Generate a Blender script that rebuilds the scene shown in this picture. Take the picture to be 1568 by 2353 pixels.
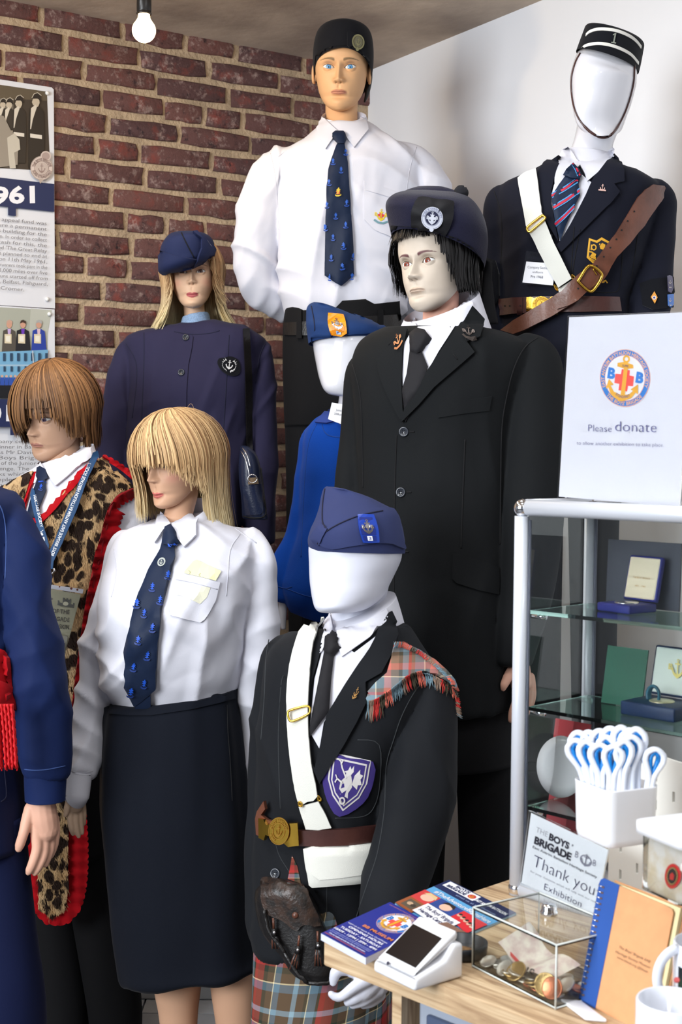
import bpy, math, random
import numpy as np
from mathutils import Vector, Matrix, noise
from mathutils.bvhtree import BVHTree
from mathutils.geometry import delaunay_2d_cdt
random.seed(7); np.random.seed(7)
SC = bpy.context.scene
COL = SC.collection
for o in list(bpy.data.objects): bpy.data.objects.remove(o)

# ---------------------------------------------------------------- camera
FPX, IW, IH = 3150.0, 1568, 2353
CAMZ = 1.57
HORIZ = 1040.0
TP = (IH/2 - HORIZ)/FPX
PITCH = math.atan(TP)
cam = bpy.data.cameras.new('camera'); camo = bpy.data.objects.new('camera', cam); COL.objects.link(camo)
camo.location = (0, 0, CAMZ); camo.rotation_mode = 'QUATERNION'
MC = Matrix.Rotation(math.pi/2 - PITCH, 3, 'X') @ Matrix.Rotation(0.009, 3, 'Z')
camo.rotation_quaternion = MC.to_quaternion()
cam.sensor_fit = 'HORIZONTAL'; cam.sensor_width = 24.0; cam.lens = FPX/IW*24.0
cam.clip_start = 0.05
cam.dof.use_dof = True; cam.dof.focus_distance = 3.2; cam.dof.aperture_fstop = 9.0
SC.camera = camo
# ---------------------------------------------------------------- view, world, lights
SC.view_settings.view_transform = 'Standard'; SC.view_settings.look = 'None'
SC.view_settings.gamma = 1.0; SC.view_settings.use_curve_mapping = False
SC.view_settings.exposure = 0.0
w = bpy.data.worlds.new('room_light'); SC.world = w; w.use_nodes = True
w.node_tree.nodes['Background'].inputs[0].default_value = (0.86, 0.90, 1.0, 1)
w.node_tree.nodes['Background'].inputs[1].default_value = 0.30
ZLAMP = 2.94
def area(name, loc, size, power, col=(1, .97, .93), rot=(0, 0, 0), sy=None):
    l = bpy.data.lights.new(name, 'AREA'); l.energy = power; l.color = col; l.size = size
    if sy: l.shape = 'RECTANGLE'; l.size_y = sy
    o = bpy.data.objects.new(name, l); o.location = loc; o.rotation_euler = rot; COL.objects.link(o); return o
for i, (x, y, p) in enumerate([(-1.3, 1.6, 16), (.1, 1.5, 12), (1.2, .9, 9), (-1.3, .1, 12), (.3, -.3, 10), (-1.1, 2.9, 12), (.15, 2.7, 6)]):
    area('ceiling_panel_light', (x, y, ZLAMP), .30, p*.96, (.96, .98, 1.0))
area('shop_window_light', (-2.7, -.5, 2.1), 2.0, 210, (.90, .95, 1.0), (math.radians(84), 0, math.radians(-52)), 1.6)  # added area light from the left front, lifts the white wall

# ---------------------------------------------------------------- geometry helpers
CAMV = Vector((0, 0, CAMZ))
def ray(px, py):
    d = MC @ Vector(((px - IW/2)/FPX, -(py - IH/2)/FPX, -1.0))
    return d/d.y
MCT = MC.transposed()
def P(px, py, Y): return CAMV + ray(px, py)*Y
def px_of(p):
    v = MCT @ (p - CAMV)
    return (IW/2 - FPX*v.x/v.z, IH/2 + FPX*v.y/v.z)
def lin(c):
    return tuple(((v/12.92) if v <= .04045 else ((v+.055)/1.055)**2.4) for v in [x/255.0 for x in c])
def hexc(r, g, b): return lin((r, g, b)) + (1.0,)

MATS = {}
def mat(name, col=(200, 200, 200), rough=.6, metal=0.0, bump=0.0, bscale=200.0, var=0.0, vscale=6.0, sheen=0.0,
        coat=0.0, emis=None, estr=0.0, attr=None, alpha=None, trans=0.0, ior=1.45, spec=.5, col2=None, bdet=2.0, stretch=None, bdist=0.01):
    if name in MATS: return MATS[name]
    m = bpy.data.materials.new(name); m.use_nodes = True; nt = m.node_tree; N = nt.nodes; L = nt.links
    b = N['Principled BSDF']; c = hexc(*col)
    b.inputs['Base Color'].default_value = c; b.inputs['Roughness'].default_value = rough
    b.inputs['Metallic'].default_value = metal; b.inputs['IOR'].default_value = ior
    b.inputs['Specular IOR Level'].default_value = spec
    if sheen: b.inputs['Sheen Weight'].default_value = sheen; b.inputs['Sheen Roughness'].default_value = .4
    if coat: b.inputs['Coat Weight'].default_value = coat; b.inputs['Coat Roughness'].default_value = .08
    if trans: b.inputs['Transmission Weight'].default_value = trans
    if emis: b.inputs['Emission Color'].default_value = hexc(*emis); b.inputs['Emission Strength'].default_value = estr
    tc = N.new('ShaderNodeTexCoord'); src = tc.outputs['Object']
    if stretch:
        mp = N.new('ShaderNodeMapping'); mp.inputs['Scale'].default_value = stretch; L.new(src, mp.inputs[0]); src = mp.outputs[0]
    if var or col2:
        n = N.new('ShaderNodeTexNoise'); n.inputs['Scale'].default_value = vscale; n.inputs['Detail'].default_value = 6
        L.new(src, n.inputs['Vector'])
        mx = N.new('ShaderNodeMix'); mx.data_type = 'RGBA'
        rr = N.new('ShaderNodeValToRGB'); rr.color_ramp.elements[0].position = .38; rr.color_ramp.elements[1].position = .64
        L.new(n.outputs['Fac'], rr.inputs[0]); L.new(rr.outputs[0], mx.inputs[0])
        mx.inputs[6].default_value = c
        mx.inputs[7].default_value = hexc(*col2) if col2 else tuple(v*(1-var) for v in c[:3]) + (1,)
        L.new(mx.outputs[2], b.inputs['Base Color'])
    if attr:
        a = N.new('ShaderNodeAttribute'); a.attribute_name = attr; L.new(a.outputs['Color'], b.inputs['Base Color'])
    if bump:
        n2 = N.new('ShaderNodeTexNoise'); n2.inputs['Scale'].default_value = bscale; n2.inputs['Detail'].default_value = bdet
        L.new(src, n2.inputs['Vector'])
        bp = N.new('ShaderNodeBump'); bp.inputs['Strength'].default_value = bump; bp.inputs['Distance'].default_value = bdist
        L.new(n2.outputs['Fac'], bp.inputs['Height']); L.new(bp.outputs[0], b.inputs['Normal'])
    MATS[name] = m
    return m
def flat(col, rough=.55):           # print / embroidery colours
    return mat('print_%02x%02x%02x' % tuple(int(v) for v in col), col, rough)

GEO = {}
def pmat(p):
    return Matrix.Identity(4) if (p is None or p.type != 'EMPTY') else Matrix.Translation(p.location)
def mk(name, v, f, m, parent=None, uv=None, col=None, smooth=True, mi=None, kind=None, label=None, cat=None, group=None, loc=None):
    me = bpy.data.meshes.new(name)
    off = Vector(loc) if loc is not None else None
    vv = [tuple(Vector(p)-off) for p in v] if off is not None else [tuple(p) for p in v]
    me.from_pydata(vv, [], f)
    ms = m if isinstance(m, (list, tuple)) else [m]
    for x in ms: me.materials.append(x)
    if mi is not None: me.polygons.foreach_set('material_index', mi)
    if smooth is not False:
        me.polygons.foreach_set('use_smooth', [True]*len(f) if smooth is True else smooth)
    if uv is not None:
        l = me.uv_layers.new(name='UVMap'); idx = np.empty(len(me.loops), dtype=np.int32); me.loops.foreach_get('vertex_index', idx)
        l.data.foreach_set('uv', np.array(uv, dtype=np.float32)[idx].ravel())
    if col is not None:
        a = me.color_attributes.new('paint', 'FLOAT_COLOR', 'POINT')
        c = np.ones((len(v), 4), dtype=np.float32); c[:, :3] = np.array(col)[:, :3]; a.data.foreach_set('color', c.ravel())
    me.update()
    o = bpy.data.objects.new(name, me); COL.objects.link(o)
    if off is not None: o.location = off
    if parent is not None:
        o.parent = parent; o.matrix_parent_inverse = pmat(parent).inverted()
    tag(o, label, cat, group, kind)
    GEO[o.name] = ([Vector(p) for p in v], f)
    return o
def tag(o, label=None, cat=None, group=None, kind=None):
    if label: o['label'] = label
    if cat: o['category'] = cat
    if group: o['group'] = group
    if kind: o['kind'] = kind
    return o
def thing(name, label, cat, loc, group=None):
    o = bpy.data.objects.new(name, None); COL.objects.link(o); o.location = loc; o.empty_display_size = .05
    return tag(o, label, cat, group)

class G:                              # geometry accumulator
    def __init__(s): s.v = []; s.f = []; s.uv = []; s.c = []; s.mi = []
    def add(s, v, f, uv=None, c=None, mi=0):
        k = len(s.v); s.v += [Vector(p) for p in v]; s.f += [tuple(i+k for i in q) for q in f]
        s.uv += list(uv) if uv is not None else [(0, 0)]*len(v)
        s.c += list(c) if c is not None else [(1, 1, 1)]*len(v); s.mi += [mi]*len(f); return s
    def addg(s, g, mi=0): return s.add(g.v, g.f, g.uv, g.c, mi)
    def xf(s, M): s.v = [M @ p for p in s.v]; return s
    def mk(s, name, m, parent=None, paint=False, **k):
        return mk(name, s.v, s.f, m, parent, uv=s.uv, col=s.c if paint else None, mi=s.mi, **k)

def cr(a, b, c, d, t):
    return .5*((2*b) + (c-a)*t + (2*a-5*b+4*c-d)*t*t + (3*b-a-3*c+d)*t*t*t)
def crs(keys, sub):
    out = []
    n = len(keys)
    for i in range(n-1):
        a, b, c, d = keys[max(i-1, 0)], keys[i], keys[i+1], keys[min(i+2, n-1)]
        for k in range(sub): out.append(cr(a, b, c, d, k/sub))
    out.append(keys[-1]); return out
def grid_faces(nr, nc):
    return [(r*nc+c, r*nc+c+1, (r+1)*nc+c+1, (r+1)*nc+c) for r in range(nr-1) for c in range(nc-1)]
def disp_apply(v, f, fn):
    n = [Vector() for _ in v]
    for q in f:
        a, b, c = v[q[0]], v[q[1]], v[q[2]]; m = (b-a).cross(c-a)
        for i in q: n[i] += m
    key = {}
    for i, p in enumerate(v):
        k = (round(p.x, 5), round(p.y, 5), round(p.z, 5)); key.setdefault(k, []).append(i)
    for ids in key.values():
        if len(ids) > 1:
            s = Vector()
            for i in ids: s += n[i]
            for i in ids: n[i] = s.copy()
    return [p + n[i].normalized()*fn(p) if n[i].length > 0 else p for i, p in enumerate(v)]

class Fig:                            # pixel-measured rings placed at the figure's true depth
    def __init__(s, Y, dY=0.0): s.Y, s.dY = Y, dY
    def ring(s, y, xl, xr, b=.11, bb=None, Y=None, dY=None, yr=None, tilt=0.0, ex=2.3):
        Y = s.Y if Y is None else Y; dY = s.dY if dY is None else dY
        L = P(xl, y, Y-dY/2); R = P(xr, y if yr is None else yr, Y+dY/2)
        return np.array(list(L)+list(R)+[b, b if bb is None else bb, tilt, ex])
    def loft(s, rings, n=64, sub=6, caps=(True, True), disp=None, keepz=False):
        ks = crs(rings, sub); v = []; uv = []; vz = 0.0; prev = None
        for k in ks:
            L, R = Vector(k[0:3]), Vector(k[3:6]); C = (L+R)/2; A = (R-L)/2
            h = Vector((-A.y, A.x, 0)); h = h.normalized() if h.length > 1e-6 else Vector((0, 1, 0))
            if prev is not None: vz += (C-prev).length
            prev = C; al = A.length; per = 0; lp = None
            for i in range(n+1):
                t = math.pi/2 + 2*math.pi*i/n
                ct, st = math.cos(t), math.sin(t); e = 2.0/max(k[9], .8)
                cx = math.copysign(abs(ct)**e, ct); sy = math.copysign(abs(st)**e, st)
                bb = k[7] if sy > 0 else k[6]
                p = C + A*cx + h*bb*sy + Vector((0, 0, k[8]*bb*sy))
                if lp is not None: per += (p-lp).length
                lp = p; v.append(p); uv.append((per, vz))
        nr = len(ks); f = grid_faces(nr, n+1)
        if disp: v = disp_apply(v, f, disp)
        if caps[0]:
            c = sum((v[i] for i in range(n)), Vector())/n; k = len(v); v.append(c); uv.append((0, 0))
            f += [(k, i+1, i) for i in range(n)]
        if caps[1]:
            b0 = (nr-1)*(n+1); c = sum((v[b0+i] for i in range(n)), Vector())/n; k = len(v); v.append(c); uv.append((0, vz))
            f += [(k, b0+i, b0+i+1) for i in range(n)]
        return G().add(v, f, uv)
    def tube(s, pts, n=24, sub=6, disp=None, flat=1.0, caps=True):
        """pts: (px,py,dY,rpx)"""
        ks = crs([np.array(list(P(a, b, s.Y+c))+[r/FPX*(s.Y+c)]) for a, b, c, r in pts], sub)
        return tube3([(Vector(k[:3]), k[3]) for k in ks], n, disp, flat, caps)
def tube3(ks, n=12, disp=None, flat=1.0, caps=True, up=None):
    v = []; uv = []; T = []
    for i in range(len(ks)):
        a = ks[max(i-1, 0)][0]; b = ks[min(i+1, len(ks)-1)][0]; T.append((b-a).normalized() if (b-a).length > 0 else Vector((0, 0, 1)))
    X = up.copy() if up else Vector((0, 1, 0)); X = (X - T[0]*X.dot(T[0]))
    if X.length < 1e-4: X = Vector((1, 0, 0)) - T[0]*T[0].x
    X.normalize(); d = 0
    for i, (c, r) in enumerate(ks):
        X = (X - T[i]*X.dot(T[i])).normalized(); Z = T[i].cross(X)
        if i: d += (c-ks[i-1][0]).length
        for j in range(n+1):
            t = 2*math.pi*j/n
            v.append(c + X*(r*flat*math.cos(t)) + Z*(r*math.sin(t))); uv.append((r*t, d))
    f = [tuple(reversed(q)) for q in grid_faces(len(ks), n+1)]
    if disp: v = disp_apply(v, f, disp)
    if caps:
        k = len(v); v.append(ks[0][0].copy()); uv.append((0, 0)); f += [(k, j, j+1) for j in range(n)]
        k = len(v); b0 = (len(ks)-1)*(n+1); v.append(ks[-1][0].copy()); uv.append((0, d)); f += [(k, b0+j+1, b0+j) for j in range(n)]
    return G().add(v, f, uv)
def remesh(g, vox, smooth=4, fac=.5):
    me = bpy.data.meshes.new('t'); me.from_pydata([tuple(p) for p in g.v], [], g.f); me.update()
    o = bpy.data.objects.new('t', me); COL.objects.link(o)
    w_ = o.modifiers.new('w', 'WELD'); w_.merge_threshold = 1e-5
    r = o.modifiers.new('r', 'REMESH'); r.mode = 'VOXEL'; r.voxel_size = vox
    if smooth: s_ = o.modifiers.new('s', 'SMOOTH'); s_.iterations = smooth; s_.factor = fac
    dg = bpy.context.evaluated_depsgraph_get(); e = o.evaluated_get(dg); m2 = bpy.data.meshes.new_from_object(e)
    v = [p.co.copy() for p in m2.vertices]; f = [tuple(q.vertices) for q in m2.polygons]
    bpy.data.objects.remove(o); bpy.data.meshes.remove(me); bpy.data.meshes.remove(m2)
    return G().add(v, f)
def box(g, x0, x1, y0, y1, z0, z1, M=None, mi=0, bev=0.0):
    if bev <= 0:
        v = [Vector((x, y, z)) for z in (z0, z1) for y in (y0, y1) for x in (x0, x1)]
        f = [(0, 2, 3, 1), (4, 5, 7, 6), (0, 1, 5, 4), (2, 6, 7, 3), (0, 4, 6, 2), (1, 3, 7, 5)]
    else:
        import bmesh
        bm = bmesh.new(); bmesh.ops.create_cube(bm, size=1)
        for q in bm.verts:
            q.co = Vector(((x0+x1)/2+q.co.x*(x1-x0), (y0+y1)/2+q.co.y*(y1-y0), (z0+z1)/2+q.co.z*(z1-z0)))
        bmesh.ops.bevel(bm, geom=bm.edges[:], offset=bev, segments=2, affect='EDGES', profile=.6)
        bm.verts.index_update(); v = [q.co.copy() for q in bm.verts]; f = [tuple(q.index for q in p.verts) for p in bm.faces]; bm.free()
    if M is not None: v = [M @ p for p in v]
    return g.add(v, f, mi=mi)
def frame(o, x, y, z=None):           # matrix from origin and axes
    x = Vector(x).normalized(); y = Vector(y); y = (y-x*x.dot(y)).normalized(); z = x.cross(y)
    return Matrix(((x.x, y.x, z.x, o[0]), (x.y, y.y, z.y, o[1]), (x.z, y.z, z.z, o[2]), (0, 0, 0, 1)))
def lathe(prof, M=None, n=40, close=True):
    v = []; f = []
    for r, z in prof:
        for i in range(n): t = 2*math.pi*i/n; v.append(Vector((r*math.cos(t), r*math.sin(t), z)))
    for k in range(len(prof)-1):
        for i in range(n): j = (i+1) % n; f.append((k*n+i, k*n+j, (k+1)*n+j, (k+1)*n+i))
    if close:
        for k, rev in ((0, True), (len(prof)-1, False)):
            if prof[k][0] > 1e-5: q = tuple(k*n+i for i in range(n)); f.append(tuple(reversed(q)) if rev else q)
    if M is not None: v = [M @ p for p in v]
    return G().add(v, f)

class Surf:
    def __init__(s, *objs, Y=3.0):
        v = []; f = []
        for o in objs:
            vv, ff = (o.v, o.f) if isinstance(o, G) else GEO[o.name]
            k = len(v); v += vv; f += [tuple(i+k for i in q) for q in ff]
        s.b = BVHTree.FromPolygons(v, f); s.last = Y
    def __call__(s, x, y):
        d = ray(x, y).normalized(); h = s.b.ray_cast(CAMV, d)
        if h[0] is None:
            q = s.b.find_nearest(P(x, y, s.last)); Y = q[0].y; p = P(x, y, Y); n = -d
        else: p, n = h[0], h[1]
        if n.dot(d) > 0: n = -n
        n = (n*.6 - d*.4).normalized(); s.last = p.y
        return p, n
class PlaneS:
    def __init__(s, o, n): s.o = Vector(o); s.n = Vector(n).normalized()
    def __call__(s, x, y):
        d = ray(x, y); t = (s.o-CAMV).dot(s.n)/d.dot(s.n); return CAMV+d*t, (s.n if s.n.dot(d) < 0 else -s.n)

def flatS(surf, x, y, lift=0.0):
    p, n = surf(x, y); return PlaneS(p+n*lift, n)
def resample(poly, res, closed=True):
    out = []; n = len(poly)
    for i in range(n if closed else n-1):
        a = Vector(poly[i][:2]); b = Vector(poly[(i+1) % n][:2]); L = (b-a).length; k = max(1, int(L/res+.5))
        for j in range(k): out.append(a.lerp(b, j/k))
    if not closed: out.append(Vector(poly[-1][:2]))
    return out
def smooth_poly(poly, sub=5, closed=True):
    n = len(poly); out = []
    q = [np.array(p, dtype=float) for p in poly]
    rng = range(n) if closed else range(n-1)
    for i in rng:
        if closed: a, b, c, d = q[(i-1) % n], q[i], q[(i+1) % n], q[(i+2) % n]
        else: a, b, c, d = q[max(i-1, 0)], q[i], q[i+1], q[min(i+2, n-1)]
        for k in range(sub): out.append(tuple(cr(a, b, c, d, k/sub)))
    if not closed: out.append(tuple(q[-1]))
    return out
def inside(pt, poly):
    x, y = pt; c = False; n = len(poly); j = n-1
    for i in range(n):
        xi, yi = poly[i][0], poly[i][1]; xj, yj = poly[j][0], poly[j][1]
        if (yi > y) != (yj > y) and x < (xj-xi)*(y-yi)/(yj-yi)+xi: c = not c
        j = i
    return c
def tri2d(poly, res=None, inner=True):
    b = resample(poly, res) if res else [Vector(p[:2]) for p in poly]
    pts = list(b); n = len(b)
    if res and inner:
        xs = [p.x for p in b]; ys = [p.y for p in b]
        y = min(ys)+res*.5; r = 0
        while y < max(ys):
            x = min(xs)+res*(.5 if r % 2 else 1.0)
            while x < max(xs):
                if inside((x, y), b) and all((Vector((x, y))-q).length > res*.55 for q in b): pts.append(Vector((x, y)))
                x += res
            y += res*.9; r += 1
    o = delaunay_2d_cdt(pts, [(i, (i+1) % n) for i in range(n)], [], 1, 1e-4)
    V = o[0]; F = [t for t in o[2] if len(t) == 3]
    return V, F
def drape_g(poly, surf, off=.003, th=.004, res=10, puff=0.0, edge=10.0, uvs=100.0, dfn=None):
    V, F = tri2d(poly, res)
    cnt = {}
    for t in F:
        for a, b in ((t[0], t[1]), (t[1], t[2]), (t[2], t[0])): cnt[(a, b)] = 1
    bd = [(a, b) for (a, b) in cnt if (b, a) not in cnt]
    bv = [Vector(poly[i][:2]) for i in range(len(poly))]
    fr = []; bk = []; uv = []
    for p in V:
        q, n = surf(p.x, p.y); e = 0.0
        if puff:
            m = 1e9
            for i in range(len(bv)):
                a, b = bv[i], bv[(i+1) % len(bv)]; ab = b-a; t = max(0, min(1, (p-a).dot(ab)/max(ab.length_squared, 1e-9))); m = min(m, (p-a-ab*t).length)
            t = min(1, m/edge); e = puff*math.sqrt(max(0, 1-(1-t)**2))
        if dfn: e += dfn(p.x, p.y)
        fr.append(q+n*(off+e)); bk.append(q+n*(off-th)); uv.append((p.x/uvs, -p.y/uvs))
    # orient towards camera
    fl = []
    for t in F:
        a, b, c = fr[t[0]], fr[t[1]], fr[t[2]]
        fl.append(t if (b-a).cross(c-a).dot(CAMV-a) > 0 else (t[0], t[2], t[1]))
    n = len(fr); v = fr + bk; f = [tuple(t) for t in fl] + [tuple(n+i for i in reversed(t)) for t in fl]
    u2 = uv+uv; k = len(v)
    for a, b in bd:
        v += [fr[a], fr[b], bk[b], bk[a]]; u2 += [uv[a], uv[b], uv[b], uv[a]]
        f.append((k, k+3, k+2, k+1)); k += 4
    return G().add(v, f, u2)
def drape(name, poly, surf, m, parent=None, **k):
    kk = {a: k.pop(a) for a in list(k) if a in ('off', 'th', 'res', 'puff', 'edge', 'uvs', 'dfn')}
    return drape_g(poly, surf, **kk).mk(name, m, parent, **k)
def cord_g(pts, surf, r=.0015, off=.001, n=6, res=6, sm=True):
    q = smooth_poly(pts, 4, False) if sm else pts
    q = resample(q, res, False); ks = []
    for p in q: a, nn = surf(p.x, p.y); ks.append((a+nn*off, r))
    return tube3(ks, n)
def seams(name, lines, surf, m, parent, r=.0014, off=.0002, **k):
    g = G()
    for l in lines: g.addg(cord_g(l, surf, r, off))
    k.setdefault('kind', 'stuff'); return g.mk(name, m, parent, **k)
def band(c, widths):                  # polyline centre + half widths (px) -> polygon
    L, R = [], []
    n = len(c)
    for i in range(n):
        a = Vector(c[max(i-1, 0)]); b = Vector(c[min(i+1, n-1)]); d = (b-a).normalized(); w = widths[i] if isinstance(widths, (list, tuple)) else widths
        nn = Vector((-d.y, d.x)); p = Vector(c[i]); L.append(tuple(p+nn*w)); R.append(tuple(p-nn*w))
    return L + R[::-1]

# ---------------------------------------------------------------- flat prints: words, emblems, pictures
TXT = {}
def text2d(s, bold=0.0):
    k = (s, bold)
    if k in TXT: return TXT[k]
    c = bpy.data.curves.new('t', 'FONT'); c.body = s; c.size = 1; c.resolution_u = 3; c.offset = bold; c.fill_mode = 'FRONT'
    o = bpy.data.objects.new('t', c); COL.objects.link(o)
    me = bpy.data.meshes.new_from_object(o.evaluated_get(bpy.context.evaluated_depsgraph_get()))
    v = [(p.co.x, p.co.y) for p in me.vertices]; f = [tuple(q.vertices) for q in me.polygons]
    bpy.data.objects.remove(o); bpy.data.curves.remove(c); bpy.data.meshes.remove(me)
    x0 = min([p[0] for p in v] or [0]); x1 = max([p[0] for p in v] or [1]); TXT[k] = ([(p[0]-x0, p[1]) for p in v], f, max(x1-x0, 1e-3)); return TXT[k]
class Decal:
    def __init__(s, surf, off=.001, step=.00025, mapf=None):
        s.surf, s.off, s.step, s.n = surf, off, step, 0; s.v = []; s.f = []; s.mi = []; s.ms = []; s.mapf = mapf or (lambda u, v: (u, v))
    def _m(s, col):
        m = col if isinstance(col, bpy.types.Material) else flat(col)
        if m not in s.ms: s.ms.append(m)
        return s.ms.index(m)
    def raw(s, V, F, col, layer=None):
        mi = s._m(col); k = len(s.v); l = s.n if layer is None else layer
        for u, v in V:
            x, y = s.mapf(u, v); p, n = s.surf(x, y); s.v.append(p+n*(s.off+s.step*l))
        for q in F:
            q = tuple(i+k for i in q); a, b, c = s.v[q[0]], s.v[q[1]], s.v[q[2]]
            if (b-a).cross(c-a).dot(CAMV-a) < 0: q = tuple(reversed(q))
            s.f.append(q); s.mi.append(mi)
        if layer is None: s.n += 1
    def poly(s, pts, col, res=None, layer=None):
        V, F = tri2d(pts, res); s.raw([(p.x, p.y) for p in V], F, col, layer)
    def circle(s, cx, cy, r, col, ry=None, n=28, layer=None):
        ry = ry or r
        s.poly([(cx+r*math.cos(2*math.pi*i/n), cy+ry*math.sin(2*math.pi*i/n)) for i in range(n)], col, layer=layer)
    def line(s, pts, w, col, layer=None):
        V = []; F = []
        pl = band(pts, w/2); n = len(pts)
        for i in range(n-1): F.append((i, i+1, 2*n-2-i, 2*n-1-i))
        s.raw(pl, F, col, layer)
    def ring(s, cx, cy, r0, r1, col, n=36, a0=0, a1=2*math.pi, layer=None):
        V = []; F = []
        for i in range(n+1):
            t = a0+(a1-a0)*i/n; V += [(cx+r0*math.cos(t), cy+r0*math.sin(t)), (cx+r1*math.cos(t), cy+r1*math.sin(t))]
        for i in range(n): F.append((2*i, 2*i+1, 2*i+3, 2*i+2))
        s.raw(V, F, col, layer)
    def text(s, t, a, b, h, col, bold=0.0, flip=1, layer=None, up=None):
        """baseline a->b (fitted), cap height h, +v is down"""
        V, F, W = text2d(t, bold); a = Vector(a); b = Vector(b); d = (b-a)/W; u = Vector(up)*(h/.72) if up else Vector((d.y, -d.x)).normalized()*(h/.72)*flip
        s.raw([tuple(a+d*x+u*y) for x, y in V], F, col, layer)
    def arctext(s, t, cx, cy, r, h, a0, a1, col, bold=.02, outward=1):
        """letters round a circle; angles in radians, screen sense (y down)"""
        V, F, W = text2d(t, bold); out = []
        for x, y in V:
            an = a0+(a1-a0)*x/W; rr = r+outward*y*h/.72; out.append((cx+rr*math.cos(an), cy+rr*math.sin(an)))
        s.raw(out, F, col)
    def mk(s, name, parent=None, **k): return mk(name, s.v, s.f, s.ms, parent, mi=s.mi, smooth=False, **k)
def aff(c, ux, uy):                   # unit frame -> pixels
    return lambda u, v: (c[0]+u*ux[0]+v*uy[0], c[1]+u*ux[1]+v*uy[1])
def quadmap(tl, tr, br, bl):          # unit square -> pixel quad (bilinear)
    return lambda u, v: tuple((1-v)*((1-u)*tl[i]+u*tr[i])+v*((1-u)*bl[i]+u*br[i]) for i in (0, 1))
ANCH = [(-.06, -.62), (.06, -.62), (.06, -.5), (.3, -.5), (.3, -.38), (.06, -.38), (.07, .45), (.3, .36), (.48, .12), (.4, .1), (.55, -.12), (.68, .16), (.6, .15), (.45, .5), (.2, .72), (0, .85),
        (-.2, .72), (-.45, .5), (-.6, .15), (-.68, .16), (-.55, -.12), (-.4, .1), (-.48, .12), (-.3, .36), (-.07, .45), (-.06, -.38), (-.3, -.38), (-.3, -.5), (-.06, -.5)]
def anchor(d, cx, cy, s, col, ring=True):
    d.poly([(cx+x*s, cy+y*s) for x, y in ANCH], col)
    if ring: d.ring(cx, cy-.74*s, .07*s, .14*s, col, n=14)
# ================================================================ SETTING
def nodes_brick():
    m = mat('brick_face', (96, 62, 58), .85); nt = m.node_tree; N = nt.nodes; L = nt.links; b = N['Principled BSDF']
    g = N.new('ShaderNodeNewGeometry'); oi = N.new('ShaderNodeObjectInfo')
    def nz(sc, det, rough=.6):
        n = N.new('ShaderNodeTexNoise'); n.inputs['Scale'].default_value = sc; n.inputs['Detail'].default_value = det; n.inputs['Roughness'].default_value = rough
        L.new(g.outputs['Position'], n.inputs['Vector']); return n.outputs['Fac']
    def ramp(src, p0, p1):
        r = N.new('ShaderNodeValToRGB'); r.color_ramp.elements[0].position = p0; r.color_ramp.elements[1].position = p1; L.new(src, r.inputs[0]); return r.outputs[0]
    def mix(f, a, c):
        x = N.new('ShaderNodeMix'); x.data_type = 'RGBA'; L.new(f, x.inputs[0])
        for i, q in ((6, a), (7, c)):
            if isinstance(q, tuple): x.inputs[i].default_value = q
            else: L.new(q, x.inputs[i])
        return x.outputs[2]
    c = mix(oi.outputs['Random'], hexc(116, 78, 72), hexc(90, 64, 64))
    c = mix(ramp(nz(14, 5), .53, .68), c, hexc(134, 70, 62))
    c = mix(ramp(nz(34, 6, .7), .56, .70), c, hexc(48, 34, 38))
    c = mix(ramp(nz(26, 9, .8), .53, .68), c, hexc(182, 158, 150))
    L.new(c, b.inputs['Base Color'])
    bp = N.new('ShaderNodeBump'); bp.inputs['Strength'].default_value = .7; bp.inputs['Distance'].default_value = .01
    L.new(nz(60, 8, .7), bp.inputs['Height']); L.new(bp.outputs[0], b.inputs['Normal']); return m
M_BRICK = nodes_brick()
M_MORTAR = mat('sandy_mortar', (198, 174, 144), .92, bump=.8, bscale=90, var=.28, vscale=16, bdet=8)
M_WHITEWALL = mat('white_painted_wall', (246, 248, 252), .62, bump=.12, bscale=14, bdet=5)
M_CEIL = mat('mottled_plaster_ceiling', (205, 188, 170), .9, bump=.5, bscale=10, col2=(156, 140, 128), vscale=2.6, bdet=8)
M_BLACK = mat('black_paint', (16, 16, 18), .7)

CPT = P(847, 163, 5.0); ZC = CPT.z; ZF = 0.0
def at_z(px, py, z):
    d = ray(px, py); return CAMV + d*((z-CAMZ)/d.z)
_l = at_z(0, 7, ZC) - CPT; _r = at_z(1262, 1, ZC) - CPT
_a = math.atan2(_l.y, _l.x); _b = math.atan2(_r.y, _r.x)
_err = ((_b - _a) % (2*math.pi) - math.pi/2)/2 if ((_b-_a) % (2*math.pi)) < math.pi else 0
_al = _a + _err
UB = Vector((math.cos(_al), math.sin(_al), 0)); UW = Vector((-UB.y, UB.x, 0))
print('ceil', ZC, 'angles', math.degrees(_a), math.degrees(_b), UB, UW)
C0 = Vector((CPT.x, CPT.y, 0))
NB = Vector((-UB.y, UB.x, 0)); NB = NB if NB.y < 0 else -NB
NW = Vector((UW.y, -UW.x, 0)); NW = NW if NW.y < 0 else -NW
def slab(name, o, u, L, n, z0, z1, th, m, lab):
    g = G(); M = Matrix(((u.x, -n.x, 0, o.x), (u.y, -n.y, 0, o.y), (0, 0, 1, 0), (0, 0, 0, 1)))
    box(g, 0, L, 0, th, z0, z1, M); return g.mk(name, m, smooth=False, kind='structure', label=lab)
wallB = slab('wall_left', C0, UB, 3.2, NB, ZF, ZC, .1, M_MORTAR, 'dark red and brown brick feature wall with sandy mortar')
wallW = slab('wall_right', C0-UW*.1, UW, 4.6, NW, ZF, ZC, .1, M_WHITEWALL, 'plain white painted wall meeting the brick wall')
g = G(); box(g, -5, 5, -5, 5.6, ZC, ZC+.1); g.mk('ceiling', M_CEIL, smooth=False, kind='structure', label='low mottled grey brown plaster ceiling')
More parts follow.
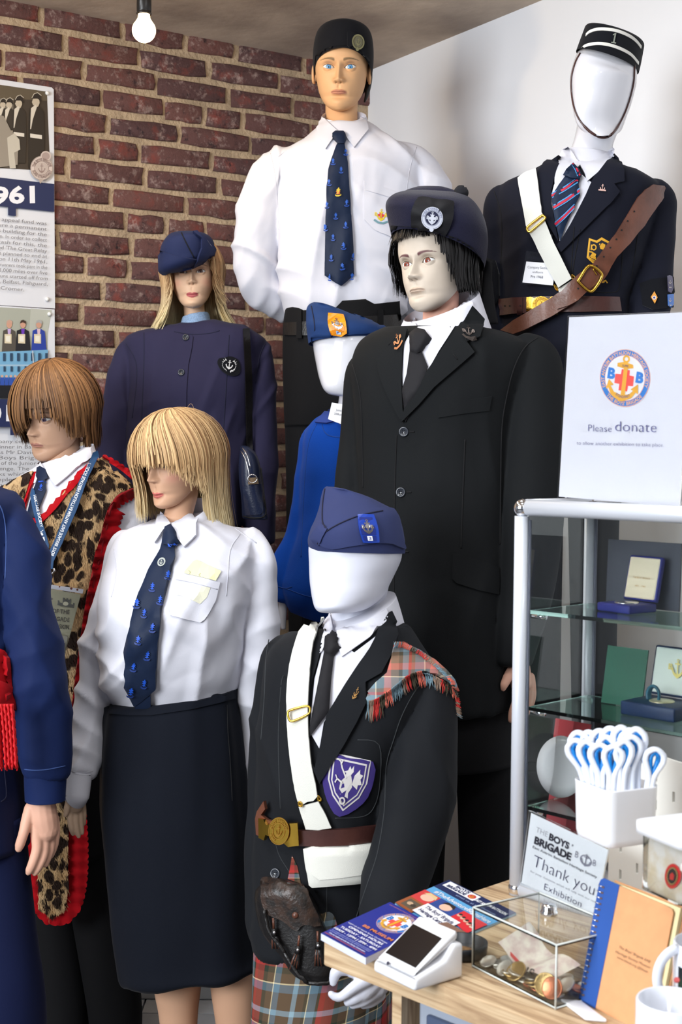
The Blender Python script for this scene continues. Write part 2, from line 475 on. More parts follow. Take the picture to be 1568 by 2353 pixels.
g = G(); box(g, -5, 5, -5, 5.6, -.12, -.014); floor = g.mk('floor', mat('floor_base', (92, 94, 98), .6), smooth=False, kind='structure', label='pale grey laminate floor')
M_PLANK = mat('grey_laminate', (168, 170, 176), .5, var=.15, vscale=12)
rnd = random.Random(3)
gp = G(); box(gp, 0, 1.2, 0, .116, -.014, 0, bev=.002)
pm = None
for r in range(13):
    for c in range(2):
        if pm is None: o = gp.mk('plank', M_PLANK, floor, smooth=False); pm = o.data
        else: o = bpy.data.objects.new('plank', pm); COL.objects.link(o); o.parent = floor
        o.location = (-1.75 + c*1.205 + (.35 if r % 2 else 0), 3.05 + r*.12, 0)
# bricks: every one its own piece, proud of the mortar
def brick_mesh(i, L, H, rr):
    def j(a): return rr.uniform(-a, a)
    q = [(-L/2+j(.004), -H/2+j(.003)), (-L/6+j(.01), -H/2+j(.004)), (L/5+j(.01), -H/2+j(.004)), (L/2+j(.004), -H/2+.004+j(.003)), (L/2+j(.006), j(.008)),
         (L/2+j(.004), H/2+j(.003)), (L/6+j(.01), H/2+j(.004)), (-L/5+j(.01), H/2+j(.004)), (-L/2+j(.004), H/2-.003+j(.003)), (-L/2+j(.006), j(.008))]
    n = len(q); v = []
    for s, d in ((1.0, .002), (1.0, -.005), (.93, -.011)):
        for x, z in q:
            kx = (abs(x)-(.006 if s < 1 else 0))*(1 if x > 0 else -1); kz = (abs(z)-(.006 if s < 1 else 0))*(1 if z > 0 else -1)
            v.append((kx, d, kz))
    f = [(k*n+a, k*n+(a+1) % n, (k+1)*n+(a+1) % n, (k+1)*n+a) for k in range(2) for a in range(n)] + [tuple(range(2*n, 3*n))]
    me = bpy.data.meshes.new('brick'); me.from_pydata(v, [], f); me.materials.append(M_BRICK)
    me.polygons.foreach_set('use_smooth', [False]*n+[True]*(n+1)); me.update(); return me
rr = random.Random(11); KINDS = [.128, .165, .205, .235, .25]
BM = [[brick_mesh(0, k, .0585, rr) for _ in range(4)] for k in KINDS]
ang = math.atan2(-UB.y, -UB.x)
z = ZC - .022; row = 0; nb = 0
while z > .02:
    u = -.05 + rr.uniform(0, .12)
    while u < 1.62:
        k = rr.choices(range(5), [1.2, 1, 2, 3, 3])[0]; L = KINDS[k]; gap = rr.uniform(.014, .024)
        ce = u+L/2
        if ce+L/2 < 1.75 and (z > 1.0 or ce > .9):
            o = bpy.data.objects.new('brick', rr.choice(BM[k])); COL.objects.link(o); o.parent = wallB
            p = C0 + UB*ce; o.location = (p.x, p.y, z + rr.uniform(-.003, .003)); o.rotation_euler = (0, rr.uniform(-.012, .012), ang if (Matrix.Rotation(ang, 3, 'Z') @ Vector((0, -1, 0))).dot(NB) > 0 else ang+math.pi); nb += 1
        u += L+gap
    z -= .0765; row += 1
print('bricks', nb)

# ---- display boards on the brick wall
PB1 = PlaneS(C0 + NB*.018, NB)
M_BOARD = mat('white_board', (226, 227, 232), .35)
navy = (34, 44, 84); ink = (104, 100, 104)
bd1 = drape('display_board', [(-70, 172), (-70, 697), (126, 709), (123, 206), (118, 201)], PB1, M_BOARD, res=None, off=.002, th=.014, smooth=False,
            label='white history board with a black and white parade photo and band reading 1961', cat='poster')
d = Decal(PB1, .0026)
ph = [(-70, 185), (107, 211), (115, 393), (-70, 383)]
d.poly(ph, (66, 56, 46)); d.poly([(-70, 185), (107, 211), (108, 232), (-70, 222)], (96, 84, 66))
d.poly([(-30, 225), (30, 228), (30, 386), (-30, 384)], (120, 112, 100))
def guard(x, y, s, tone):                      # printed soldierly figures of the photograph
    sk = (196, 182, 160); dk = (42, 34, 28)
    d.poly([(x-14*s, y+22*s), (x-4*s, y+16*s), (x+8*s, y+18*s), (x+17*s, y+30*s), (x+19*s, y+95*s), (x+16*s, y+160*s), (x-17*s, y+158*s), (x-16*s, y+60*s)], tone)
    d.poly([(x-7*s, y+0*s), (x-10*s, y+8*s), (x-7*s, y+15*s), (x+4*s, y+19*s), (x+8*s, y+10*s), (x+7*s, y)], sk)
    d.poly([(x-9*s, y), (x-6*s, y-9*s), (x+2*s, y-12*s), (x+10*s, y-6*s), (x+12*s, y+6*s), (x+8*s, y+4*s), (x+2*s, y-1*s)], dk)
    d.line([(x-10*s, y-2*s), (x-5*s, y-11*s), (x+3*s, y-14*s), (x+12*s, y-7*s)], 1.3*s, (225, 215, 195))
    d.poly([(x-12*s, y+22*s), (x-2*s, y+14*s), (x+2*s, y+18*s), (x-8*s, y+48*s), (x-12*s, y+70*s), (x-14*s, y+70*s)], (215, 205, 188))
    d.poly([(x-14*s, y+80*s), (x+13*s, y+84*s), (x+13*s, y+93*s), (x-14*s, y+89*s)], (222, 214, 200))
for x, s in ((6, .72), (20, .78)): guard(x, 236, s, (56, 48, 40))
guard(42, 232, .9, (50, 42, 34)); guard(81, 228, 1.0, (46, 38, 30))
d.poly([(-20, 262), (6, 268), (22, 300), (40, 320), (38, 380), (-20, 388)], (150, 140, 126))
d.poly([(14, 318), (30, 308), (42, 322), (44, 345), (30, 352), (34, 388), (20, 388), (16, 350)], (196, 188, 172))
d.poly([(-70, 401), (122, 424), (122, 488), (-70, 468)], navy)
d.text('1961', (-42, 469), (78, 466), 38, (240, 240, 244), .035)
d.poly([(16, 477), (34, 479), (34, 498), (16, 496)], navy)
lines = ['the 1960s an appeal fund was', 'made to secure a permanent', 'headquarters building for the', 'Brigade in London. In order to collect', 'stamps and cash for this, the', "Brigade arranged 'The Great Relay", 'Run' "'" ' which was planned to end at', 'Baden House on 11th May 1961.', 'Many thousands of runners took part in the', 'Relay covering 3,000 miles over five', 'routes. These runs started off from', 'John o Groats, Belfast, Fishguard,', 'Brighton and Cromer.']
for i, t in enumerate(lines):
    y = 517+i*12.75; xe = 104 if i < 12 else 50
    d.text(t, (-88 - (3 if i in (3, 8) else 0), y-17+i*.55), (xe+i*.15, y+1.5-i*.1), 8.6, ink, -.004)
e = d
e.circle(92, 388, 26, (176, 160, 150), ry=28); e.circle(92, 388, 24, (214, 198, 188), ry=26); e.ring(92, 388, 15, 16.5, (150, 130, 122)); e.circle(92, 388, 14, (196, 180, 170))
anchor(e, 92, 389, 13, (150, 128, 120)); e.circle(101, 361, 12, (206, 190, 180)); e.circle(101, 361, 9, (172, 152, 144)); e.poly([(84, 412), (98, 414), (88, 424)], (180, 164, 152))
e.arctext('THE BOYS BRIGADE', 92, 388, 17, 6, math.pi*1.05, math.pi*1.95, (140, 118, 112)); e.arctext('SURE STEADFAST', 92, 388, 23, -6, math.pi*.92, math.pi*.08, (140, 118, 112))
d.mk('printed_page', bd1)
bd2 = drape('display_board', [(-70, 698), (-70, 1330), (128, 1330), (125, 711)], PB1, M_BOARD, res=None, off=.002, th=.014, smooth=False,
            label='white history board with colour group photographs, behind the brown-haired mannequin', cat='poster')
d = Decal(PB1, .0026)
d.poly([(-70, 702), (118, 713), (110, 760), (108, 806), (-70, 810)], (170, 172, 158)); d.poly([(70, 709), (118, 713), (110, 760), (108, 800), (66, 770)], (186, 188, 176))
def man(x, coat, shirt, hair, s=1.0, y=748):
    d.poly([(x-13*s, y+12), (x-3, y+8*s), (x+6, y+8*s), (x+15*s, y+14), (x+19*s, y+58), (x-16*s, y+60)], coat)
    d.poly([(x-3, y+8), (x+5, y+8), (x+3, y+30), (x-1, y+30)], shirt); d.circle(x+1, y-2, 6.2, (206, 156, 132), ry=8.5); d.poly([(x-6, y-4), (x-4, y-11), (x+2, y-13), (x+8, y-9), (x+8, y-3), (x+1, y-7)], hair)
    d.poly([(x-10, y+20), (x+6, y+20), (x+6, y+42), (x-10, y+41)], (222, 208, 176)); d.poly([(x-7, y+24), (x+3, y+24), (x+3, y+38), (x-7, y+37)], (238, 232, 214))
for a in ((-30, (60, 60, 70), (220, 180, 200), (90, 80, 70)), (19, (84, 78, 70), (196, 170, 214), (200, 160, 140)), (50, (34, 34, 38), (110, 60, 180), (70, 50, 40)), (86, (44, 66, 158), (220, 190, 200), (170, 170, 168))): man(*a)
d.poly([(-70, 812), (108, 804), (106, 838), (100, 880), (-70, 880)], (118, 172, 206)); d.poly([(-70, 838), (106, 838), (106, 842), (-70, 842)], (160, 190, 210))
for x in range(-60, 104, 16):
    d.poly([(x, 812), (x+6, 812), (x+6, 830), (x, 830)], (44, 70, 96)); d.poly([(x+1, 842), (x+6, 842), (x+6, 854), (x+1, 854)], (44, 70, 96))
d.line([(71, 806), (74, 858)], 2.4, (200, 206, 214))
for x in range(-60, 60, 10):
    d.poly([(x-4, 868), (x+5, 868), (x+5, 888), (x-4, 888)], (48, 82, 170)); d.circle(x, 865, 3, (206, 168, 150))
d.poly([(-70, 886), (60, 886), (60, 916), (-70, 916)], (22, 24, 30))
d.poly([(-70, 917), (128, 919), (128, 982), (-70, 981)], navy); d.text('2013', (-70, 966), (62, 967), 36, (236, 236, 240), .035); d.poly([(18, 981), (36, 981), (36, 1000), (18, 1000)], navy)
for i, t in enumerate(['the Company celebrated', 'Annual Dinner in Ballylin', 'Guest was Mr David B', 'of The Boys Brigade', 'centenary of the Junior Se', '100 Challenge. The cha', 'many tasks which Junior', 'and complete during', 'which included the', 'and the colours', 'of the county']):
    d.text(t, (-72, 1018+i*12.4), (102-(i % 3)*6, 1018+i*12.6), 8.6, (96, 94, 98), -.004)
d.mk('printed_page', bd2)
M_PIN = mat('white_pin', (240, 238, 234), .3)
for (x, y, b_) in ((107, 215, bd1), (107, 688, bd1), (112, 722, bd2)):
    p, n = PB1(x, y); q = n.to_track_quat('Z', 'Y').to_matrix().to_4x4(); q.translation = p+n*.001
    lathe([(.0001, .012), (.004, .011), (.0066, .007), (.0064, .003), (.003, .001), (.003, 0)], q, 14).mk('pin', M_PIN, b_)

# ---- bare bulb on its lampholder
bp_ = P(331, 70, 3.5); r_ = 27/FPX*3.5
bulb = thing('light_bulb', 'glowing warm white round bulb in a black lampholder hanging from the ceiling', 'light bulb', (bp_.x, bp_.y, bp_.z))
M_ = Matrix.Translation(bp_)
pr = [(.0001, -r_)] + [(r_*math.sin(a), -r_*math.cos(a)) for a in [i*math.pi/12 for i in range(1, 10)]] + [(.0155, r_*1.02), (.0145, r_*1.35)]
lathe(pr, M_, 32, False).mk('glass_globe', mat('bulb_glow', (255, 240, 215), .3, emis=(255, 216, 160), estr=9), bulb)
lathe([(.0135, r_*1.1), (.0138, r_*1.5), (.0145, r_*1.5)], M_, 24, False).mk('neck', mat('bulb_neck', (225, 215, 200), .4), bulb)
lathe([(.012, r_*1.3), (.0195, r_*1.35), (.0195, r_*1.42), (.017, r_*1.46), (.0185, r_*1.6), (.0185, r_*3.2), (.012, r_*3.5), (.004, r_*3.7), (.003, ZC-bp_.z)], M_, 28, False).mk('lampholder', mat('black_bakelite', (22, 20, 20), .35), bulb)
pl = bpy.data.lights.new('bulb_light', 'POINT'); pl.energy = 10; pl.color = (1, .74, .42); pl.shadow_soft_size = .035
po = bpy.data.objects.new('bulb_light', pl); po.location = bp_ + Vector((0, -.01, -.04)); COL.objects.link(po)

# ---- black plinths that carry the raised mannequins
def plinth(x0, x1, y0, y1, h, lab, m=M_BLACK):
    g = G(); box(g, x0, x1, y0, y1, 0.001, h, bev=.006); return g.mk('plinth', m, smooth=False, label=lab, cat='plinth')
def foot_z(py, Y): return P(784, py, Y).z
# ================================================================ HEADS, HANDS, HAIR
def itp(x, xs, ys):                    # smooth (pchip-like) interpolation
    xs = np.array(xs, float); ys = np.array(ys, float); h = np.diff(xs); dl = np.diff(ys)/h; m = np.zeros(len(xs))
    m[1:-1] = np.where(dl[:-1]*dl[1:] > 0, 2*dl[:-1]*dl[1:]/(dl[:-1]+dl[1:]+1e-12), 0); m[0] = dl[0]; m[-1] = dl[-1]
    x = np.clip(x, xs[0], xs[-1]); i = np.clip(np.searchsorted(xs, x)-1, 0, len(h)-1); t = (x-xs[i])/h[i]
    return (2*t**3-3*t**2+1)*ys[i]+(t**3-2*t**2+t)*h[i]*m[i]+(-2*t**3+3*t**2)*ys[i+1]+(t**3-t**2)*h[i]*m[i+1]
def gs(x, c, s): return np.exp(-((x-c)/s)**2)
def sst(a, b, x): t = np.clip((x-a)/(b-a), 0, 1); return t*t*(3-2*t)
def head_geo(kind='man', skin=(208, 170, 140), lips=None, brow=(90, 70, 55), blush=None, nt=170, nz=190, eyez=.475, wide=1.0, browang=.0, lid=(120, 96, 86), nose=1.0):
    egg = kind == 'egg'; fem = kind == 'woman'
    if egg: nt, nz = 72, 72
    s = np.linspace(-1, 1, nt+1); th = np.pi*(.42*s+.58*s**3)
    q = np.linspace(0, 1, nz+1)
    if egg: z = .5-.5*np.cos(np.pi*q)
    else:
        dens = lambda v: .45+1.3*gs(v, .475, .07)+.9*gs(v, .21, .08)+.6*gs(v, .33, .08)+.8*gs(v, 0, .05)+.8*gs(v, 1, .05)
        zz = np.linspace(0, 1, 2000); cdf = np.cumsum(dens(zz)); cdf = (cdf-cdf[0])/(cdf[-1]-cdf[0]); z = np.interp(q, cdf, zz)
    T, Z = np.meshgrid(th, z)
    if egg:
        W = itp(Z, [0, .015, .05, .12, .22, .35, .5, .62, .75, .86, .94, .985, 1], [0, .075, .132, .188, .238, .278, .305, .315, .305, .262, .19, .1, 0])
        YF = itp(Z, [0, .02, .06, .14, .3, .5, .68, .8, .9, .96, .99, 1], [-.20, -.275, -.325, -.36, -.375, -.375, -.36, -.32, -.23, -.14, -.05, .02])
        YB = itp(Z, [0, .03, .1, .2, .3, .45, .6, .75, .88, .96, 1], [-.14, -.06, .04, .14, .23, .34, .39, .38, .29, .16, .04])
    else:
        jw = .92 if fem else 1.0
        W = itp(Z, [0, .012, .035, .08, .14, .22, .32, .42, .52, .62, .72, .82, .9, .96, .99, 1], [0, .062, .112, .168*jw, .212*jw, .25*jw, .275, .292, .305, .315, .315, .288, .235, .155, .075, 0])
        YF = itp(Z, [0, .02, .06, .11, .155, .21, .27, .33, .40, .47, .555, .62, .7, .8, .88, .95, .985, 1], [-.27, -.325, -.35, -.352, -.338, -.362, -.362, -.352, -.338, -.338, -.368, -.370, -.36, -.315, -.235, -.135, -.05, .02])
        YB = itp(Z, [0, .03, .08, .15, .22, .3, .45, .6, .75, .88, .96, 1], [-.2, -.1, -.02, .05, .13, .22, .34, .4, .385, .29, .15, .03])
    W = W*wide
    YC = itp(Z, [0, .06, .2, .4, 1], [-.22, -.16, -.02, .02, .02]); YF = np.minimum(YF, YC-1e-4); YB = np.maximum(YB, YC+1e-4)
    front = np.cos(T) > 0
    B = np.where(front, YC-YF, YB-YC); E = np.where(front, itp(Z, [0, .15, .35, .6, 1], [2.0, 2.1, 2.25, 2.3, 2.0]), 2.1)
    A = np.maximum(W, 1e-5); B = np.maximum(B, 1e-5)
    # normalised-angle polar form
    ct, st = np.abs(np.cos(T)), np.abs(np.sin(T)); R = (ct**E+st**E)**(-1/E)
    X = A*R*np.sin(T); Y = YC-np.sign(np.cos(T))*B*R*ct
    C = np.ones(X.shape+(3,))*np.array(lin(skin))
    if not egg:
        fw = sst(.05, .5, np.cos(T)); ax = np.abs(X); D = np.zeros_like(X)
        nz_ = itp(Z, [.20, .285, .30, .318, .345, .37, .42, .47, .52, .56], [0, 0, .022, .078, .105, .094, .062, .034, .012, 0])*nose
        ns = itp(Z, [.28, .33, .36, .42, .5, .56], [.05, .047, .036, .028, .024, .034])*(.92 if fem else 1)
        D += nz_*np.exp(-np.abs(X/ns)**2.2)
        D += .036*gs(ax, .048, .020)*gs(Z, .330, .020)*(.8 if fem else 1); D -= .020*gs(ax, .026, .012)*gs(Z, .303, .010)
        D -= (.030 if fem else .040)*gs(ax, .120, .062)*gs(Z, eyez, .040); D -= .020*gs(ax, .055, .022)*gs(Z, eyez+.005, .03)
        D += (.004 if fem else .012)*gs(ax, .11, .07)*gs(Z, .552, .022)
        D += .012*gs(ax, .20, .07)*gs(Z, .375, .06); D -= .010*gs(ax, .175, .06)*gs(Z, .22, .06)
        mw = .082 if fem else .092; lm = np.clip(1-(ax/mw)**2, 0, 1); zl = (.168 if fem else .208) + .010*(ax/mw)**2*(-1 if not fem else .6) - .004*gs(ax, 0, .02)
        up, lo = (.026, .032) if fem else (.021, .026)
        cup = up*(1-.25*gs(ax, 0, .018))
        D += .024*lm*gs(Z, zl+up*.5*lm**.5, up*.62) + .028*lm*gs(Z, zl-lo*.5*lm**.5, lo*.62) - .024*sst(0, .5, lm)*gs(Z, zl, .0065) - .008*gs(ax, mw, .02)*gs(Z, zl, .02)
        D -= .014*gs(ax, 0, .07)*gs(Z, .118 if fem else .152, .020); D += .018*gs(ax, 0, .075)*gs(Z, .06 if fem else .09, .035); D -= .009*gs(ax, 0, .014)*gs(Z, .24 if fem else .262, .024)
        Y = Y - D*fw
        # eyeballs, lids and openings
        er, ex = .066, .122; ey0 = None
        for sx in (-1, 1):
            dx = X-sx*ex; dz = Z-eyez; cyy = YF*0 + (-.338+.030) + er - .012
            r2 = er**2-dx**2-dz**2; ball = np.where(r2 > 0, cyy-np.sqrt(np.maximum(r2, 0)), 9)
            hw = .061; tlt = .10*dx*sx
            uu = .026*np.clip(1-(dx/hw)**2, 0, 1)**.75 + tlt; ll = -.017*np.clip(1-(dx/hw)**2, 0, 1)**.8 + tlt
            op = (np.abs(dx) < hw) & (dz < uu) & (dz > ll) & front & (r2 > 0)
            cover = (ball < 9) & front & ~op
            fall = np.clip(1-np.sqrt(dx**2+dz**2)/er, 0, 1)
            Y = np.where(cover, np.minimum(Y, ball-.007*sst(0, .35, fall)), Y); Y = np.where(op, ball+.012, Y)
            lash = front & ~op & (np.abs(dx) < hw+.004) & (dz < uu+.0085) & (dz > uu-.004)
            C[lash] = np.array(lin(lid))*.35
            m = (.55*gs(dx, 0, .07)*gs(dz, uu+.022, .018)*front)[..., None]; C[:] = C*(1-m)+np.array(lin(lid))*m
            la = front & ~op & (np.abs(dx) < hw) & (dz < ll) & (dz > ll-.004); C[la] = C[la]*.7
            # brow hairs painted on
            bz = .548 + .016*(1-((ax-.13)/.085)**2) - browang*(.2-ax); bt = .019*np.clip(1.15-(ax-.05)/.17, .25, 1)
            m = np.clip(1-np.abs(Z-bz)/bt, 0, 1)*sst(.045, .06, ax)*(1-sst(.2, .225, ax))*front
            m = (np.clip(m*1.8, 0, 1)*.8)[..., None]; C[:] = C*(1-m)+np.array(lin(brow))*m
        if lips is not None:
            m = sst(.02, .16, lm)*((Z < zl+cup*1.2*lm**.6) & (Z > zl-lo*1.2*lm**.6))*front; m = (m*1.0)[..., None]; C[:] = C*(1-m)+np.array(lin(lips))*m
            m = (.55*sst(0, .3, lm)*gs(Z, zl, .005)*front)[..., None]; C[:] = C*(1-m)+np.array(lin(lips))*.35*m
        if blush is not None:
            m = (.45*gs(ax, .2, .07)*gs(Z, .34, .06)*front)[..., None]; C[:] = C*(1-m)+np.array(lin(blush))*m
        m = (.6*gs(ax, .026, .011)*gs(Z, .305, .008)*front)[..., None]; C[:] = C*(1-m)
    V = np.stack([X, Y, Z], -1).reshape(-1, 3)
    g = G().add([Vector(p) for p in V], [tuple(reversed(q)) for q in grid_faces(nz+1, nt+1)], None, C.reshape(-1, 3))
    if not egg:
        for sx in (-1, 1):              # ears
            ks = []
            for i in range(17):
                a = -1.9+4.3*i/16; ks.append((Vector((sx*(.300*wide+.016+.012*math.cos(a*.7)), .045-.052*math.cos(a)+.012, .425+.092*math.sin(a))), .0155))
            e = tube3(ks, 8); g.add(e.v, e.f, None, [lin(skin)]*len(e.v))
            e = lathe([(.0001, -.01), (.042, -.004), (.05, .006), (.03, .012), (.0001, .014)], frame((sx*.300*wide, .06, .425), (0, .62, .1), (0, 0, 1)), 14)
            e.v = [Vector((p.x, p.y, .425+(p.z-.425)*1.7)) for p in e.v]; g.add(e.v, e.f, None, [tuple(c*.92 for c in lin(skin))]*len(e.v))
    return g
def eye_geo(sx, iris=(60, 110, 160), look=(0, 0), eyez=.475):
    n, m = 40, 26; v = []; c = []; ctr = Vector((sx*.122, -.338+.030+.066-.012, eyez)); r = .0658
    d0 = Vector((look[0], -1, look[1])).normalized()
    for i in range(m+1):
        t = i/m*1.35
        for j in range(n+1):
            a = 2*math.pi*j/n; X = Vector((1, 0, 0)); X = (X-d0*X.dot(d0)).normalized(); Zz = d0.cross(X)
            v.append(ctr + (d0*math.cos(t)+(X*math.cos(a)+Zz*math.sin(a))*math.sin(t))*r)
            if t < .15: k = (.004, .004, .005)
            elif t < .42: k = tuple(q*(.75+.5*((j*7) % 5)/5) for q in lin(iris))
            elif t < .47: k = tuple(q*.2 for q in lin(iris))
            else: k = (.82, .82, .80)
            c.append(k)
    return G().add(v, grid_faces(m+1, n+1), None, c)
M_SKIN = mat('mannequin_skin', (210, 170, 140), .5, attr='paint', coat=.0, spec=.3)
M_GLOSSW = mat('gloss_white_mannequin', (220, 220, 226), .12, coat=.5)
M_MATTW = mat('satin_white_mannequin', (210, 212, 224), .38)
M_EYE = mat('painted_eye', (240, 240, 240), .3, attr='paint', coat=.25)
def head_mat(px, py, Y, H, yaw=0, pitch=0, roll=0):
    """places local (0,0,.5) of a head of height H on the pixel; yaw>0 turns the face to the picture's right"""
    M = Matrix.Translation(P(px, py, Y)) @ Matrix.Rotation(math.radians(yaw), 4, 'Z') @ Matrix.Rotation(math.radians(pitch), 4, 'X') @ Matrix.Rotation(math.radians(roll), 4, 'Y') @ Matrix.Diagonal((H, H, H, 1)) @ Matrix.Translation((0, 0, -.5))
    return M
def neck_geo(M, bot, r0=.155, r1=.19, col=None, top=(0, .10, .20), n=36):
    a = M @ Vector((0, .13, .42)); b = M @ Vector(top); c = Vector(bot); s = M.to_scale().x; H = s
    ks = crs([np.array(list(a)+[r0*H*.8]), np.array(list(b)+[r0*H]), np.array(list(b.lerp(c, .55))+[r0*H*1.02]), np.array(list(c)+[r1*H])], 8)
    g = tube3([(Vector(k[:3]), k[3]) for k in ks], n, flat=1.1)
    if col: g.c = [lin(col)]*len(g.v)
    return g
def xf(g, M): return G().add([M @ p for p in g.v], g.f, g.uv, g.c)
def paint(g, col): g.c = [lin(col)]*len(g.v); return g
def hand(Y, chains, vox=.0026, sm=3):
    """chains: lists of (px,py,dY,rpx), fused into one continuous hand"""
    g = G()
    for ch in chains:
        ks = crs([np.array(list(P(a, b, Y+c))+[r/FPX*(Y+c)]) for a, b, c, r in ch], 5)
        t = tube3([(Vector(k[:3]), k[3]) for k in ks], 14); g.addg(t)
        for c_, r_ in ((Vector(ks[0][:3]), ks[0][3]), (Vector(ks[-1][:3]), ks[-1][3])):
            s = lathe([(.0001, -1)]+[(math.sin(a), -math.cos(a)) for a in [i*math.pi/8 for i in range(1, 8)]]+[(.0001, 1)], Matrix.Translation(c_) @ Matrix.Scale(r_*.99, 4), 14, False); g.addg(s)
    return remesh(g, vox, sm)

def wig(M, crown=(0, .02, 1.0), n=3000, ax=(.37, .45, .50), bang=(.50, .95), side=.05, back=.05, length=None, sweep=0.0, part=None, flip=0.0, wid=.016, colf=None, seg=15, lift=.03, face=1.0, rs=1, noise_amp=.03, cover=None):
    """ribbon strands falling from the crown over the skull; coordinates in head units"""
    R = random.Random(rs); g = G(); cx = Vector((0, .03, .53)); c0 = Vector(crown)
    for i in range(n):
        u = R.random(); ph = math.pi*(2*u-1)
        zend = length(ph, R) if length else -.2
        lay = R.random(); off = lift*lay; fr = noise.noise(Vector((ph*5.0, rs, 0)))*noise_amp+noise.noise(Vector((ph*17.0, rs, 3)))*noise_amp*.6
        st = R.random()**.6; root_e = math.radians(88-22*(1-st)*R.random())
        pts = []; A = (ax[0]+off+fr, ax[1]+off+fr, ax[2]+off*.6)
        p_ = ph + R.gauss(0, .05)
        n1 = 8
        sw = sweep*(1 if True else 0)
        for k in range(n1+1):
            t = k/n1; E = root_e*(1-t); a = p_ + sw*math.sin(t*math.pi/2)*max(0, math.cos(p_))
            q = cx + Vector((A[0]*math.sin(a)*math.cos(E), -A[1]*math.cos(a)*math.cos(E), A[2]*math.sin(E)))
            q += (c0-Vector((0, .03, 1.03)))*(1-t)**2
            pts.append(q)
        q0 = pts[-1]; a = p_ + sw*max(0, math.cos(p_)); zs = q0.z
        if zend < zs:
            dz = (zs-zend)*(.93+.1*R.random()); m = seg-n1 if dz > .35 else 3; js = min(1, dz*2.5); rad = Vector((math.sin(a), -math.cos(a), 0)); cl = R.gauss(0, .012)
            tan = Vector((math.cos(a), math.sin(a), 0))
            for k in range(1, m+1):
                t = k/m; e = Vector((0, 0, -dz*t)) + rad*((-.045*math.sin(t*math.pi*.9))*js**2 + flip*t**3*dz + cl*t*js) + tan*(R.gauss(0, .004)*js+fr*.9*t*js)
                pts.append(q0+e)
        else:
            pts = [p for p in pts if p.z >= zend] or pts[:3]
            if len(pts) < 3: continue
        wv = wid*(.6+.8*R.random()); base = R.random(); v = []; c = []; up = None; m = len(pts)
        for k, p in enumerate(pts):
            T = (pts[min(k+1, m-1)]-pts[max(k-1, 0)]).normalized(); Nn = (p-Vector((0, .03, min(p.z, .5)))).normalized(); S = T.cross(Nn).normalized()
            ww = wv*(.35+.65*math.sin(min(1, k/m*3)*math.pi/2))*(1 if k < m-3 else (m-k)/3.5)
            v += [p-S*ww*.5, p+Nn*ww*.16, p+S*ww*.5]; cc = colf(k/(m-1), base, p, ph); c += [cc, cc, cc]
        f = []
        for k in range(m-1):
            a_ = k*3; f += [(a_, a_+3, a_+4, a_+1), (a_+1, a_+4, a_+5, a_+2)]
        g.add([M @ p for p in v], f, None, c)
    return g
M_HAIR = mat('wig_hair', (190, 150, 100), .52, attr='paint', spec=.35)
M_HAIR.node_tree.nodes['Principled BSDF'].inputs['Anisotropic'].default_value = .3

# ================================================================ CLOTH MATERIALS
def cloth(name, col, rough=.85, var=.05, sheen=.2, b=.25, bs=900, **k): return mat(name, col, rough, spec=.18, var=var, vscale=3, bump=b, bscale=bs, sheen=sheen*.3, bdist=.001, **k)
M_SHIRT = cloth('white_cotton', (214, 214, 223), .8, .015, .05)
M_SHIRT2 = cloth('white_cotton_dull', (222, 222, 230), .8, .03, .05)
M_SUITBLK = cloth('black_wool_suit', (21, 23, 25), .8, .12, .05)
M_BLAZER = cloth('midnight_wool_blazer', (24, 26, 38), .85, .12, .15)
M_BLKWOOL = cloth('black_wool_jacket', (25, 27, 31), .8, .12, .1)
M_NAVYJKT = cloth('navy_wool_jacket', (44, 42, 68), .82, .08, .15)
M_NAVYCAP = cloth('navy_serge_cap', (50, 58, 98), .8, .06, .1)
M_NAVYCAP2 = cloth('dark_navy_serge', (36, 44, 78), .8, .08, .1)
M_BLUECAP = cloth('blue_serge_cap', (30, 56, 104), .75, .06, .1)
M_ROYAL = cloth('royal_blue_fleece', (10, 62, 150), .95, .08, .25, .5, 600)
M_BLUESHIRT = cloth('blue_cotton_shirt', (22, 37, 80), .7, .1, .1)
M_BLUETROU = cloth('dark_blue_trousers', (15, 23, 56), .8, .1, .1)
M_BLKTROU = cloth('black_trousers', (18, 18, 20), .8, .1, .05)
M_SKIRT = cloth('navy_black_skirt', (14, 18, 28), .85, .08, .1)
M_TIE = cloth('navy_silk_tie', (24, 36, 60), .5, .05, .2)
M_TIEBLK = cloth('black_tie_cloth', (34, 33, 36), .65, .08, .1)
M_BLKFELT = cloth('black_felt', (22, 23, 28), .95, .1, .3)
M_NAVYFELT = cloth('navy_felt', (32, 32, 52), .97, .18, .5, .8, 500)
M_RIB = cloth('black_ribbon', (24, 24, 27), .55, .06, .1)
M_WEB = cloth('white_webbing', (218, 218, 210), .85, .02, .0, .5, 700)
M_LEATH = mat('brown_leather', (104, 62, 46), .38, var=.3, vscale=24, bump=.25, bscale=160, bdist=.002, coat=.15)
M_LEATHD = mat('dark_brown_leather', (70, 40, 36), .32, var=.2, vscale=24, bump=.15, bscale=160, bdist=.002, coat=.2)
M_BLKLEATH = mat('black_leather', (26, 24, 24), .36, var=.2, vscale=20, bump=.35, bscale=220, bdist=.002)
M_BRASS = mat('polished_brass', (222, 178, 72), .22, metal=1.0, bump=.12, bscale=300, bdist=.001)
M_BRONZE = mat('bronze_badge', (176, 120, 82), .35, metal=1.0)
M_SILVER = mat('silver_metal', (214, 214, 218), .2, metal=1.0)
M_CHROME = mat('chrome', (225, 226, 230), .08, metal=1.0)
M_DARKSEAM = mat('dark_seam', (12, 12, 15), .9)
M_NAVYSEAM = mat('navy_seam', (22, 24, 48), .9)
M_WSEAM = mat('white_stitching', (198, 198, 208), .9)
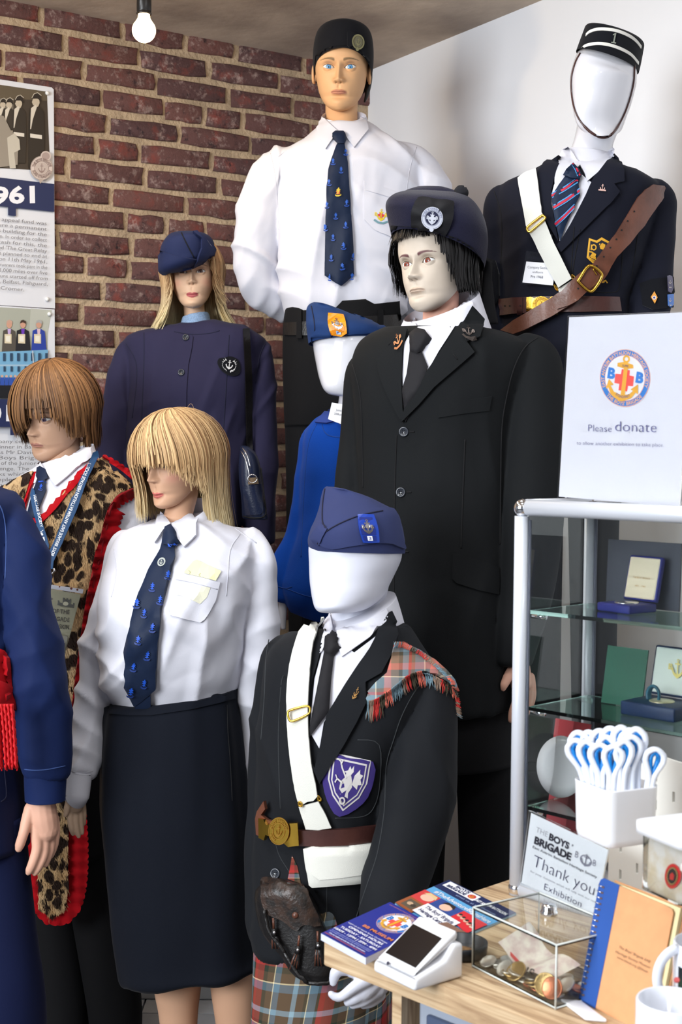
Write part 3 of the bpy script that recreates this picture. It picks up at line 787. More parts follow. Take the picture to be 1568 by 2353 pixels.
M_BUTTON = mat('dark_button', (46, 50, 58), .25, coat=.4)
M_RED = cloth('red_felt', (170, 10, 22), .9, .12, .3)

def wrn(seed, amp, f, a=(1, 1, 1), thr=None):
    """cloth fold field: smooth ridges elongated along one axis"""
    def fn(p):
        q = Vector((p.x*a[0]*f+seed*3.1, p.y*a[1]*f-seed, p.z*a[2]*f+seed*1.7)); n_ = noise.noise(q)+.5*noise.noise(q*2.1+Vector((9, 1, 4)))
        return amp*((1-2*abs(n_))*.6+n_*.6)
    return fn
def fsum(*fs): return lambda p: sum(f(p) for f in fs)
def crease(seed, amp, f, a=(1, 1, 1)):
    """thin pressed-in creases between soft bulges"""
    def fn(p):
        q = Vector((p.x*a[0]*f+seed*3.1, p.y*a[1]*f-seed, p.z*a[2]*f+seed*1.7)); n_ = noise.noise(q+Vector((noise.noise(q*.6), 0, noise.noise(q*.5+Vector((5, 5, 5)))))*.8)
        return amp*(min(abs(n_)*3.2, 1)**.7-.7)
    return fn
def fuse(g, vox=.007, sm=5, disp=None):
    r = remesh(g, vox, sm)
    if disp: r.v = disp_apply(r.v, r.f, disp)
    return r
def skirtfolds(seed, amp, cx, cy, k=9):
    """vertical folds running round a hanging tube"""
    def fn(p):
        a = math.atan2(p.x-cx, p.y-cy); return amp*noise.noise(Vector((math.cos(a)*k*.35+seed, math.sin(a)*k*.35, p.z*1.2)))*1.6
    return fn
def drag(seed, amp, f, ang, px=0, pz=0):
    """slanting pull folds across cloth; ang in degrees in the picture plane"""
    c_, s_ = math.cos(math.radians(ang)), math.sin(math.radians(ang))
    def fn(p):
        u = (p.x+p.y*.3)*c_+p.z*s_; v = -(p.x+p.y*.3)*s_+p.z*c_
        n_ = noise.noise(Vector((u*f*.28+seed, p.y*2, v*f+seed*2))); m_ = noise.noise(Vector((p.x*4+seed, p.y*4, p.z*4)))
        return amp*(1-min(abs(n_)*3.0, 1))**1.3*min(max(m_*3+.6, 0), 1)
    return fn
def flatemb(d): return d
def button(parent, px, py, surf, r=.0085, m=None, holes=4, name='button', label=None):
    p, n = surf(px, py); M = n.to_track_quat('Z', 'Y').to_matrix().to_4x4(); M.translation = p+n*.002
    g = lathe([(.0001, -.001), (r, -.001), (r, .0022), (r*.88, .0034), (r*.72, .0030), (r*.6, .0016), (.0001, .0014)], M, 24, False)
    for i in range(holes):
        a = math.pi/4+i*2*math.pi/holes; c = lathe([(.0001, .0015), (r*.12, .0019), (.0001, .0021)], M @ Matrix.Translation((r*.26*math.cos(a), r*.26*math.sin(a), 0)), 8, False); g.addg(c, 1)
    return g.mk(name, [m or M_BUTTON, M_DARKSEAM], parent, label=label)
def tie_motif(d, x, y, s, c1, c2, tilt=0.0):
    mf = d.mapf; d.mapf = lambda u, v: (x+(u*math.cos(tilt)-v*math.sin(tilt))*s, y+(u*math.sin(tilt)+v*math.cos(tilt))*s)
    d.poly([(-.12, -1), (.12, -1), (.12, -.7), (.4, -.65), (.4, -.45), (.12, -.45), (.5, -.1), (.12, -.1), (.12, .1), (.5, .35), (.12, .3), (.12, .45), (-.12, .45), (-.12, .3), (-.5, .35), (-.12, .1), (-.12, -.1), (-.5, -.1), (-.12, -.45), (-.4, -.45), (-.4, -.65), (-.12, -.7)], c1)
    d.poly([(-.7, .45), (-.3, .62), (0, .66), (.3, .62), (.7, .45), (.62, .8), (.3, .98), (-.3, .98), (-.62, .8)], c1 if c2 is None else c2)
    d.mapf = mf
def ring_loop(pts, r, m, nm, par, sf, off):
    cx = sum(p[0] for p in pts)/len(pts); cy = sum(p[1] for p in pts)/len(pts); f = flatS(sf, cx, cy)
    q = [Vector(x) for x in smooth_poly(pts, 4)]; q.append(q[0]); ks = []
    for v in q: p, n = f(v.x, v.y); ks.append((p+n*off, r))
    return tube3(ks, 8, caps=False).mk(nm, m, par)
def sidecap_badge(parent, surf, c, ux, uy, body, num, silver=M_SILVER, off=.004):
    """plastic cap badge: barrel-shaped plate with a metal anchor and a number tile"""
    mp = aff(c, ux, uy); pl = [(-.5, -1), (.5, -1), (.62, 0), (.5, 1), (-.5, 1), (-.62, 0)]
    q = smooth_poly([mp(*p) for p in [(-.42, -1), (.42, -1), (.54, -.86), (.62, 0), (.54, .86), (.42, 1), (-.42, 1), (-.54, .86), (-.62, 0), (-.54, -.86)]], 3)
    o = drape('badge', q, surf, body[0], parent, off=off+.003, th=.006, res=None, smooth=False)
    s2 = Surf(o); d = Decal(s2, .0008, mapf=mp)
    d.poly([(-.44, -.88), (.44, -.88), (.5, 0), (.46, .42), (-.46, .42), (-.5, 0)], body[1]); d.poly([(-.44, .5), (.44, .5), (.4, .88), (-.4, .88)], body[1])
    anchor(d, 0, -.16, .62, silver); d.circle(0, -.2, .17, silver); d.text('B', (-.40, -.05), (-.2, -.05), .26, silver, .03); d.text('B', (.2, -.05), (.40, -.05), .26, silver, .03)
    d.poly([(-.17, .52), (.17, .52), (.17, .86), (-.17, .86)], num[1]); d.text(num[0], (-.09, .8), (.09, .8), .22, num[2], .03)
    d.mk('emblem', o); return o
# ================================================================ A: TALL MAN IN WHITE SHIRT (on the far plinth)
def A():
    F = Fig(3.95, 0.0); zf = P(784, 720, 3.95).z - 1.02
    plinth(-.17, .22, 3.80, 4.3, zf, 'tall black plinth under the white-shirted man')
    T = thing('mannequin', 'tall male mannequin in white shirt, navy tie and black beret before the brick wall', 'mannequin', (P(784, 700, 3.95).x, 3.95, zf))
    M = head_mat(785, 155, 3.97, .250, -4.5, 10, 1)
    sk = (214, 168, 124)
    b = xf(head_geo('man', sk, lips=(196, 136, 112), brow=(122, 98, 70), lid=(150, 112, 88), nose=.95), M); b.addg(neck_geo(M, P(784, 320, 3.99), .185, .24, sk))
    b.addg(paint(F.loft([F.ring(y, l, r, t) for y, l, r, t in ((330, 690, 880, .09), (420, 660, 930, .11), (700, 680, 900, .09), (820, 672, 910, .10))], 32, 3), sk))
    for s, x in ((-1, 715), (1, 850)):
        b.addg(paint(F.tube([(x, 800, 0, 40), (x, 1050, 0, 34), (x, 1250, 0, 28), (x, 1490, 0, 20)], 16, 3), sk))
    b.mk('body', M_SKIN, T, paint=True)
    for s in (-1, 1): xf(eye_geo(s, (78, 140, 190), (.02, 0)), M).mk('eye', M_EYE, T, paint=True)
    # beret
    hb = Fig(3.97)
    cap = hb.loft([hb.ring(168, 722, 854, .118, yr=176, tilt=-.36, ex=2), hb.ring(150, 720, 858, .122, yr=154, tilt=-.3, ex=2), hb.ring(118, 720, 859, .122, yr=120, tilt=-.3, ex=2), hb.ring(84, 727, 854, .112, yr=86, tilt=-.15, ex=2), hb.ring(66, 742, 838, .09, yr=68, ex=2), hb.ring(56, 766, 812, .045, yr=58, ex=2)], 72, 6, (False, True))
    co = cap.mk('beret', M_BLKFELT, T)
    sc = Surf(co)
    bd = drape('headband', [(724, 160), (727, 128), (733, 118), (765, 106), (800, 104), (830, 114), (849, 138), (848, 152), (842, 144), (836, 134), (818, 121), (795, 121), (765, 124), (738, 135), (731, 150), (729, 160)], sc, M_RIB, co, off=.003, th=.005, res=6)
    drape('cockade', [(798, 74), (802, 70), (834, 84), (842, 104), (838, 130), (812, 118), (798, 104)], sc, M_BLKFELT, co, off=.006, th=.006, res=6)
    d = Decal(flatS(sc, 821, 97), .0085, .0006, mapf=aff((821, 97), (14, 5), (-3, 17)))
    mb = mat('tarnished_brass', (150, 146, 108), .35, metal=.7); d.circle(0, 0, 1, mb); d.ring(0, 0, .72, .78, (70, 66, 50)); d.circle(0, 0, .66, (96, 94, 74)); anchor(d, 0, 0, .62, mb); d.circle(0, 1.0, .25, mb)
    d.mk('cap_badge', co)
    # hair strip behind the ear
    F2 = Fig(4.02); F2.tube([(846, 140, 0, 9), (848, 180, .01, 8), (844, 215, .01, 5), (838, 235, .01, 2)], 8, 4).mk('hair', mat('black_hair', (18, 16, 16), .4), T)
    # shirt
    dsp = fsum(drag(2, .014, 9, 82), drag(7, .009, 16, 70), drag(5, .010, 12, -35), wrn(4, .003, 8))
    g = F.loft([F.ring(288, 738, 842, .070, ex=2), F.ring(308, 714, 868, .082, ex=2), F.ring(328, 690, 905, .094), F.ring(348, 655, 950, .104), F.ring(372, 640, 968, .112), F.ring(420, 636, 972, .122), F.ring(500, 638, 968, .128), F.ring(580, 645, 955, .124), F.ring(650, 652, 938, .116), F.ring(690, 655, 930, .116), F.ring(722, 662, 918, .104)], 80, 6, (True, True))
    g.addg(F.tube([(676, 372, 0, 34), (640, 392, 0, 46), (612, 440, 0, 50), (600, 500, 0, 48), (592, 560, .01, 47), (588, 610, .02, 46), (598, 655, .04, 42), (630, 690, .08, 32), (668, 715, .12, 24)], 32, 6))
    g.addg(F.tube([(905, 352, 0, 30), (948, 378, 0, 44), (978, 424, 0, 50), (990, 490, 0, 50), (992, 560, .01, 47), (985, 620, .02, 46), (962, 670, .04, 40), (930, 710, .08, 30), (890, 730, .12, 24)], 32, 6))
    so = fuse(g, .006, 14, dsp).mk('shirt', M_SHIRT, T); ss = Surf(so)
    sd = F.loft([F.ring(266, 740, 842, .060, tilt=.5, ex=2), F.ring(282, 734, 848, .066, tilt=.35, ex=2), F.ring(306, 722, 862, .078, tilt=.1, ex=2)], 48, 5, (False, False)).mk('collar_stand', M_SHIRT, T)
    G0 = G(); G0.addg(neck_geo(M, P(784, 320, 3.99), .185, .24)); col = Surf(so, sd)
    drape('collar', [(741, 276), (746, 270), (757, 284), (778, 304), (766, 318), (749, 343), (736, 318), (727, 292)], col, M_SHIRT, so, off=.007, th=.007, res=7)
    drape('collar', [(790, 305), (812, 290), (832, 268), (836, 270), (845, 292), (846, 300), (814, 340), (800, 322)], col, M_SHIRT, so, off=.007, th=.007, res=7)
    seams('seam', [[(622, 352), (632, 400), (638, 460), (641, 528)], [(958, 338), (944, 380), (936, 430), (934, 500)], [(700, 318), (660, 345), (640, 360)]], ss, M_WSEAM, so, .0009)
    drape('pocket', [(837, 416), (842, 418), (932, 447), (932, 560), (900, 545), (862, 528), (838, 505)], ss, M_SHIRT, so, off=.004, th=.003, res=9)
    seams('pocket_hem', [[(840, 438), (880, 449), (916, 462)]], ss, M_WSEAM, so, .001, .005)
    d = Decal(ss, .0052, mapf=aff((876, 494), (16, 1), (-1, 16)))
    d.poly([(-.25, -.3), (.2, -.3), (.2, -.12), (.45, -.12), (.45, .2), (.2, .2), (.2, .45), (-.2, .45), (-.2, .2), (-.45, .2), (-.45, -.12), (-.25, -.12)], (216, 60, 50)); anchor(d, 0, .05, 1.0, (222, 196, 40))
    d.text('B', (-.95, .15), (-.55, .15), .5, (226, 200, 60), .03); d.text('B', (.55, .15), (.95, .15), .5, (226, 200, 60), .03); d.line([(-1, .75), (-.4, 1.12), (.3, 1.18), (1, .85)], .28, (110, 150, 160)); d.mk('emblem', so)
    # tie
    drape('tie', [(765, 308), (772, 303), (788, 303), (794, 309), (796, 322), (791, 329), (800, 372), (806, 470), (814, 632), (783, 657), (746, 633), (748, 500), (756, 390), (776, 330), (764, 318)], ss, M_TIE, T, off=.010, th=.010, res=9, puff=.004, edge=8)
    to = bpy.data.objects['tie'] if 'tie' in bpy.data.objects else None
    to = [o for o in bpy.data.objects if o.name.startswith('tie')][-1]; st = Surf(to)
    drape('knot', [(765, 308), (772, 302), (789, 302), (795, 309), (797, 320), (792, 330), (777, 331), (768, 322)], st, M_TIE, to, off=.005, th=.006, res=6, puff=.004, edge=8)
    d = Decal(st, .001)
    for (x, y) in ((795, 350), (766, 372), (784, 391), (757, 420), (797, 467), (752, 472), (772, 497), (795, 518), (766, 546), (749, 524), (790, 566), (762, 593), (787, 613), (810, 590), (759, 638), (808, 636)):
        tie_motif(d, x, y, 8, (40, 92, 190), (34, 74, 160))
    tie_motif(d, 777, 442, 9.5, (220, 190, 60), (220, 190, 60)); d.poly([(774, 440), (780, 440), (780, 446), (774, 446)], (200, 70, 40)); d.mk('anchor_motif', to, kind='stuff')
    # trousers + belt
    wt = wrn(7, .005, 5, (1.6, 1, .5))
    g = F.loft([F.ring(712, 658, 922, .118, yr=690), F.ring(760, 650, 922, .122), F.ring(840, 648, 925, .125), F.ring(930, 650, 922, .120), F.ring(980, 652, 918, .11)], 60, 6, disp=wt)
    g.addg(F.tube([(725, 940, 0, 74), (722, 1080, 0, 66), (720, 1250, 0, 62), (718, 1400, 0, 58), (718, 1528, 0, 55)], 36, 8, wt)); g.addg(F.tube([(850, 940, 0, 74), (852, 1080, 0, 66), (855, 1250, 0, 62), (857, 1400, 0, 58), (857, 1528, 0, 55)], 36, 8, wt))
    tr = g.mk('trousers', M_BLKTROU, T); stt = Surf(tr)
    bo = drape('belt', [(655, 742), (720, 738), (800, 730), (922, 722), (924, 760), (800, 768), (715, 771), (655, 770)], stt, M_BLKLEATH, tr, off=.006, th=.006, res=12)
    for x in (690, 874): drape('belt_loop', [(x-5, 712), (x+5, 712), (x+6, 778), (x-6, 778)], stt, M_BLKTROU, tr, off=.009, th=.004, res=10)
    drape('waistband', [(662, 716), (790, 706), (918, 692), (920, 722), (800, 731), (658, 742)], Surf(tr, so), M_BLKTROU, tr, off=.003, th=.003, res=12)
    # shoes hidden behind the others
    return T
A()
# ================================================================ B: GIRL IN NAVY JACKET
def B():
    F = Fig(4.05, 0.0); zf = P(446, 705, 4.05).z - 1.38; fx = P(446, 700, 4.05).x
    plinth(fx-.24, fx+.20, 3.86, 4.24, zf, 'pale plinth under the girl in the navy jacket', mat('pale_plinth_paint', (176, 178, 180), .6))
    T = thing('mannequin', 'female mannequin with blonde bob, navy side cap and navy buttoned jacket with anchor badge', 'mannequin', (fx, 4.05, zf))
    M = head_mat(442, 629, 4.05, .217, 4, -2, -2.5)
    sk = (234, 192, 158)
    b = xf(head_geo('woman', sk, lips=(206, 112, 112), brow=(150, 110, 80), blush=(224, 148, 124), lid=(170, 130, 110)), M); b.addg(neck_geo(M, P(450, 770, 4.08), .14, .17, sk))
    b.addg(paint(F.loft([F.ring(y, l, r, t) for y, l, r, t in ((765, 390, 520, .06), (790, 320, 580, .09), (1000, 320, 550, .09), (1200, 310, 545, .10))], 32, 3), sk))
    for x in (390, 490): b.addg(paint(F.tube([(x, 1180, 0, 44), (x, 1400, 0, 34), (x, 1600, 0, 30), (x, P and px_of(Vector((fx, 4.05, zf)))[1], 0, 22)], 16, 3), sk))
    b.addg(paint(F.tube([(598, 1150, 0, 20), (600, 1240, 0, 13), (603, 1252, 0, 9), (603, 1262, 0, 5)], 12, 3), sk))
    b.mk('body', M_SKIN, T, paint=True)
    for s in (-1, 1): xf(eye_geo(s, (110, 80, 74), (-.02, .02)), M).mk('eye', M_EYE, T, paint=True)
    def colf(t, b_, p, ph):
        base = Vector(lin((168, 124, 84))).lerp(Vector(lin((218, 180, 132))), b_); tip = Vector(lin((236, 222, 178)))
        return tuple(base.lerp(tip, min(1, max(0, (.35-p.z)/.5))))
    def ln(ph, R):
        a = abs(ph)
        if ph > 0 and a < .75: return .53+.12*R.random()
        if ph > 0 and a < 1.1: return .50-1.6*(a-.75)+.1*R.random()
        if a < .80: return .60
        if a < 1.0: return -.22+.12*R.random() if a > .86 else .30*R.random()
        return -.34+.12*R.random()
    h = wig(M, n=3000, ax=(.385, .43, .49), length=ln, flip=.20, colf=colf, lift=.06, rs=5, wid=.020, noise_amp=.035)
    h.mk('wig', M_HAIR, T, paint=True, label='blonde shoulder-length wig', kind='stuff')
    # navy side cap, tilted over the right eye
    hb = Fig(3.98)
    cap = hb.loft([hb.ring(631, 372, 455, .05, yr=607, tilt=.2, ex=2), hb.ring(621, 368, 483, .105, yr=588, tilt=.15), hb.ring(600, 368, 491, .115, yr=574, tilt=.1), hb.ring(575, 371, 491, .12, yr=556), hb.ring(556, 380, 484, .11, yr=545), hb.ring(541, 392, 470, .07, yr=538), hb.ring(536, 405, 458, .03, yr=535)], 64, 6)
    co = cap.mk('side_cap', M_NAVYCAP2, T); sc = Surf(co)
    drape('cap_flap', [(367, 575), (380, 580), (418, 591), (451, 595), (448, 606), (440, 619), (420, 624), (395, 628), (368, 629)], sc, M_NAVYCAP2, co, off=.007, th=.008, res=7)
    drape('cap_flap', [(443, 536), (452, 535), (464, 546), (488, 566), (491, 572), (486, 590), (466, 608), (440, 620), (438, 616), (451, 596), (461, 570), (461, 548)], sc, M_NAVYCAP2, co, off=.011, th=.010, res=7)
    seams('seam', [[(417, 535), (430, 562), (446, 592)]], sc, M_DARKSEAM, co, .0016, .001)
    sf = Surf([o for o in bpy.data.objects if o.name.startswith('cap_flap')][-1])
    d = Decal(sf, .002, mapf=aff((481, 559), (4, 5), (6, 9))); anchor(d, 0, 0, .9, M_SILVER); d.mk('cap_badge', co)
    # roll neck
    rn = F.loft([F.ring(778, 400, 506, .070, ex=2), F.ring(762, 408, 496, .062, ex=2), F.ring(748, 414, 488, .056, ex=2), F.ring(733, 419, 480, .052, ex=2, yr=722), F.ring(729, 421, 477, .048, ex=2, yr=718)], 48, 5, disp=wrn(3, .0015, 30))
    ro = rn.mk('roll_neck', mat('pale_blue_check_knit', (150, 176, 208), .9, var=.35, vscale=420, bump=.4, bscale=600, bdist=.001), T)
    seams('seam', [[(424, 760), (452, 761), (482, 752)]], Surf(ro), mat('blue_fold_line', (90, 110, 150), .9), ro, .0012, 0)
    # jacket
    dsp = fsum(wrn(9, .003, 5, (1.6, 1, .5)), wrn(12, .001, 16))
    g = F.loft([F.ring(748, 400, 512, .070, ex=2), F.ring(757, 350, 556, .085), F.ring(768, 306, 592, .095), F.ring(786, 288, 610, .105), F.ring(830, 297, 600, .122), F.ring(900, 300, 588, .140), F.ring(1000, 297, 575, .128), F.ring(1100, 290, 568, .132), F.ring(1205, 284, 566, .140)], 80, 6, (True, True))
    ds = fsum(wrn(21, .004, 8), wrn(25, .0015, 24))
    g.addg(F.tube([(318, 792, 0, 20), (295, 812, 0, 27), (284, 870, -.01, 33), (272, 940, -.01, 37), (258, 1010, -.02, 38), (252, 1080, -.04, 37), (262, 1160, -.07, 34), (278, 1225, -.09, 30)], 30, 6))
    g.addg(F.tube([(585, 795, 0, 20), (602, 815, 0, 24), (602, 870, 0, 30), (600, 960, 0, 34), (600, 1060, 0, 34), (598, 1160, 0, 34), (596, 1246, 0, 33)], 30, 6))
    jo = fuse(g, .0065, 5, fsum(drag(31, .010, 8, 84), drag(33, .006, 12, 60), wrn(9, .004, 5))).mk('jacket', M_NAVYJKT, T); sj = Surf(jo)
    drape('placket', [(406, 766), (420, 770), (440, 770), (444, 775), (441, 800), (433, 840), (429, 900), (428, 1000), (428, 1200), (380, 1200), (385, 1000), (395, 850)], sj, M_NAVYJKT, jo, off=.004, th=.005, res=12)
    bs = Surf(*[o for o in bpy.data.objects if o.name.startswith('placket')], jo)
    button(jo, 427, 776, bs, .0095, M_BUTTON); button(jo, 417, 856, bs, .0095, M_BUTTON)
    seams('seam', [[(400, 762), (440, 768), (480, 766), (505, 760)], [(331, 765), (331, 830), (326, 960), (322, 1100)], [(527, 770), (519, 900), (513, 1000), (508, 1110)], [(290, 790), (312, 830), (314, 880), (304, 960)], [(609, 790), (596, 822), (588, 880)], [(407, 858), (400, 857)]], sj, M_NAVYSEAM, jo, .0012)
    o = drape('badge', smooth_poly([(516, 822), (530, 819), (546, 827), (552, 842), (550, 858), (540, 864), (524, 862), (508, 850), (500, 835), (504, 824)], 3), sj, M_BLKFELT, jo, off=.004, th=.005, res=None, smooth=False)
    d = Decal(flatS(Surf(o), 526, 841), .002, mapf=aff((526, 841), (21, 4), (-3, 20))); wh = flat((214, 214, 214), .4)
    for s in (-1, 1):
        for k in range(7):
            a = .35+k*.33; x, y = s*.78*math.sin(a)*1.0, .78*math.cos(a); d.poly([(x, y), (x+s*.28*math.cos(a+.5), y-.28*math.sin(a+.9)-.05), (x+s*.05, y-.34), (x-s*.1, y-.15)], wh)
    anchor(d, 0, -.12, .62, wh); d.mk('emblem', o)
    F2 = Fig(4.07); g = F2.loft([F2.ring(1180, 300, 552, .11), F2.ring(1240, 296, 556, .12), F2.ring(1500, 300, 556, .13), F2.ring(1640, 320, 540, .13)], 40, 5)
    g.mk('skirt', M_SKIRT, T)
    # shoulder bag hangs on the jacket shoulder
    H = thing('shoulder_bag', 'small navy leather shoulder bag hanging on a long strap from the navy jacket', 'bag', tuple(P(580, 1190, 3.88)))
    ks = [(566, 757), (568, 790), (571, 850), (573, 950), (575, 1040), (576, 1092)]
    def sy(x, y): q, n = sj(x, y); return q+Vector((0, -.012, 0)), n
    bw = band(ks, 7.5); drape('strap', bw, sy, M_BLKLEATH, H, off=.004, th=.004, res=14)
    FB = Fig(3.86); g = FB.loft([FB.ring(1190, 566, 608, .05, dY=.02), FB.ring(1186, 560, 612, .062, dY=.02), FB.ring(1120, 552, 602, .062), FB.ring(1075, 549, 599, .06), FB.ring(1045, 551, 590, .05), FB.ring(1028, 553, 574, .03), FB.ring(1024, 556, 564, .01)], 32, 5)
    bo = g.mk('bag_body', mat('navy_leather', (30, 38, 62), .35, bump=.3, bscale=200, bdist=.002), H); sb = Surf(bo)
    drape('flap_pocket', [(559, 1118), (598, 1112), (604, 1175), (598, 1182), (566, 1184)], sb, bpy.data.materials['navy_leather'], bo, off=.004, th=.005, res=9)
    seams('zip', [[(553, 1034), (562, 1050), (570, 1075), (574, 1100)], [(556, 1028), (567, 1045), (576, 1075)]], sb, M_SILVER, bo, .0016, .002)
    seams('piping', [[(560, 1186), (585, 1190), (610, 1182), (606, 1130), (600, 1075)]], sb, M_BLACK, bo, .0022, .001)
    p, n = sb(578, 1100); M2 = frame(p+n*.012, (1, 0, 0), (0, 0, 1)); ks = [(M2 @ Vector((.0125*math.cos(a), .0125*math.sin(a)*.9, 0)), .0016) for a in [i*math.pi*2/20 for i in range(21)]]
    tube3(ks, 8).mk('ring', M_SILVER, H); drape('ring_tab', [(571, 1098), (590, 1097), (592, 1112), (571, 1113)], sb, mat('tan_tab', (130, 110, 86), .6), H, off=.006, th=.004, res=8)
    q, n = sy(575, 1070); M2 = n.to_track_quat('Z', 'Y').to_matrix().to_4x4(); M2.translation = q+n*.004; lathe([(.0001, .003), (.003, .002), (.003, 0)], M2, 12).mk('stud', M_SILVER, H)
B()

# ================================================================ C: MAN IN LONG BLACK SUIT
def C():
    F = Fig(3.15, -.16); zf = P(966, 713, 3.15).z - 1.56; fx = P(1040, 900, 3.15).x
    plinth(.10, .425, 2.98, 3.27, zf, 'low black plinth under the dark-suited man')
    T = thing('mannequin', 'pale male mannequin in black three-button suit, black tie and navy bonnet with silver badge', 'mannequin', (fx, 3.15, zf))
    M = head_mat(997, 605, 3.15, .231, -36, 1, -5)
    sk = (206, 192, 176)
    b = xf(head_geo('man', sk, lips=(200, 178, 160), brow=(96, 56, 62), lid=(112, 92, 70), wide=1.0, nose=1.12, browang=.06), M); b.addg(neck_geo(M, P(1010, 800, 3.17), .175, .22, (232, 176, 154)))
    b.addg(paint(F.loft([F.ring(y, l, r, t) for y, l, r, t in ((800, 900, 1180, .09), (900, 870, 1180, .11), (1300, 880, 1160, .11), (1600, 890, 1160, .10))], 32, 3), sk))
    for x in (950, 1100): b.addg(paint(F.tube([(x, 1560, 0, 60), (x, 1800, 0, 50), (x, 2150, 0, 40), (x, 2200, 0, 30)], 16, 3), sk))
    hd = hand(3.03, [[(1188, 1480, 0, 26), (1195, 1535, 0, 24), (1198, 1570, 0, 26)], [(1185, 1530, -.01, 13), (1171, 1550, -.02, 12), (1160, 1572, -.03, 10), (1157, 1582, -.03, 7)], [(1198, 1560, 0, 15), (1192, 1600, -.01, 12), (1179, 1635, -.02, 10), (1175, 1654, -.02, 8)], [(1204, 1560, .01, 15), (1202, 1605, .01, 12), (1195, 1640, .0, 10), (1189, 1657, 0, 8)], [(1212, 1560, .02, 14), (1214, 1605, .02, 11), (1208, 1640, .02, 9)], [(1218, 1556, .03, 12), (1224, 1595, .03, 9), (1220, 1622, .03, 7)]])
    b.addg(paint(hd, (222, 172, 150))); b.mk('body', M_SKIN, T, paint=True)
    for s in (-1, 1): xf(eye_geo(s, (128, 58, 40), (.10, .0)), M).mk('eye', M_EYE, T, paint=True)
    def colf(t, b_, p, ph): return tuple(c*(.6+.9*b_) for c in lin((26, 24, 25)))
    def ln(ph, R):
        if ph < -1.1: return .2+.1*R.random()
        if ph < .75: return .69+.05*R.random()
        if ph < 1.15: return .60-.8*(ph-.75)
        return .13+.12*R.random() if ph < 2.4 else .0+.1*R.random()
    wig(M, n=2300, ax=(.355, .43, .47), length=ln, flip=-.05, colf=colf, lift=.09, rs=8, wid=.018, sweep=0, noise_amp=.04).mk('wig', M_HAIR, T, paint=True, label='wavy black wig', kind='stuff')
    # navy glengarry bonnet
    hb = Fig(3.15, -.04)
    rg = [hb.ring(552, 902, 1112, .11, yr=608, tilt=-.25, ex=2.1), hb.ring(538, 900, 1117, .118, yr=590, tilt=-.22, ex=2.1), hb.ring(505, 893, 1121, .125, yr=545, tilt=-.12, ex=2.1), hb.ring(478, 889, 1114, .12, yr=505, ex=2.1), hb.ring(462, 893, 1098, .095, yr=474, ex=2), hb.ring(448, 908, 1080, .055, yr=455, ex=2), hb.ring(440, 930, 1060, .024, yr=444, ex=2)]
    co = hb.loft(rg, 80, 7, (False, True), wrn(3, .0015, 9)).mk('bonnet', M_NAVYFELT, T); sc = Surf(co)
    drape('ribbon_band', [(900, 518), (950, 521), (1000, 530), (1050, 547), (1085, 568), (1106, 594), (1113, 622), (1104, 604), (1085, 592), (1050, 574), (1000, 554), (960, 546), (902, 546)], sc, M_RIB, co, off=.003, th=.005, res=7)
    back = Fig(3.2, -.04).loft([Fig(3.2, -.04).ring(500, 905, 1060, .05, ex=2), Fig(3.2, -.04).ring(462, 905, 1062, .05, ex=2), Fig(3.2, -.04).ring(440, 930, 1050, .03, ex=2), Fig(3.2, -.04).ring(429, 960, 1020, .012, ex=2)], 40, 5)
    back.mk('crown_fold', M_NAVYFELT, co)
    d = wrn(31, .004, 90); c_ = P(1060, 443, 3.13)
    s_ = lathe([(.0001, -1)]+[(math.sin(a), -math.cos(a)) for a in [i*math.pi/16 for i in range(1, 16)]]+[(.0001, 1)], Matrix.Translation(c_) @ Matrix.Scale(.0155, 4), 30, False); s_.v = disp_apply(s_.v, s_.f, wrn(31, .003, 130)); s_.mk('pompom', mat('black_pompom', (22, 22, 28), .95), co)
    ck = drape('cockade', smooth_poly([(962, 456), (985, 458), (1010, 461), (1040, 466), (1042, 478), (1040, 505), (1024, 542), (1005, 538), (975, 534), (950, 530), (947, 500), (950, 478)], 2), sc, M_RIB, co, off=.007, th=.008, res=7, dfn=lambda x, y: .0016*math.sin(math.atan2(y-500, x-995)*6))
    d = Decal(flatS(Surf(ck), 993, 502), .0050, .0004, mapf=aff((993, 502), (25, 2), (-2, 26)))
    wm = mat('white_metal_badge', (216, 220, 232), .3, metal=.35)
    d.circle(0, 0, 1, wm); d.circle(0, 0, .62, (22, 26, 60)); d.ring(0, 0, .9, .93, (130, 136, 160)); d.ring(0, 0, .66, .69, (120, 126, 150)); anchor(d, 0, .02, .66, wm); d.poly([(-.14, -.3), (.14, -.3), (.14, -.1), (.3, -.1), (.3, .16), (.14, .16), (.14, .38), (-.14, .38), (-.14, .16), (-.3, .16), (-.3, -.1), (-.14, -.1)], wm)
    d.text('B', (-.52, .12), (-.3, .12), .3, wm, .03); d.text('B', (.3, .12), (.52, .12), .3, wm, .03); d.circle(0, 1.02, .2, wm); d.arctext('SURE & STEADFAST', 0, 0, .72, .16, math.pi*1.02, math.pi*1.98, (110, 116, 146)); d.mk('cap_badge', co)
    tl = Fig(3.22); tl.loft([tl.ring(598, 1112, 1130, .01, dY=-.02), tl.ring(640, 1108, 1134, .006), tl.ring(700, 1102, 1140, .006), tl.ring(745, 1098, 1146, .006)], 16, 5, disp=wrn(2, .004, 12)).mk('ribbon_tail', M_RIB, co)
    # shirt collar and tie
    sf = F.loft([F.ring(775, 925, 1100, .085, ex=2), F.ring(790, 910, 1120, .10), F.ring(810, 880, 1150, .12), F.ring(960, 860, 1160, .13)], 60, 6)
    sf.addg(F.loft([F.ring(718, 946, 1086, .068, yr=688, tilt=.55, ex=2), F.ring(752, 934, 1100, .082, yr=722, tilt=.3, ex=2), F.ring(800, 915, 1120, .10, yr=760, ex=2)], 48, 5, (False, False)))
    so = sf.mk('shirt', M_SHIRT, T); ss = Surf(so)
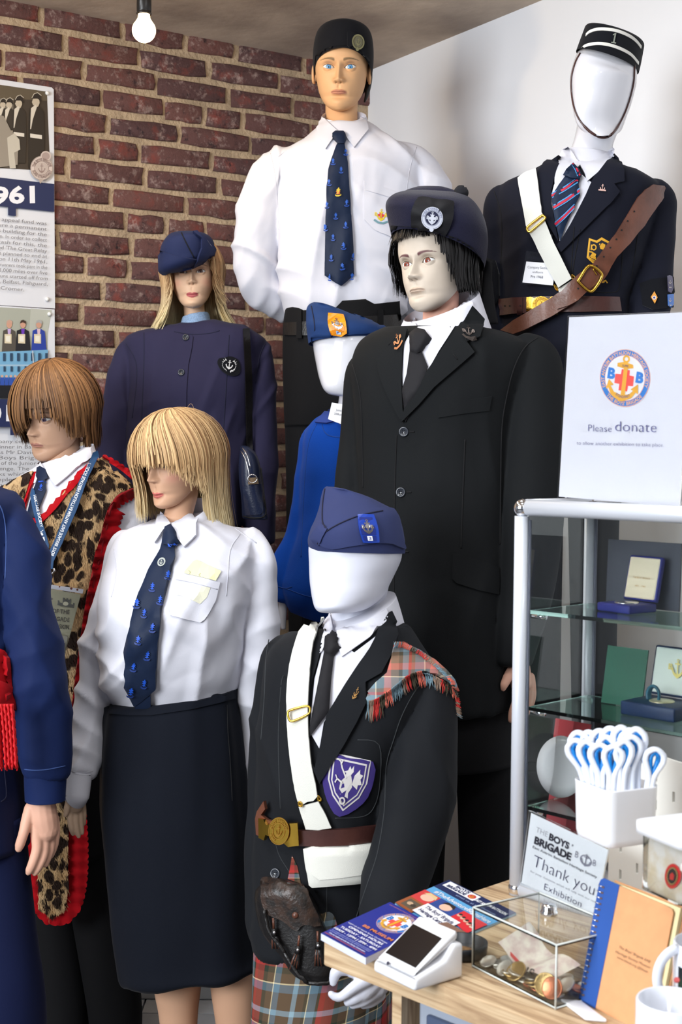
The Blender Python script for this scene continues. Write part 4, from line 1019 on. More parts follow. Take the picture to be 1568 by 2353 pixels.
    drape('collar', [(952, 730), (958, 745), (963, 760), (948, 775), (940, 800), (935, 808), (933, 796), (942, 760)], ss, M_SHIRT, so, off=.006, th=.006, res=7)
    drape('collar', [(972, 758), (1000, 742), (1040, 714), (1078, 683), (1086, 700), (1080, 722), (1008, 803), (994, 786), (982, 772)], ss, M_SHIRT, so, off=.007, th=.006, res=7)
    # jacket
    dsp = fsum(wrn(9, .003, 5, (1.5, 1, .4)), wrn(12, .0008, 16))
    g = F.loft([F.ring(756, 900, 1130, .09), F.ring(776, 856, 1190, .122), F.ring(800, 832, 1222, .135), F.ring(850, 822, 1222, .145), F.ring(930, 828, 1195, .148), F.ring(1050, 834, 1180, .14), F.ring(1200, 838, 1176, .142), F.ring(1400, 848, 1182, .15), F.ring(1628, 862, 1192, .15)], 80, 6, (True, True))
    ds = fsum(wrn(21, .003, 7), wrn(25, .001, 24))
    g.addg(F.tube([(1185, 795, -.05, 34), (1222, 822, -.06, 54), (1230, 870, -.07, 64), (1230, 960, -.08, 69), (1226, 1080, -.09, 71), (1220, 1200, -.10, 69), (1208, 1330, -.11, 62), (1190, 1440, -.12, 52), (1176, 1522, -.12, 46)], 36, 6))
    g.addg(F.tube([(850, 822, .08, 24), (832, 850, .08, 32), (822, 920, .07, 34), (816, 1020, .06, 36), (808, 1120, .04, 38), (806, 1250, .02, 38), (812, 1400, 0, 36), (820, 1500, -.02, 34)], 30, 6))
    jo = fuse(g, .0065, 4, fsum(drag(41, .007, 7, 86), wrn(43, .003, 5, (1.5, 1, .5)))).mk('suit_jacket', M_SUITBLK, T); sj = Surf(jo)
    vee = drape('shirt_front', [(930, 790), (945, 765), (962, 752), (1000, 750), (1050, 745), (1010, 806), (985, 850), (962, 900), (928, 930), (926, 860)], sj, M_SHIRT, T, off=.003, th=.004, res=9); sv = Surf(vee)
    to = drape('tie', [(944, 768), (958, 756), (975, 760), (990, 776), (970, 808), (984, 842), (970, 900), (932, 970), (924, 900), (936, 860), (943, 808)], sv, M_TIEBLK, T, off=.006, th=.008, res=8, puff=.003, edge=8)
    drape('knot', [(943, 767), (958, 755), (976, 760), (990, 777), (972, 806), (960, 812), (944, 806)], Surf(to), M_TIEBLK, to, off=.005, th=.006, res=7, puff=.004, edge=8)
    drape('lapel', [(926, 766), (938, 760), (927, 806), (925, 880), (928, 940), (933, 965), (921, 962), (900, 922), (882, 882), (872, 850), (869, 822)], sj, M_SUITBLK, jo, off=.010, th=.007, res=10)
    drape('lapel', [(1086, 702), (1096, 712), (1115, 733), (1104, 776), (1074, 786), (1092, 810), (1060, 838), (1000, 890), (965, 930), (925, 970), (932, 938), (955, 910), (984, 852), (1020, 800), (1060, 748)], sj, M_SUITBLK, jo, off=.011, th=.008, res=10)
    lp = Surf(*[o for o in bpy.data.objects if o.name.startswith('lapel')]+[jo])
    seams('seam', [[(1060, 752), (1074, 786)], [(1042, 814), (1052, 826)], [(912, 772), (893, 793)]], lp, M_DARKSEAM, jo, .0012, .0005)
    seams('seam', [[(811, 838), (828, 905), (833, 1000), (835, 1120)], [(1236, 776), (1205, 800), (1182, 845), (1166, 905), (1154, 980), (1151, 1100), (1150, 1250)], [(912, 1000), (908, 1120), (906, 1300), (905, 1500)], [(1069, 1010), (1064, 1140), (1060, 1260)]], sj, M_DARKSEAM, jo, .0016, .0006)
    drape('breast_pocket', [(1008, 928), (1060, 921), (1130, 911), (1124, 944), (1070, 950), (1008, 960)], sj, M_SUITBLK, jo, off=.004, th=.005, res=10)
    drape('pocket_flap', [(1041, 1271), (1100, 1285), (1147, 1303), (1146, 1366), (1100, 1356), (1050, 1340), (1040, 1330)], sj, M_SUITBLK, jo, off=.005, th=.006, res=10)
    for (x, y) in ((929, 992), (922, 1131), (916, 1268)): button(jo, x, y, sj, .0112, M_BUTTON); seams('buttonhole', [[(x+13, y), (x+24, y)]], sj, M_DARKSEAM, jo, .002, .0005, kind=None)
    for (x, y, m, sx, nm) in ((915, 782, M_BRONZE, (11, -13), 'bronze'), (1078, 762, mat('dark_bronze_badge', (78, 70, 66), .35, metal=.9), (19, 2), 'dark')):
        d = Decal(lp, .003, .0006, mapf=aff((x, y), sx, (-.2*sx[0]+6, 17)))
        anchor(d, 0, -.1, .75, m); d.text('B', (-.75, .15), (-.42, .15), .4, m, .03); d.text('B', (.42, .15), (.75, .15), .4, m, .03); d.line([(-.8, .5), (-.4, .85), (.2, .9), (.8, .7)], .25, m); d.mk('lapel_badge', jo, label=nm+' anchor lapel badge')
    g = F.loft([F.ring(1600, 900, 1185, .12), F.ring(1700, 898, 1180, .13), F.ring(1760, 900, 1180, .12)], 40, 5)
    g.addg(F.tube([(965, 1720, 0, 72), (962, 1900, 0, 64), (960, 2130, 0, 56), (960, 2215, 0, 54)], 30, 6)); g.addg(F.tube([(1118, 1720, -.03, 74), (1124, 1900, -.03, 70), (1126, 2130, -.03, 64), (1126, 2215, -.03, 60)], 30, 6))
    g.mk('trousers', M_BLKTROU, T)
C()
# ================================================================ D: FACELESS MANNEQUIN IN BLAZER, PILLBOX CAP
def D():
    F = Fig(3.35, -.06); zf = P(1385, 312, 3.35).z - 1.52; fx = P(1330, 600, 3.35).x
    plinth(.435, .76, 3.22, 3.52, zf, 'tall black plinth under the blazer with the white sash')
    T = thing('mannequin', 'faceless white mannequin in pillbox cap and dark blazer with white sash and brown cross belt', 'mannequin', (fx, 3.35, zf))
    b = F.loft([F.ring(100, 1352, 1462, .06, yr=130, ex=2), F.ring(120, 1336, 1462, .084, yr=152, ex=2), F.ring(150, 1323, 1461, .104, yr=178, ex=2), F.ring(190, 1315, 1459, .12, ex=2), F.ring(229, 1319, 1446, .115, ex=2), F.ring(260, 1329, 1429, .10, Y=3.335, ex=2), F.ring(283, 1341, 1414, .08, Y=3.32, ex=2), F.ring(299, 1354, 1401, .055, Y=3.30, ex=2), F.ring(309, 1366, 1392, .03, Y=3.285, ex=2), F.ring(312, 1376, 1384, .01, Y=3.28, ex=2)], 64, 8)
    b.addg(F.tube([(1392, 240, .06, 50), (1375, 290, .05, 47), (1364, 330, .03, 45), (1355, 375, .02, 52), (1345, 420, .01, 60)], 40, 8))
    b.addg(F.loft([F.ring(y, l, r, t) for y, l, r, t in ((400, 1280, 1420, .06), (430, 1190, 1490, .09), (700, 1180, 1430, .09), (900, 1170, 1430, .10))], 32, 3))
    for x in (1230, 1370): b.addg(F.tube([(x, 860, 0, 55), (x, 1100, 0, 45), (x, 1350, 0, 35), (x, 1560, 0, 24)], 16, 3))
    b.mk('body', M_GLOSSW, T)
    sb = Surf(b)
    # pillbox
    r = [F.ring(128, 1331, 1464, .120, yr=158, tilt=.03, ex=2), F.ring(110, 1338, 1468, .119, yr=140, tilt=.03, ex=2), F.ring(84, 1347, 1474, .110, yr=110, tilt=.03, ex=2), F.ring(72, 1352, 1476, .107, yr=94, tilt=.03, ex=2), F.ring(68, 1358, 1470, .098, yr=86, tilt=.03, ex=2)]
    co = F.loft(r, 80, 6, (False, True)).mk('pillbox_cap', M_BLKFELT, T); sc = Surf(co); wb = cloth('white_braid', (228, 226, 218), .8, .03, 0, .3)
    def arc(c, n=12): return smooth_poly(c, 5, False)
    for top, bot, nm in (([(1348, 77), (1358, 69), (1375, 64), (1396, 64), (1420, 68), (1445, 78), (1462, 90), (1474, 105)], 7, 'braid'), ([(1333, 114), (1345, 103), (1362, 98), (1382, 97), (1405, 101), (1430, 110), (1452, 123), (1468, 142)], 7, 'braid')):
        q = arc(top); drape(nm, q + [(x-1, y+bot) for x, y in q[::-1]], sc, wb, co, off=.002, th=.003, res=5)
    d = Decal(sc, .003, mapf=aff((1412, 88), (9, 1.5), (-2.5, 12))); pm_ = mat('pewter', (170, 178, 166), .4, metal=.5)
    d.poly([(-.15, -.9), (.2, -1), (.2, .75), (.6, .8), (.6, 1), (-.6, 1), (-.6, .8), (-.15, .75), (-.15, -.6), (-.5, -.4), (-.6, -.6)], pm_, res=.4); d.mk('number', co)
    # chin strap
    ks = smooth_poly([(1334, 122), (1324, 140), (1315, 170), (1313, 200), (1318, 240), (1330, 272), (1350, 297), (1368, 310), (1384, 316), (1400, 313), (1416, 298), (1434, 266), (1448, 228), (1457, 190), (1459, 160), (1460, 146)], 4, False)
    def edge(x, y):
        q = sb.b.find_nearest(P(x, y, 3.31)); return q[0], (P(x, y, 3.2)-q[0]).normalized()
    pts = []
    for x, y in ks:
        h = sb.b.ray_cast(CAMV, ray(x+(1.5 if x < 1385 else -1.5), y).normalized()); q = h[0] if h[0] is not None else P(x, y, 3.3)
        pts.append((P(x, y, q.y-.0015) if y < 296 else P(x, y, min(q.y, 3.30)-.002), .0021 if y < 290 else .0032))
    tube3(pts, 8).mk('chin_strap', M_LEATHD, co)
    # shirt
    sf = F.loft([F.ring(348, 1300, 1405, .062, yr=352, ex=2), F.ring(372, 1288, 1415, .075, ex=2), F.ring(400, 1262, 1425, .085, ex=2), F.ring(470, 1240, 1430, .10), F.ring(540, 1240, 1430, .11)], 60, 6)
    so = sf.mk('shirt', M_SHIRT, T); ss = Surf(so)
    # blazer
    g = F.loft([F.ring(386, 1262, 1436, .070), F.ring(396, 1232, 1456, .09), F.ring(410, 1192, 1488, .105), F.ring(432, 1150, 1515, .115), F.ring(480, 1142, 1510, .125), F.ring(560, 1148, 1490, .128), F.ring(640, 1150, 1462, .118), F.ring(690, 1150, 1446, .112), F.ring(760, 1152, 1450, .12), F.ring(900, 1146, 1452, .135), F.ring(1000, 1140, 1460, .14)], 80, 6)
    g.addg(F.tube([(1490, 438, -.02, 26), (1515, 455, -.03, 32), (1515, 500, -.03, 37), (1512, 560, -.04, 38), (1505, 620, -.04, 39), (1494, 690, -.05, 42), (1482, 760, -.06, 40), (1470, 850, -.08, 36), (1460, 930, -.10, 32)], 30, 6))
    g.addg(F.tube([(1165, 445, .02, 26), (1148, 465, .03, 32), (1142, 520, .03, 32), (1138, 600, .03, 32), (1136, 700, .02, 32), (1140, 800, 0, 32), (1150, 900, -.02, 30)], 30, 6))
    jo = fuse(g, .0065, 4, fsum(drag(51, .007, 7, 84), drag(55, .005, 12, 40), wrn(53, .003, 5))).mk('blazer', M_BLAZER, T); sj = Surf(jo)
    sjs = Surf(jo, so)
    vf = drape('shirt_front', [(1268, 450), (1274, 425), (1300, 405), (1335, 400), (1360, 420), (1342, 470), (1320, 510), (1288, 560), (1280, 520), (1268, 470)], sj, M_SHIRT, T, off=.003, th=.004, res=8); sv = Surf(vf)
    cw = drape('collar', [(1300, 340), (1306, 337), (1318, 352), (1326, 368), (1338, 380), (1312, 398), (1286, 425), (1276, 440), (1276, 410), (1286, 370)], sjs, M_SHIRT, so, off=.008, th=.006, res=7)
    drape('collar', [(1408, 338), (1413, 342), (1412, 358), (1396, 380), (1350, 418), (1344, 400), (1330, 376), (1360, 372), (1392, 352)], sjs, M_SHIRT, so, off=.008, th=.006, res=7)
    mt = mat('striped_tie', (24, 38, 62), .5, spec=.2)
    to = drape('tie', [(1304, 386), (1318, 374), (1330, 388), (1336, 402), (1330, 425), (1333, 450), (1318, 480), (1300, 520), (1288, 555), (1276, 510), (1268, 455), (1285, 425), (1298, 408)], sv, mt, T, off=.008, th=.008, res=7, puff=.004, edge=8); st = Surf(to)
    kn = drape('knot', [(1302, 388), (1318, 373), (1330, 386), (1338, 402), (1330, 412), (1312, 410), (1294, 402)], st, mt, to, off=.006, th=.006, res=6, puff=.004, edge=7); sk_ = Surf(kn)
    d = Decal(st, .0006, .0005)
    for x0, y0, x1, y1 in ((1268, 450, 1328, 414), (1273, 477, 1332, 438), (1276, 516, 1320, 474)):
        d.line([(x0, y0-5), ((x0+x1)/2, (y0+y1)/2+2-5), (x1, y1-5)], 2.5, (74, 150, 210)); d.line([(x0, y0), ((x0+x1)/2, (y0+y1)/2+2), (x1, y1)], 5, (190, 30, 60)); d.line([(x0+2, y0+4), ((x0+x1)/2, (y0+y1)/2+7), (x1, y1+5)], 2, (74, 150, 210))
    d.mk('tie_stripe', to, kind='stuff'); d = Decal(sk_, .0006, .0005); d.line([(1316, 376), (1326, 388), (1333, 403)], 4, (190, 30, 60)); d.line([(1313, 377), (1322, 390), (1328, 405)], 1.8, (74, 150, 210)); d.mk('tie_stripe', to, kind='stuff')
    drape('lapel', [(1284, 356), (1292, 362), (1278, 400), (1268, 440), (1268, 470), (1274, 505), (1284, 555), (1262, 520), (1240, 470), (1236, 430), (1238, 400), (1252, 378)], sjs, M_BLAZER, jo, off=.009, th=.007, res=10)
    drape('lapel', [(1412, 352), (1422, 362), (1434, 396), (1433, 418), (1411, 424), (1423, 441), (1400, 470), (1350, 520), (1290, 580), (1278, 565), (1290, 552), (1312, 515), (1346, 450), (1364, 410), (1395, 375)], sjs, M_BLAZER, jo, off=.010, th=.008, res=10)
    lp = Surf(*[o for o in bpy.data.objects if o.name.startswith('lapel') and o.parent == jo]+[jo])
    d = Decal(flatS(lp, 1385, 432), .004, .0006, mapf=aff((1385, 432), (9, 1), (-1, 9))); anchor(d, 0, 0, 1, mat('rose_gold', (206, 170, 160), .3, metal=.8)); d.poly([(-.9, .5), (.9, .5), (1, .85), (-1, .85)], bpy.data.materials['rose_gold']); d.mk('lapel_pin', jo)
    seams('seam', [[(1136, 440), (1152, 490), (1154, 560), (1150, 640)], [(1500, 425), (1478, 470), (1466, 540), (1452, 640)], [(1320, 520), (1312, 640)], [(1334, 527), (1316, 640), (1340, 665), (1405, 672), (1425, 655), (1432, 560)]], lp, M_DARKSEAM, jo, .0012)
    gold = flat((214, 160, 40), .6); bk = flat((26, 28, 40), .9)
    d = Decal(sj, .0018, .0004, mapf=aff((1380, 585), (32, 4), (-3, 36)))
    d.poly([(-.9, -.95), (-.35, -.85), (0, -1.1), (.4, -.95), (.95, -.75), (.85, .35), (.15, 1.05), (-.95, .3)], gold, res=.3); d.poly([(-.78, -.8), (-.3, -.7), (0, -.92), (.4, -.8), (.8, -.6), (.7, .28), (.12, .88), (-.8, .2)], bk, res=.3)
    d.line([(-.1, -.7), (-.15, .7)], .08, gold); d.line([(-.8, -.1), (.75, 0)], .08, gold); d.ring(-.5, -.4, .12, .2, gold, 12); d.line([(-.68, -.55), (-.68, -.2)], .08, gold)
    for cx, cy in ((.1, -.5), (.35, -.3), (-.5, .15), (.3, .3)): d.poly([(cx-.2, cy), (cx-.05, cy-.25), (cx+.2, cy-.15), (cx+.15, cy+.05), (cx+.22, cy+.2), (cx-.12, cy+.15)], gold)
    for k in range(3): d.line([(-.75, .2+.12*k), (-.5, .14+.12*k), (-.3, .24+.12*k)], .05, gold)
    d.mk('shield_badge', jo); d = Decal(sj, .002, .0004); d.ring(1385, 642, 5, 8, gold, 12, .5, 4.2); d.line([(1372, 640), (1382, 648), (1392, 644), (1396, 650)], 3, gold); d.mk('motto_scroll', jo, kind='stuff')
    # belts
    bo = drape('waist_belt', [(1150, 688), (1180, 684), (1230, 682), (1330, 680), (1420, 682), (1424, 716), (1330, 718), (1230, 718), (1180, 722), (1148, 726)], sj, M_LEATHD, T, off=.012, th=.012, res=12); sbb = Surf(bo, jo)
    drape('belt_keeper', [(1190, 684), (1202, 684), (1202, 724), (1190, 725)], sbb, M_LEATHD, bo, off=.005, th=.006, res=8)
    for x in (1161, 1172, 1198): d = Decal(sbb, .0008 if x < 1190 else .0062); d.circle(x, 703, 2, M_BLACK, n=8); d.mk('belt_hole', bo)
    bk_ = drape('buckle', [(1212, 684), (1222, 683), (1230, 686), (1245, 681), (1262, 688), (1268, 682), (1281, 682), (1283, 724), (1270, 724), (1266, 715), (1240, 722), (1226, 716), (1222, 722), (1212, 720)], sbb, M_BRASS, bo, off=.009, th=.008, res=8)
    d = Decal(flatS(Surf(bk_), 1245, 702), .003, .0006, mapf=aff((1245, 702), (20, 0), (0, 20))); d.circle(0, 0, 1.05, M_BRASS); d.ring(0, 0, .62, .70, mat('dull_brass', (150, 112, 44), .45, metal=.8)); d.arctext('SURE STEADFAST', 0, 0, .72, .22, math.pi*1.05, math.pi*1.95, bpy.data.materials['dull_brass']); anchor(d, 0, 0, .5, bpy.data.materials['dull_brass']); d.mk('buckle_boss', bk_)
    g = F.loft([F.ring(880, 1170, 1430, .12), F.ring(980, 1165, 1435, .13), F.ring(1060, 1170, 1430, .12)], 36, 4)
    for x in (1235, 1365): g.addg(F.tube([(x, 1030, 0, 66), (x, 1250, 0, 58), (x, px_of(Vector((fx, 3.35, zf)))[1]-3, 0, 50)], 24, 5))
    g.mk('trousers', M_BLKTROU, T)
    # white sash with slides
    c = [(1214, 408), (1222, 440), (1232, 490), (1246, 530), (1266, 580), (1288, 630), (1300, 652)]
    wo = drape('white_sash', [(1196, 416), (1212, 406), (1236, 398), (1240, 420), (1246, 470), (1254, 510), (1275, 560), (1300, 610), (1316, 640), (1285, 662), (1262, 620), (1238, 570), (1216, 520), (1206, 470), (1198, 430)], sjs, M_WEB, T, off=.021, th=.006, res=10)
    w2 = drape('sash_end', [(1284, 664), (1322, 640), (1326, 646), (1318, 662), (1296, 672), (1286, 672)], lp, M_WEB, wo, off=.010, th=.005, res=8); sw = Surf(wo, jo)
    loop = ring_loop
    loop([(1213, 528), (1216, 520), (1245, 497), (1251, 497), (1253, 504), (1224, 529), (1217, 533)], .0028, M_BRASS, 'brass_slide', wo, sw, .004)
    loop([(1274, 654), (1280, 660), (1284, 668), (1278, 664)], .002, M_BRASS, 'brass_ring', wo, sw, .003); loop([(1315, 632), (1321, 636), (1322, 642), (1316, 640)], .002, M_BRASS, 'brass_ring', wo, sw, .003)
    # brown cross belt
    ub = drape('cross_belt', [(1476, 438), (1490, 428), (1508, 430), (1526, 438), (1518, 446), (1500, 470), (1470, 520), (1440, 560), (1412, 590), (1390, 630), (1372, 655), (1350, 668), (1332, 650), (1350, 620), (1380, 580), (1410, 540), (1440, 490), (1460, 455)], sjs, M_LEATH, T, off=.026, th=.009, res=11)
    l2 = drape('belt_strap', [(1350, 612), (1378, 626), (1364, 650), (1340, 676), (1312, 706), (1285, 714), (1281, 700), (1288, 680), (1312, 650), (1334, 628)], sjs, M_LEATH, ub, off=.034, th=.009, res=9)
    l3 = drape('belt_strap', [(1284, 676), (1300, 668), (1318, 680), (1308, 708), (1270, 730), (1210, 762), (1190, 770), (1165, 760), (1190, 738), (1240, 706)], sjs, M_LEATH, ub, off=.028, th=.008, res=10)
    su = Surf(ub, l2, l3, jo)
    for x, y in ((1458, 486), (1443, 508), (1429, 529), (1417, 550), (1403, 569), (1388, 590), (1372, 611), (1329, 663)): d = Decal(su, .0012); d.circle(x, y, 2.2, M_BLACK, n=8); d.mk('belt_hole', ub)
    loop([(1354, 610), (1380, 626), (1381, 640), (1364, 666), (1352, 668), (1330, 648), (1332, 640)], .0036, M_BRASS, 'belt_buckle', ub, su, .006)
    seams('buckle_prong', [[(1363, 618), (1371, 632)]], su, M_BRASS, ub, .0016, .005, kind=None)
    # armband with pins, cuff pins on the other arm
    ab = drape('armband', [(1472, 652), (1500, 642), (1545, 636), (1549, 706), (1500, 712), (1478, 702)], sj, M_BLKFELT, T, off=.006, th=.006, res=9); sa = Surf(ab)
    for pts, col, nm in (([(1534, 634), (1540, 632), (1546, 635), (1546, 662), (1541, 674), (1535, 670)], (84, 78, 104), 'purple enamel arm pin'), ([(1534, 677), (1546, 676), (1546, 700), (1541, 707), (1535, 702)], (74, 120, 196), 'blue enamel arm pin')):
        o = drape('arm_pin', pts, sa, flat(col, .3), ab, off=.005, th=.004, res=None, smooth=False, label=nm); d = Decal(Surf(o), .0008); cx = sum(p[0] for p in pts)/len(pts); cy = sum(p[1] for p in pts)/len(pts); anchor(d, cx, cy-3, 5, (210, 200, 190)); d.line([(cx-3, cy+9), (cx+3, cy+9)], 2, (210, 200, 190)); d.mk('emblem', o)
    o = drape('arm_pin', [(1504, 670), (1511, 684), (1505, 698), (1496, 683)], sa, flat((222, 150, 50), .3), ab, off=.005, th=.004, res=None, smooth=False, label='orange diamond arm pin'); d = Decal(Surf(o), .0008); d.circle(1504, 684, 4.5, (224, 216, 220)); d.circle(1504, 684, 2.4, (60, 70, 120)); d.mk('emblem', o)
    ab2 = drape('armband', [(1108, 604), (1120, 592), (1140, 600), (1149, 630), (1150, 680), (1140, 700), (1116, 700), (1108, 660)], sj, M_BLKFELT, T, off=.010, th=.012, res=9, puff=.006); sa = Surf(ab2)
    for pts, c2 in (([(1117, 628), (1127, 629), (1127, 650), (1121, 652), (1116, 648)], (120, 160, 210)), ([(1119, 657), (1129, 656), (1131, 678), (1124, 680), (1119, 676)], (190, 80, 70))):
        o = drape('arm_pin', pts, sa, M_BRONZE, ab2, off=.005, th=.004, res=None, smooth=False); cx = sum(p[0] for p in pts)/len(pts); cy = sum(p[1] for p in pts)/len(pts); d = Decal(Surf(o), .0008); d.poly([(cx-3, cy+2), (cx+3, cy+2), (cx+3, cy+8), (cx-3, cy+8)], c2); d.ring(cx, cy-5, 1.5, 3, (226, 190, 120), 10); d.mk('emblem', o)
    # name tag clipped to the sash
    H = thing('name_tag', 'clear plastic name tag reading Company Section uniform, clipped to the white sash', 'name tag', tuple(P(1236, 620, 3.16)))
    p, n = lp(1240, 620); n = (n+Vector((0, -1.5, 0))).normalized(); TS = PlaneS(P(1240, 620, p.y-.018), n)
    ac = mat('clear_plastic', (250, 252, 255), .04, trans=1.0, ior=1.3)
    drape('plastic_sleeve', [(1210, 576), (1282, 586), (1271, 659), (1197, 652)], TS, ac, H, off=.0, th=.0016, res=None, smooth=False)
    cd = drape('card', [(1210, 601), (1279, 606), (1271, 656), (1201, 649)], TS, mat('paper_white', (238, 238, 242), .6), H, off=.0012, th=.0008, res=None, smooth=False)
    d = Decal(TS, .0016); d.text('Company Section', (1213, 616.5), (1262, 619), 6, (110, 110, 120)); d.text('uniform', (1224, 627), (1248, 628.5), 5, (110, 110, 120)); d.text('Pre 1968', (1220, 638), (1248, 640), 6, (100, 100, 112)); d.mk('lettering', cd)
    drape('clip_strap', [(1251, 574), (1260, 574), (1262, 592), (1250, 592)], TS, ac, H, off=.002, th=.001, res=None, smooth=False)
    tube3([(P(1268, 540, p.y-.022), .006), (P(1262, 555, p.y-.024), .0045), (P(1256, 568, p.y-.022), .004)], 10).mk('clip', M_SILVER, H); tube3([(P(1255, 570, p.y-.022), .004), (P(1254, 577, p.y-.021), .005)], 10).mk('press_stud', M_SILVER, H)
D()

# ================================================================ E: JUNIOR BOY, FACELESS
def E():
    F = Fig(3.55, -.06); zf = P(790, 909, 3.55).z - 1.1; fx = P(780, 1100, 3.55).x
    plinth(fx-.12, fx+.15, 3.45, 3.72, zf, 'short black plinth under the boy in the blue sweatshirt')
    T = thing('mannequin', 'faceless white child mannequin in royal blue sweatshirt and blue cap with orange badge', 'mannequin', (fx, 3.55, zf))
    b = F.loft([F.ring(742, 760, 860, .06, ex=2), F.ring(755, 742, 880, .09, ex=2), F.ring(772, 728, 891, .105, ex=2.1), F.ring(800, 727, 890, .11, ex=2.1), F.ring(840, 736, 878, .108, ex=2.1), F.ring(870, 746, 862, .10, Y=3.54, ex=2.1), F.ring(893, 757, 842, .08, Y=3.52, ex=2), F.ring(906, 770, 822, .05, Y=3.50, ex=2), F.ring(911, 784, 804, .02, Y=3.49, ex=2)], 56, 7)
    b.addg(F.tube([(820, 850, .04, 36), (815, 900, .03, 34), (812, 950, .02, 38), (808, 1000, 0, 44)], 32, 6))
    b.addg(F.loft([F.ring(y, l, r, t) for y, l, r, t in ((985, 760, 870, .06), (1010, 735, 890, .08), (1300, 730, 890, .08), (1450, 730, 890, .09))], 24, 3))
    for x in (770, 850): b.addg(F.tube([(x, 1400, 0, 36), (x, 1600, 0, 30), (x, px_of(Vector((fx, 3.55, zf)))[1], 0, 20)], 14, 3))
    b.addg(F.tube([(655, 1340, -.02, 13), (651, 1374, -.02, 12), (650, 1400, -.02, 10), (650, 1425, -.02, 8), (652, 1446, -.02, 5)], 14, 4)); b.mk('body', M_GLOSSW, T)
    hb = Fig(3.55, -.08)
    cp = hb.loft([hb.ring(796, 719, 890, .116, yr=776, tilt=-.02, ex=2), hb.ring(780, 716, 900, .120, yr=764, tilt=-.02, ex=2), hb.ring(755, 714, 884, .115, yr=752, tilt=-.02, ex=2), hb.ring(732, 713, 850, .085, yr=738, tilt=0, ex=2), hb.ring(712, 714, 806, .055, yr=722, ex=2), hb.ring(699, 718, 765, .025, yr=706, ex=2), hb.ring(694, 724, 742, .008, yr=697, ex=2)], 64, 7, (False, True))
    co = cp.mk('side_cap', M_BLUECAP, T); sc = Surf(co)
    fl = drape('cap_flap', smooth_poly([(719, 772), (722, 765), (740, 748), (770, 730), (800, 722), (819, 722), (850, 734), (881, 751), (897, 766), (890, 775), (879, 772), (862, 764), (832, 766), (800, 769), (758, 781), (727, 801), (718, 784)], 2), sc, M_BLUECAP, co, off=.006, th=.008, res=8)
    sidecap_badge(co, Surf(fl, co), (776, 748), (33, 4), (4, 24), (flat((236, 150, 24), .35), flat((226, 134, 16), .4)), ('B', (150, 180, 220), (60, 80, 140)))
    seams('seam', [[(716, 704), (722, 735), (724, 758), (719, 772)]], sc, M_NAVYSEAM, co, .0014, .001)
    g = F.loft([F.ring(944, 768, 862, .06, ex=2), F.ring(957, 742, 884, .075), F.ring(972, 722, 905, .088), F.ring(1000, 706, 918, .10), F.ring(1070, 697, 915, .11), F.ring(1190, 690, 912, .115), F.ring(1270, 672, 915, .12), F.ring(1340, 656, 918, .125), F.ring(1375, 664, 915, .118), F.ring(1400, 688, 900, .105), F.ring(1422, 720, 890, .10)], 70, 6)
    g.addg(F.tube([(735, 985, .02, 18), (716, 1010, .02, 24), (706, 1080, .01, 26), (700, 1160, 0, 27), (684, 1225, 0, 28), (664, 1280, 0, 30), (653, 1320, -.01, 28), (654, 1350, -.02, 20), (654, 1376, -.02, 19)], 28, 6))
    g.addg(F.tube([(895, 985, -.02, 20), (915, 1020, -.02, 26), (930, 1100, -.02, 28), (940, 1200, -.02, 28), (950, 1300, -.02, 26), (945, 1380, -.02, 20)], 28, 6))
    jo = fuse(g, .006, 4, fsum(drag(61, .012, 9, 60), wrn(63, .004, 7))).mk('sweatshirt', M_ROYAL, T); sj = Surf(jo)
    pc = cloth('blue_polo_collar', (44, 64, 132), .8, .1, .1)
    drape('polo_collar', [(757, 940), (763, 936), (768, 950), (776, 968), (752, 974), (726, 972), (740, 958)], sj, pc, T, off=.008, th=.008, res=7)
    drape('polo_collar', [(778, 972), (800, 960), (812, 955), (830, 970), (815, 990), (795, 995)], sj, pc, T, off=.008, th=.008, res=7)
    sm = mat('blue_stitch', (20, 60, 130), .9)
    seams('seam', [[(740, 975), (746, 992), (760, 1002), (790, 1005), (815, 1000)], [(728, 975), (712, 1010), (704, 1060), (698, 1150), (692, 1280)], [(657, 1352), (700, 1368), (735, 1374), (800, 1380)], [(636, 1346), (655, 1352), (672, 1348)]], sj, sm, jo, .0012)
    d = Decal(sj, .0016); d.text('B', (771, 1113), (776, 1105), 9, (226, 190, 50), .05, up=(.8, .5)); d.text('B', (770, 1128), (778, 1118), 9, (226, 190, 50), .05, up=(.8, .5)); d.mk('embroidery', jo, kind='stuff')
    g = F.loft([F.ring(1395, 700, 900, .09), F.ring(1480, 690, 905, .10), F.ring(1560, 690, 905, .10)], 40, 5)
    for x in (742, 855): g.addg(F.tube([(x, 1530, 0, 52), (x, 1700, 0, 44), (x, px_of(Vector((fx, 3.55, zf)))[1]-3, 0, 38)], 24, 5))
    g.mk('trousers', M_BLKTROU, T)
    H = thing('name_card', 'small white name card reading Junior Boy, hanging at the neck of the blue sweatshirt', 'name card', tuple(P(775, 950, 3.42)))
    TS = PlaneS(P(780, 950, 3.435), (-.15, -1, 0)); cd = drape('card', [(763, 925), (800, 931), (830, 936), (815, 985), (772, 970), (754, 963)], TS, bpy.data.materials['paper_white'], H, off=0, th=.001, res=None, smooth=False)
    d = Decal(TS, .0006); d.text('Junior Boy', (772, 944), (799, 948.5), 5.5, (120, 120, 126)); d.text('2008-present', (768, 952.5), (798, 957), 5, (130, 130, 136)); d.mk('lettering', cd)
E()
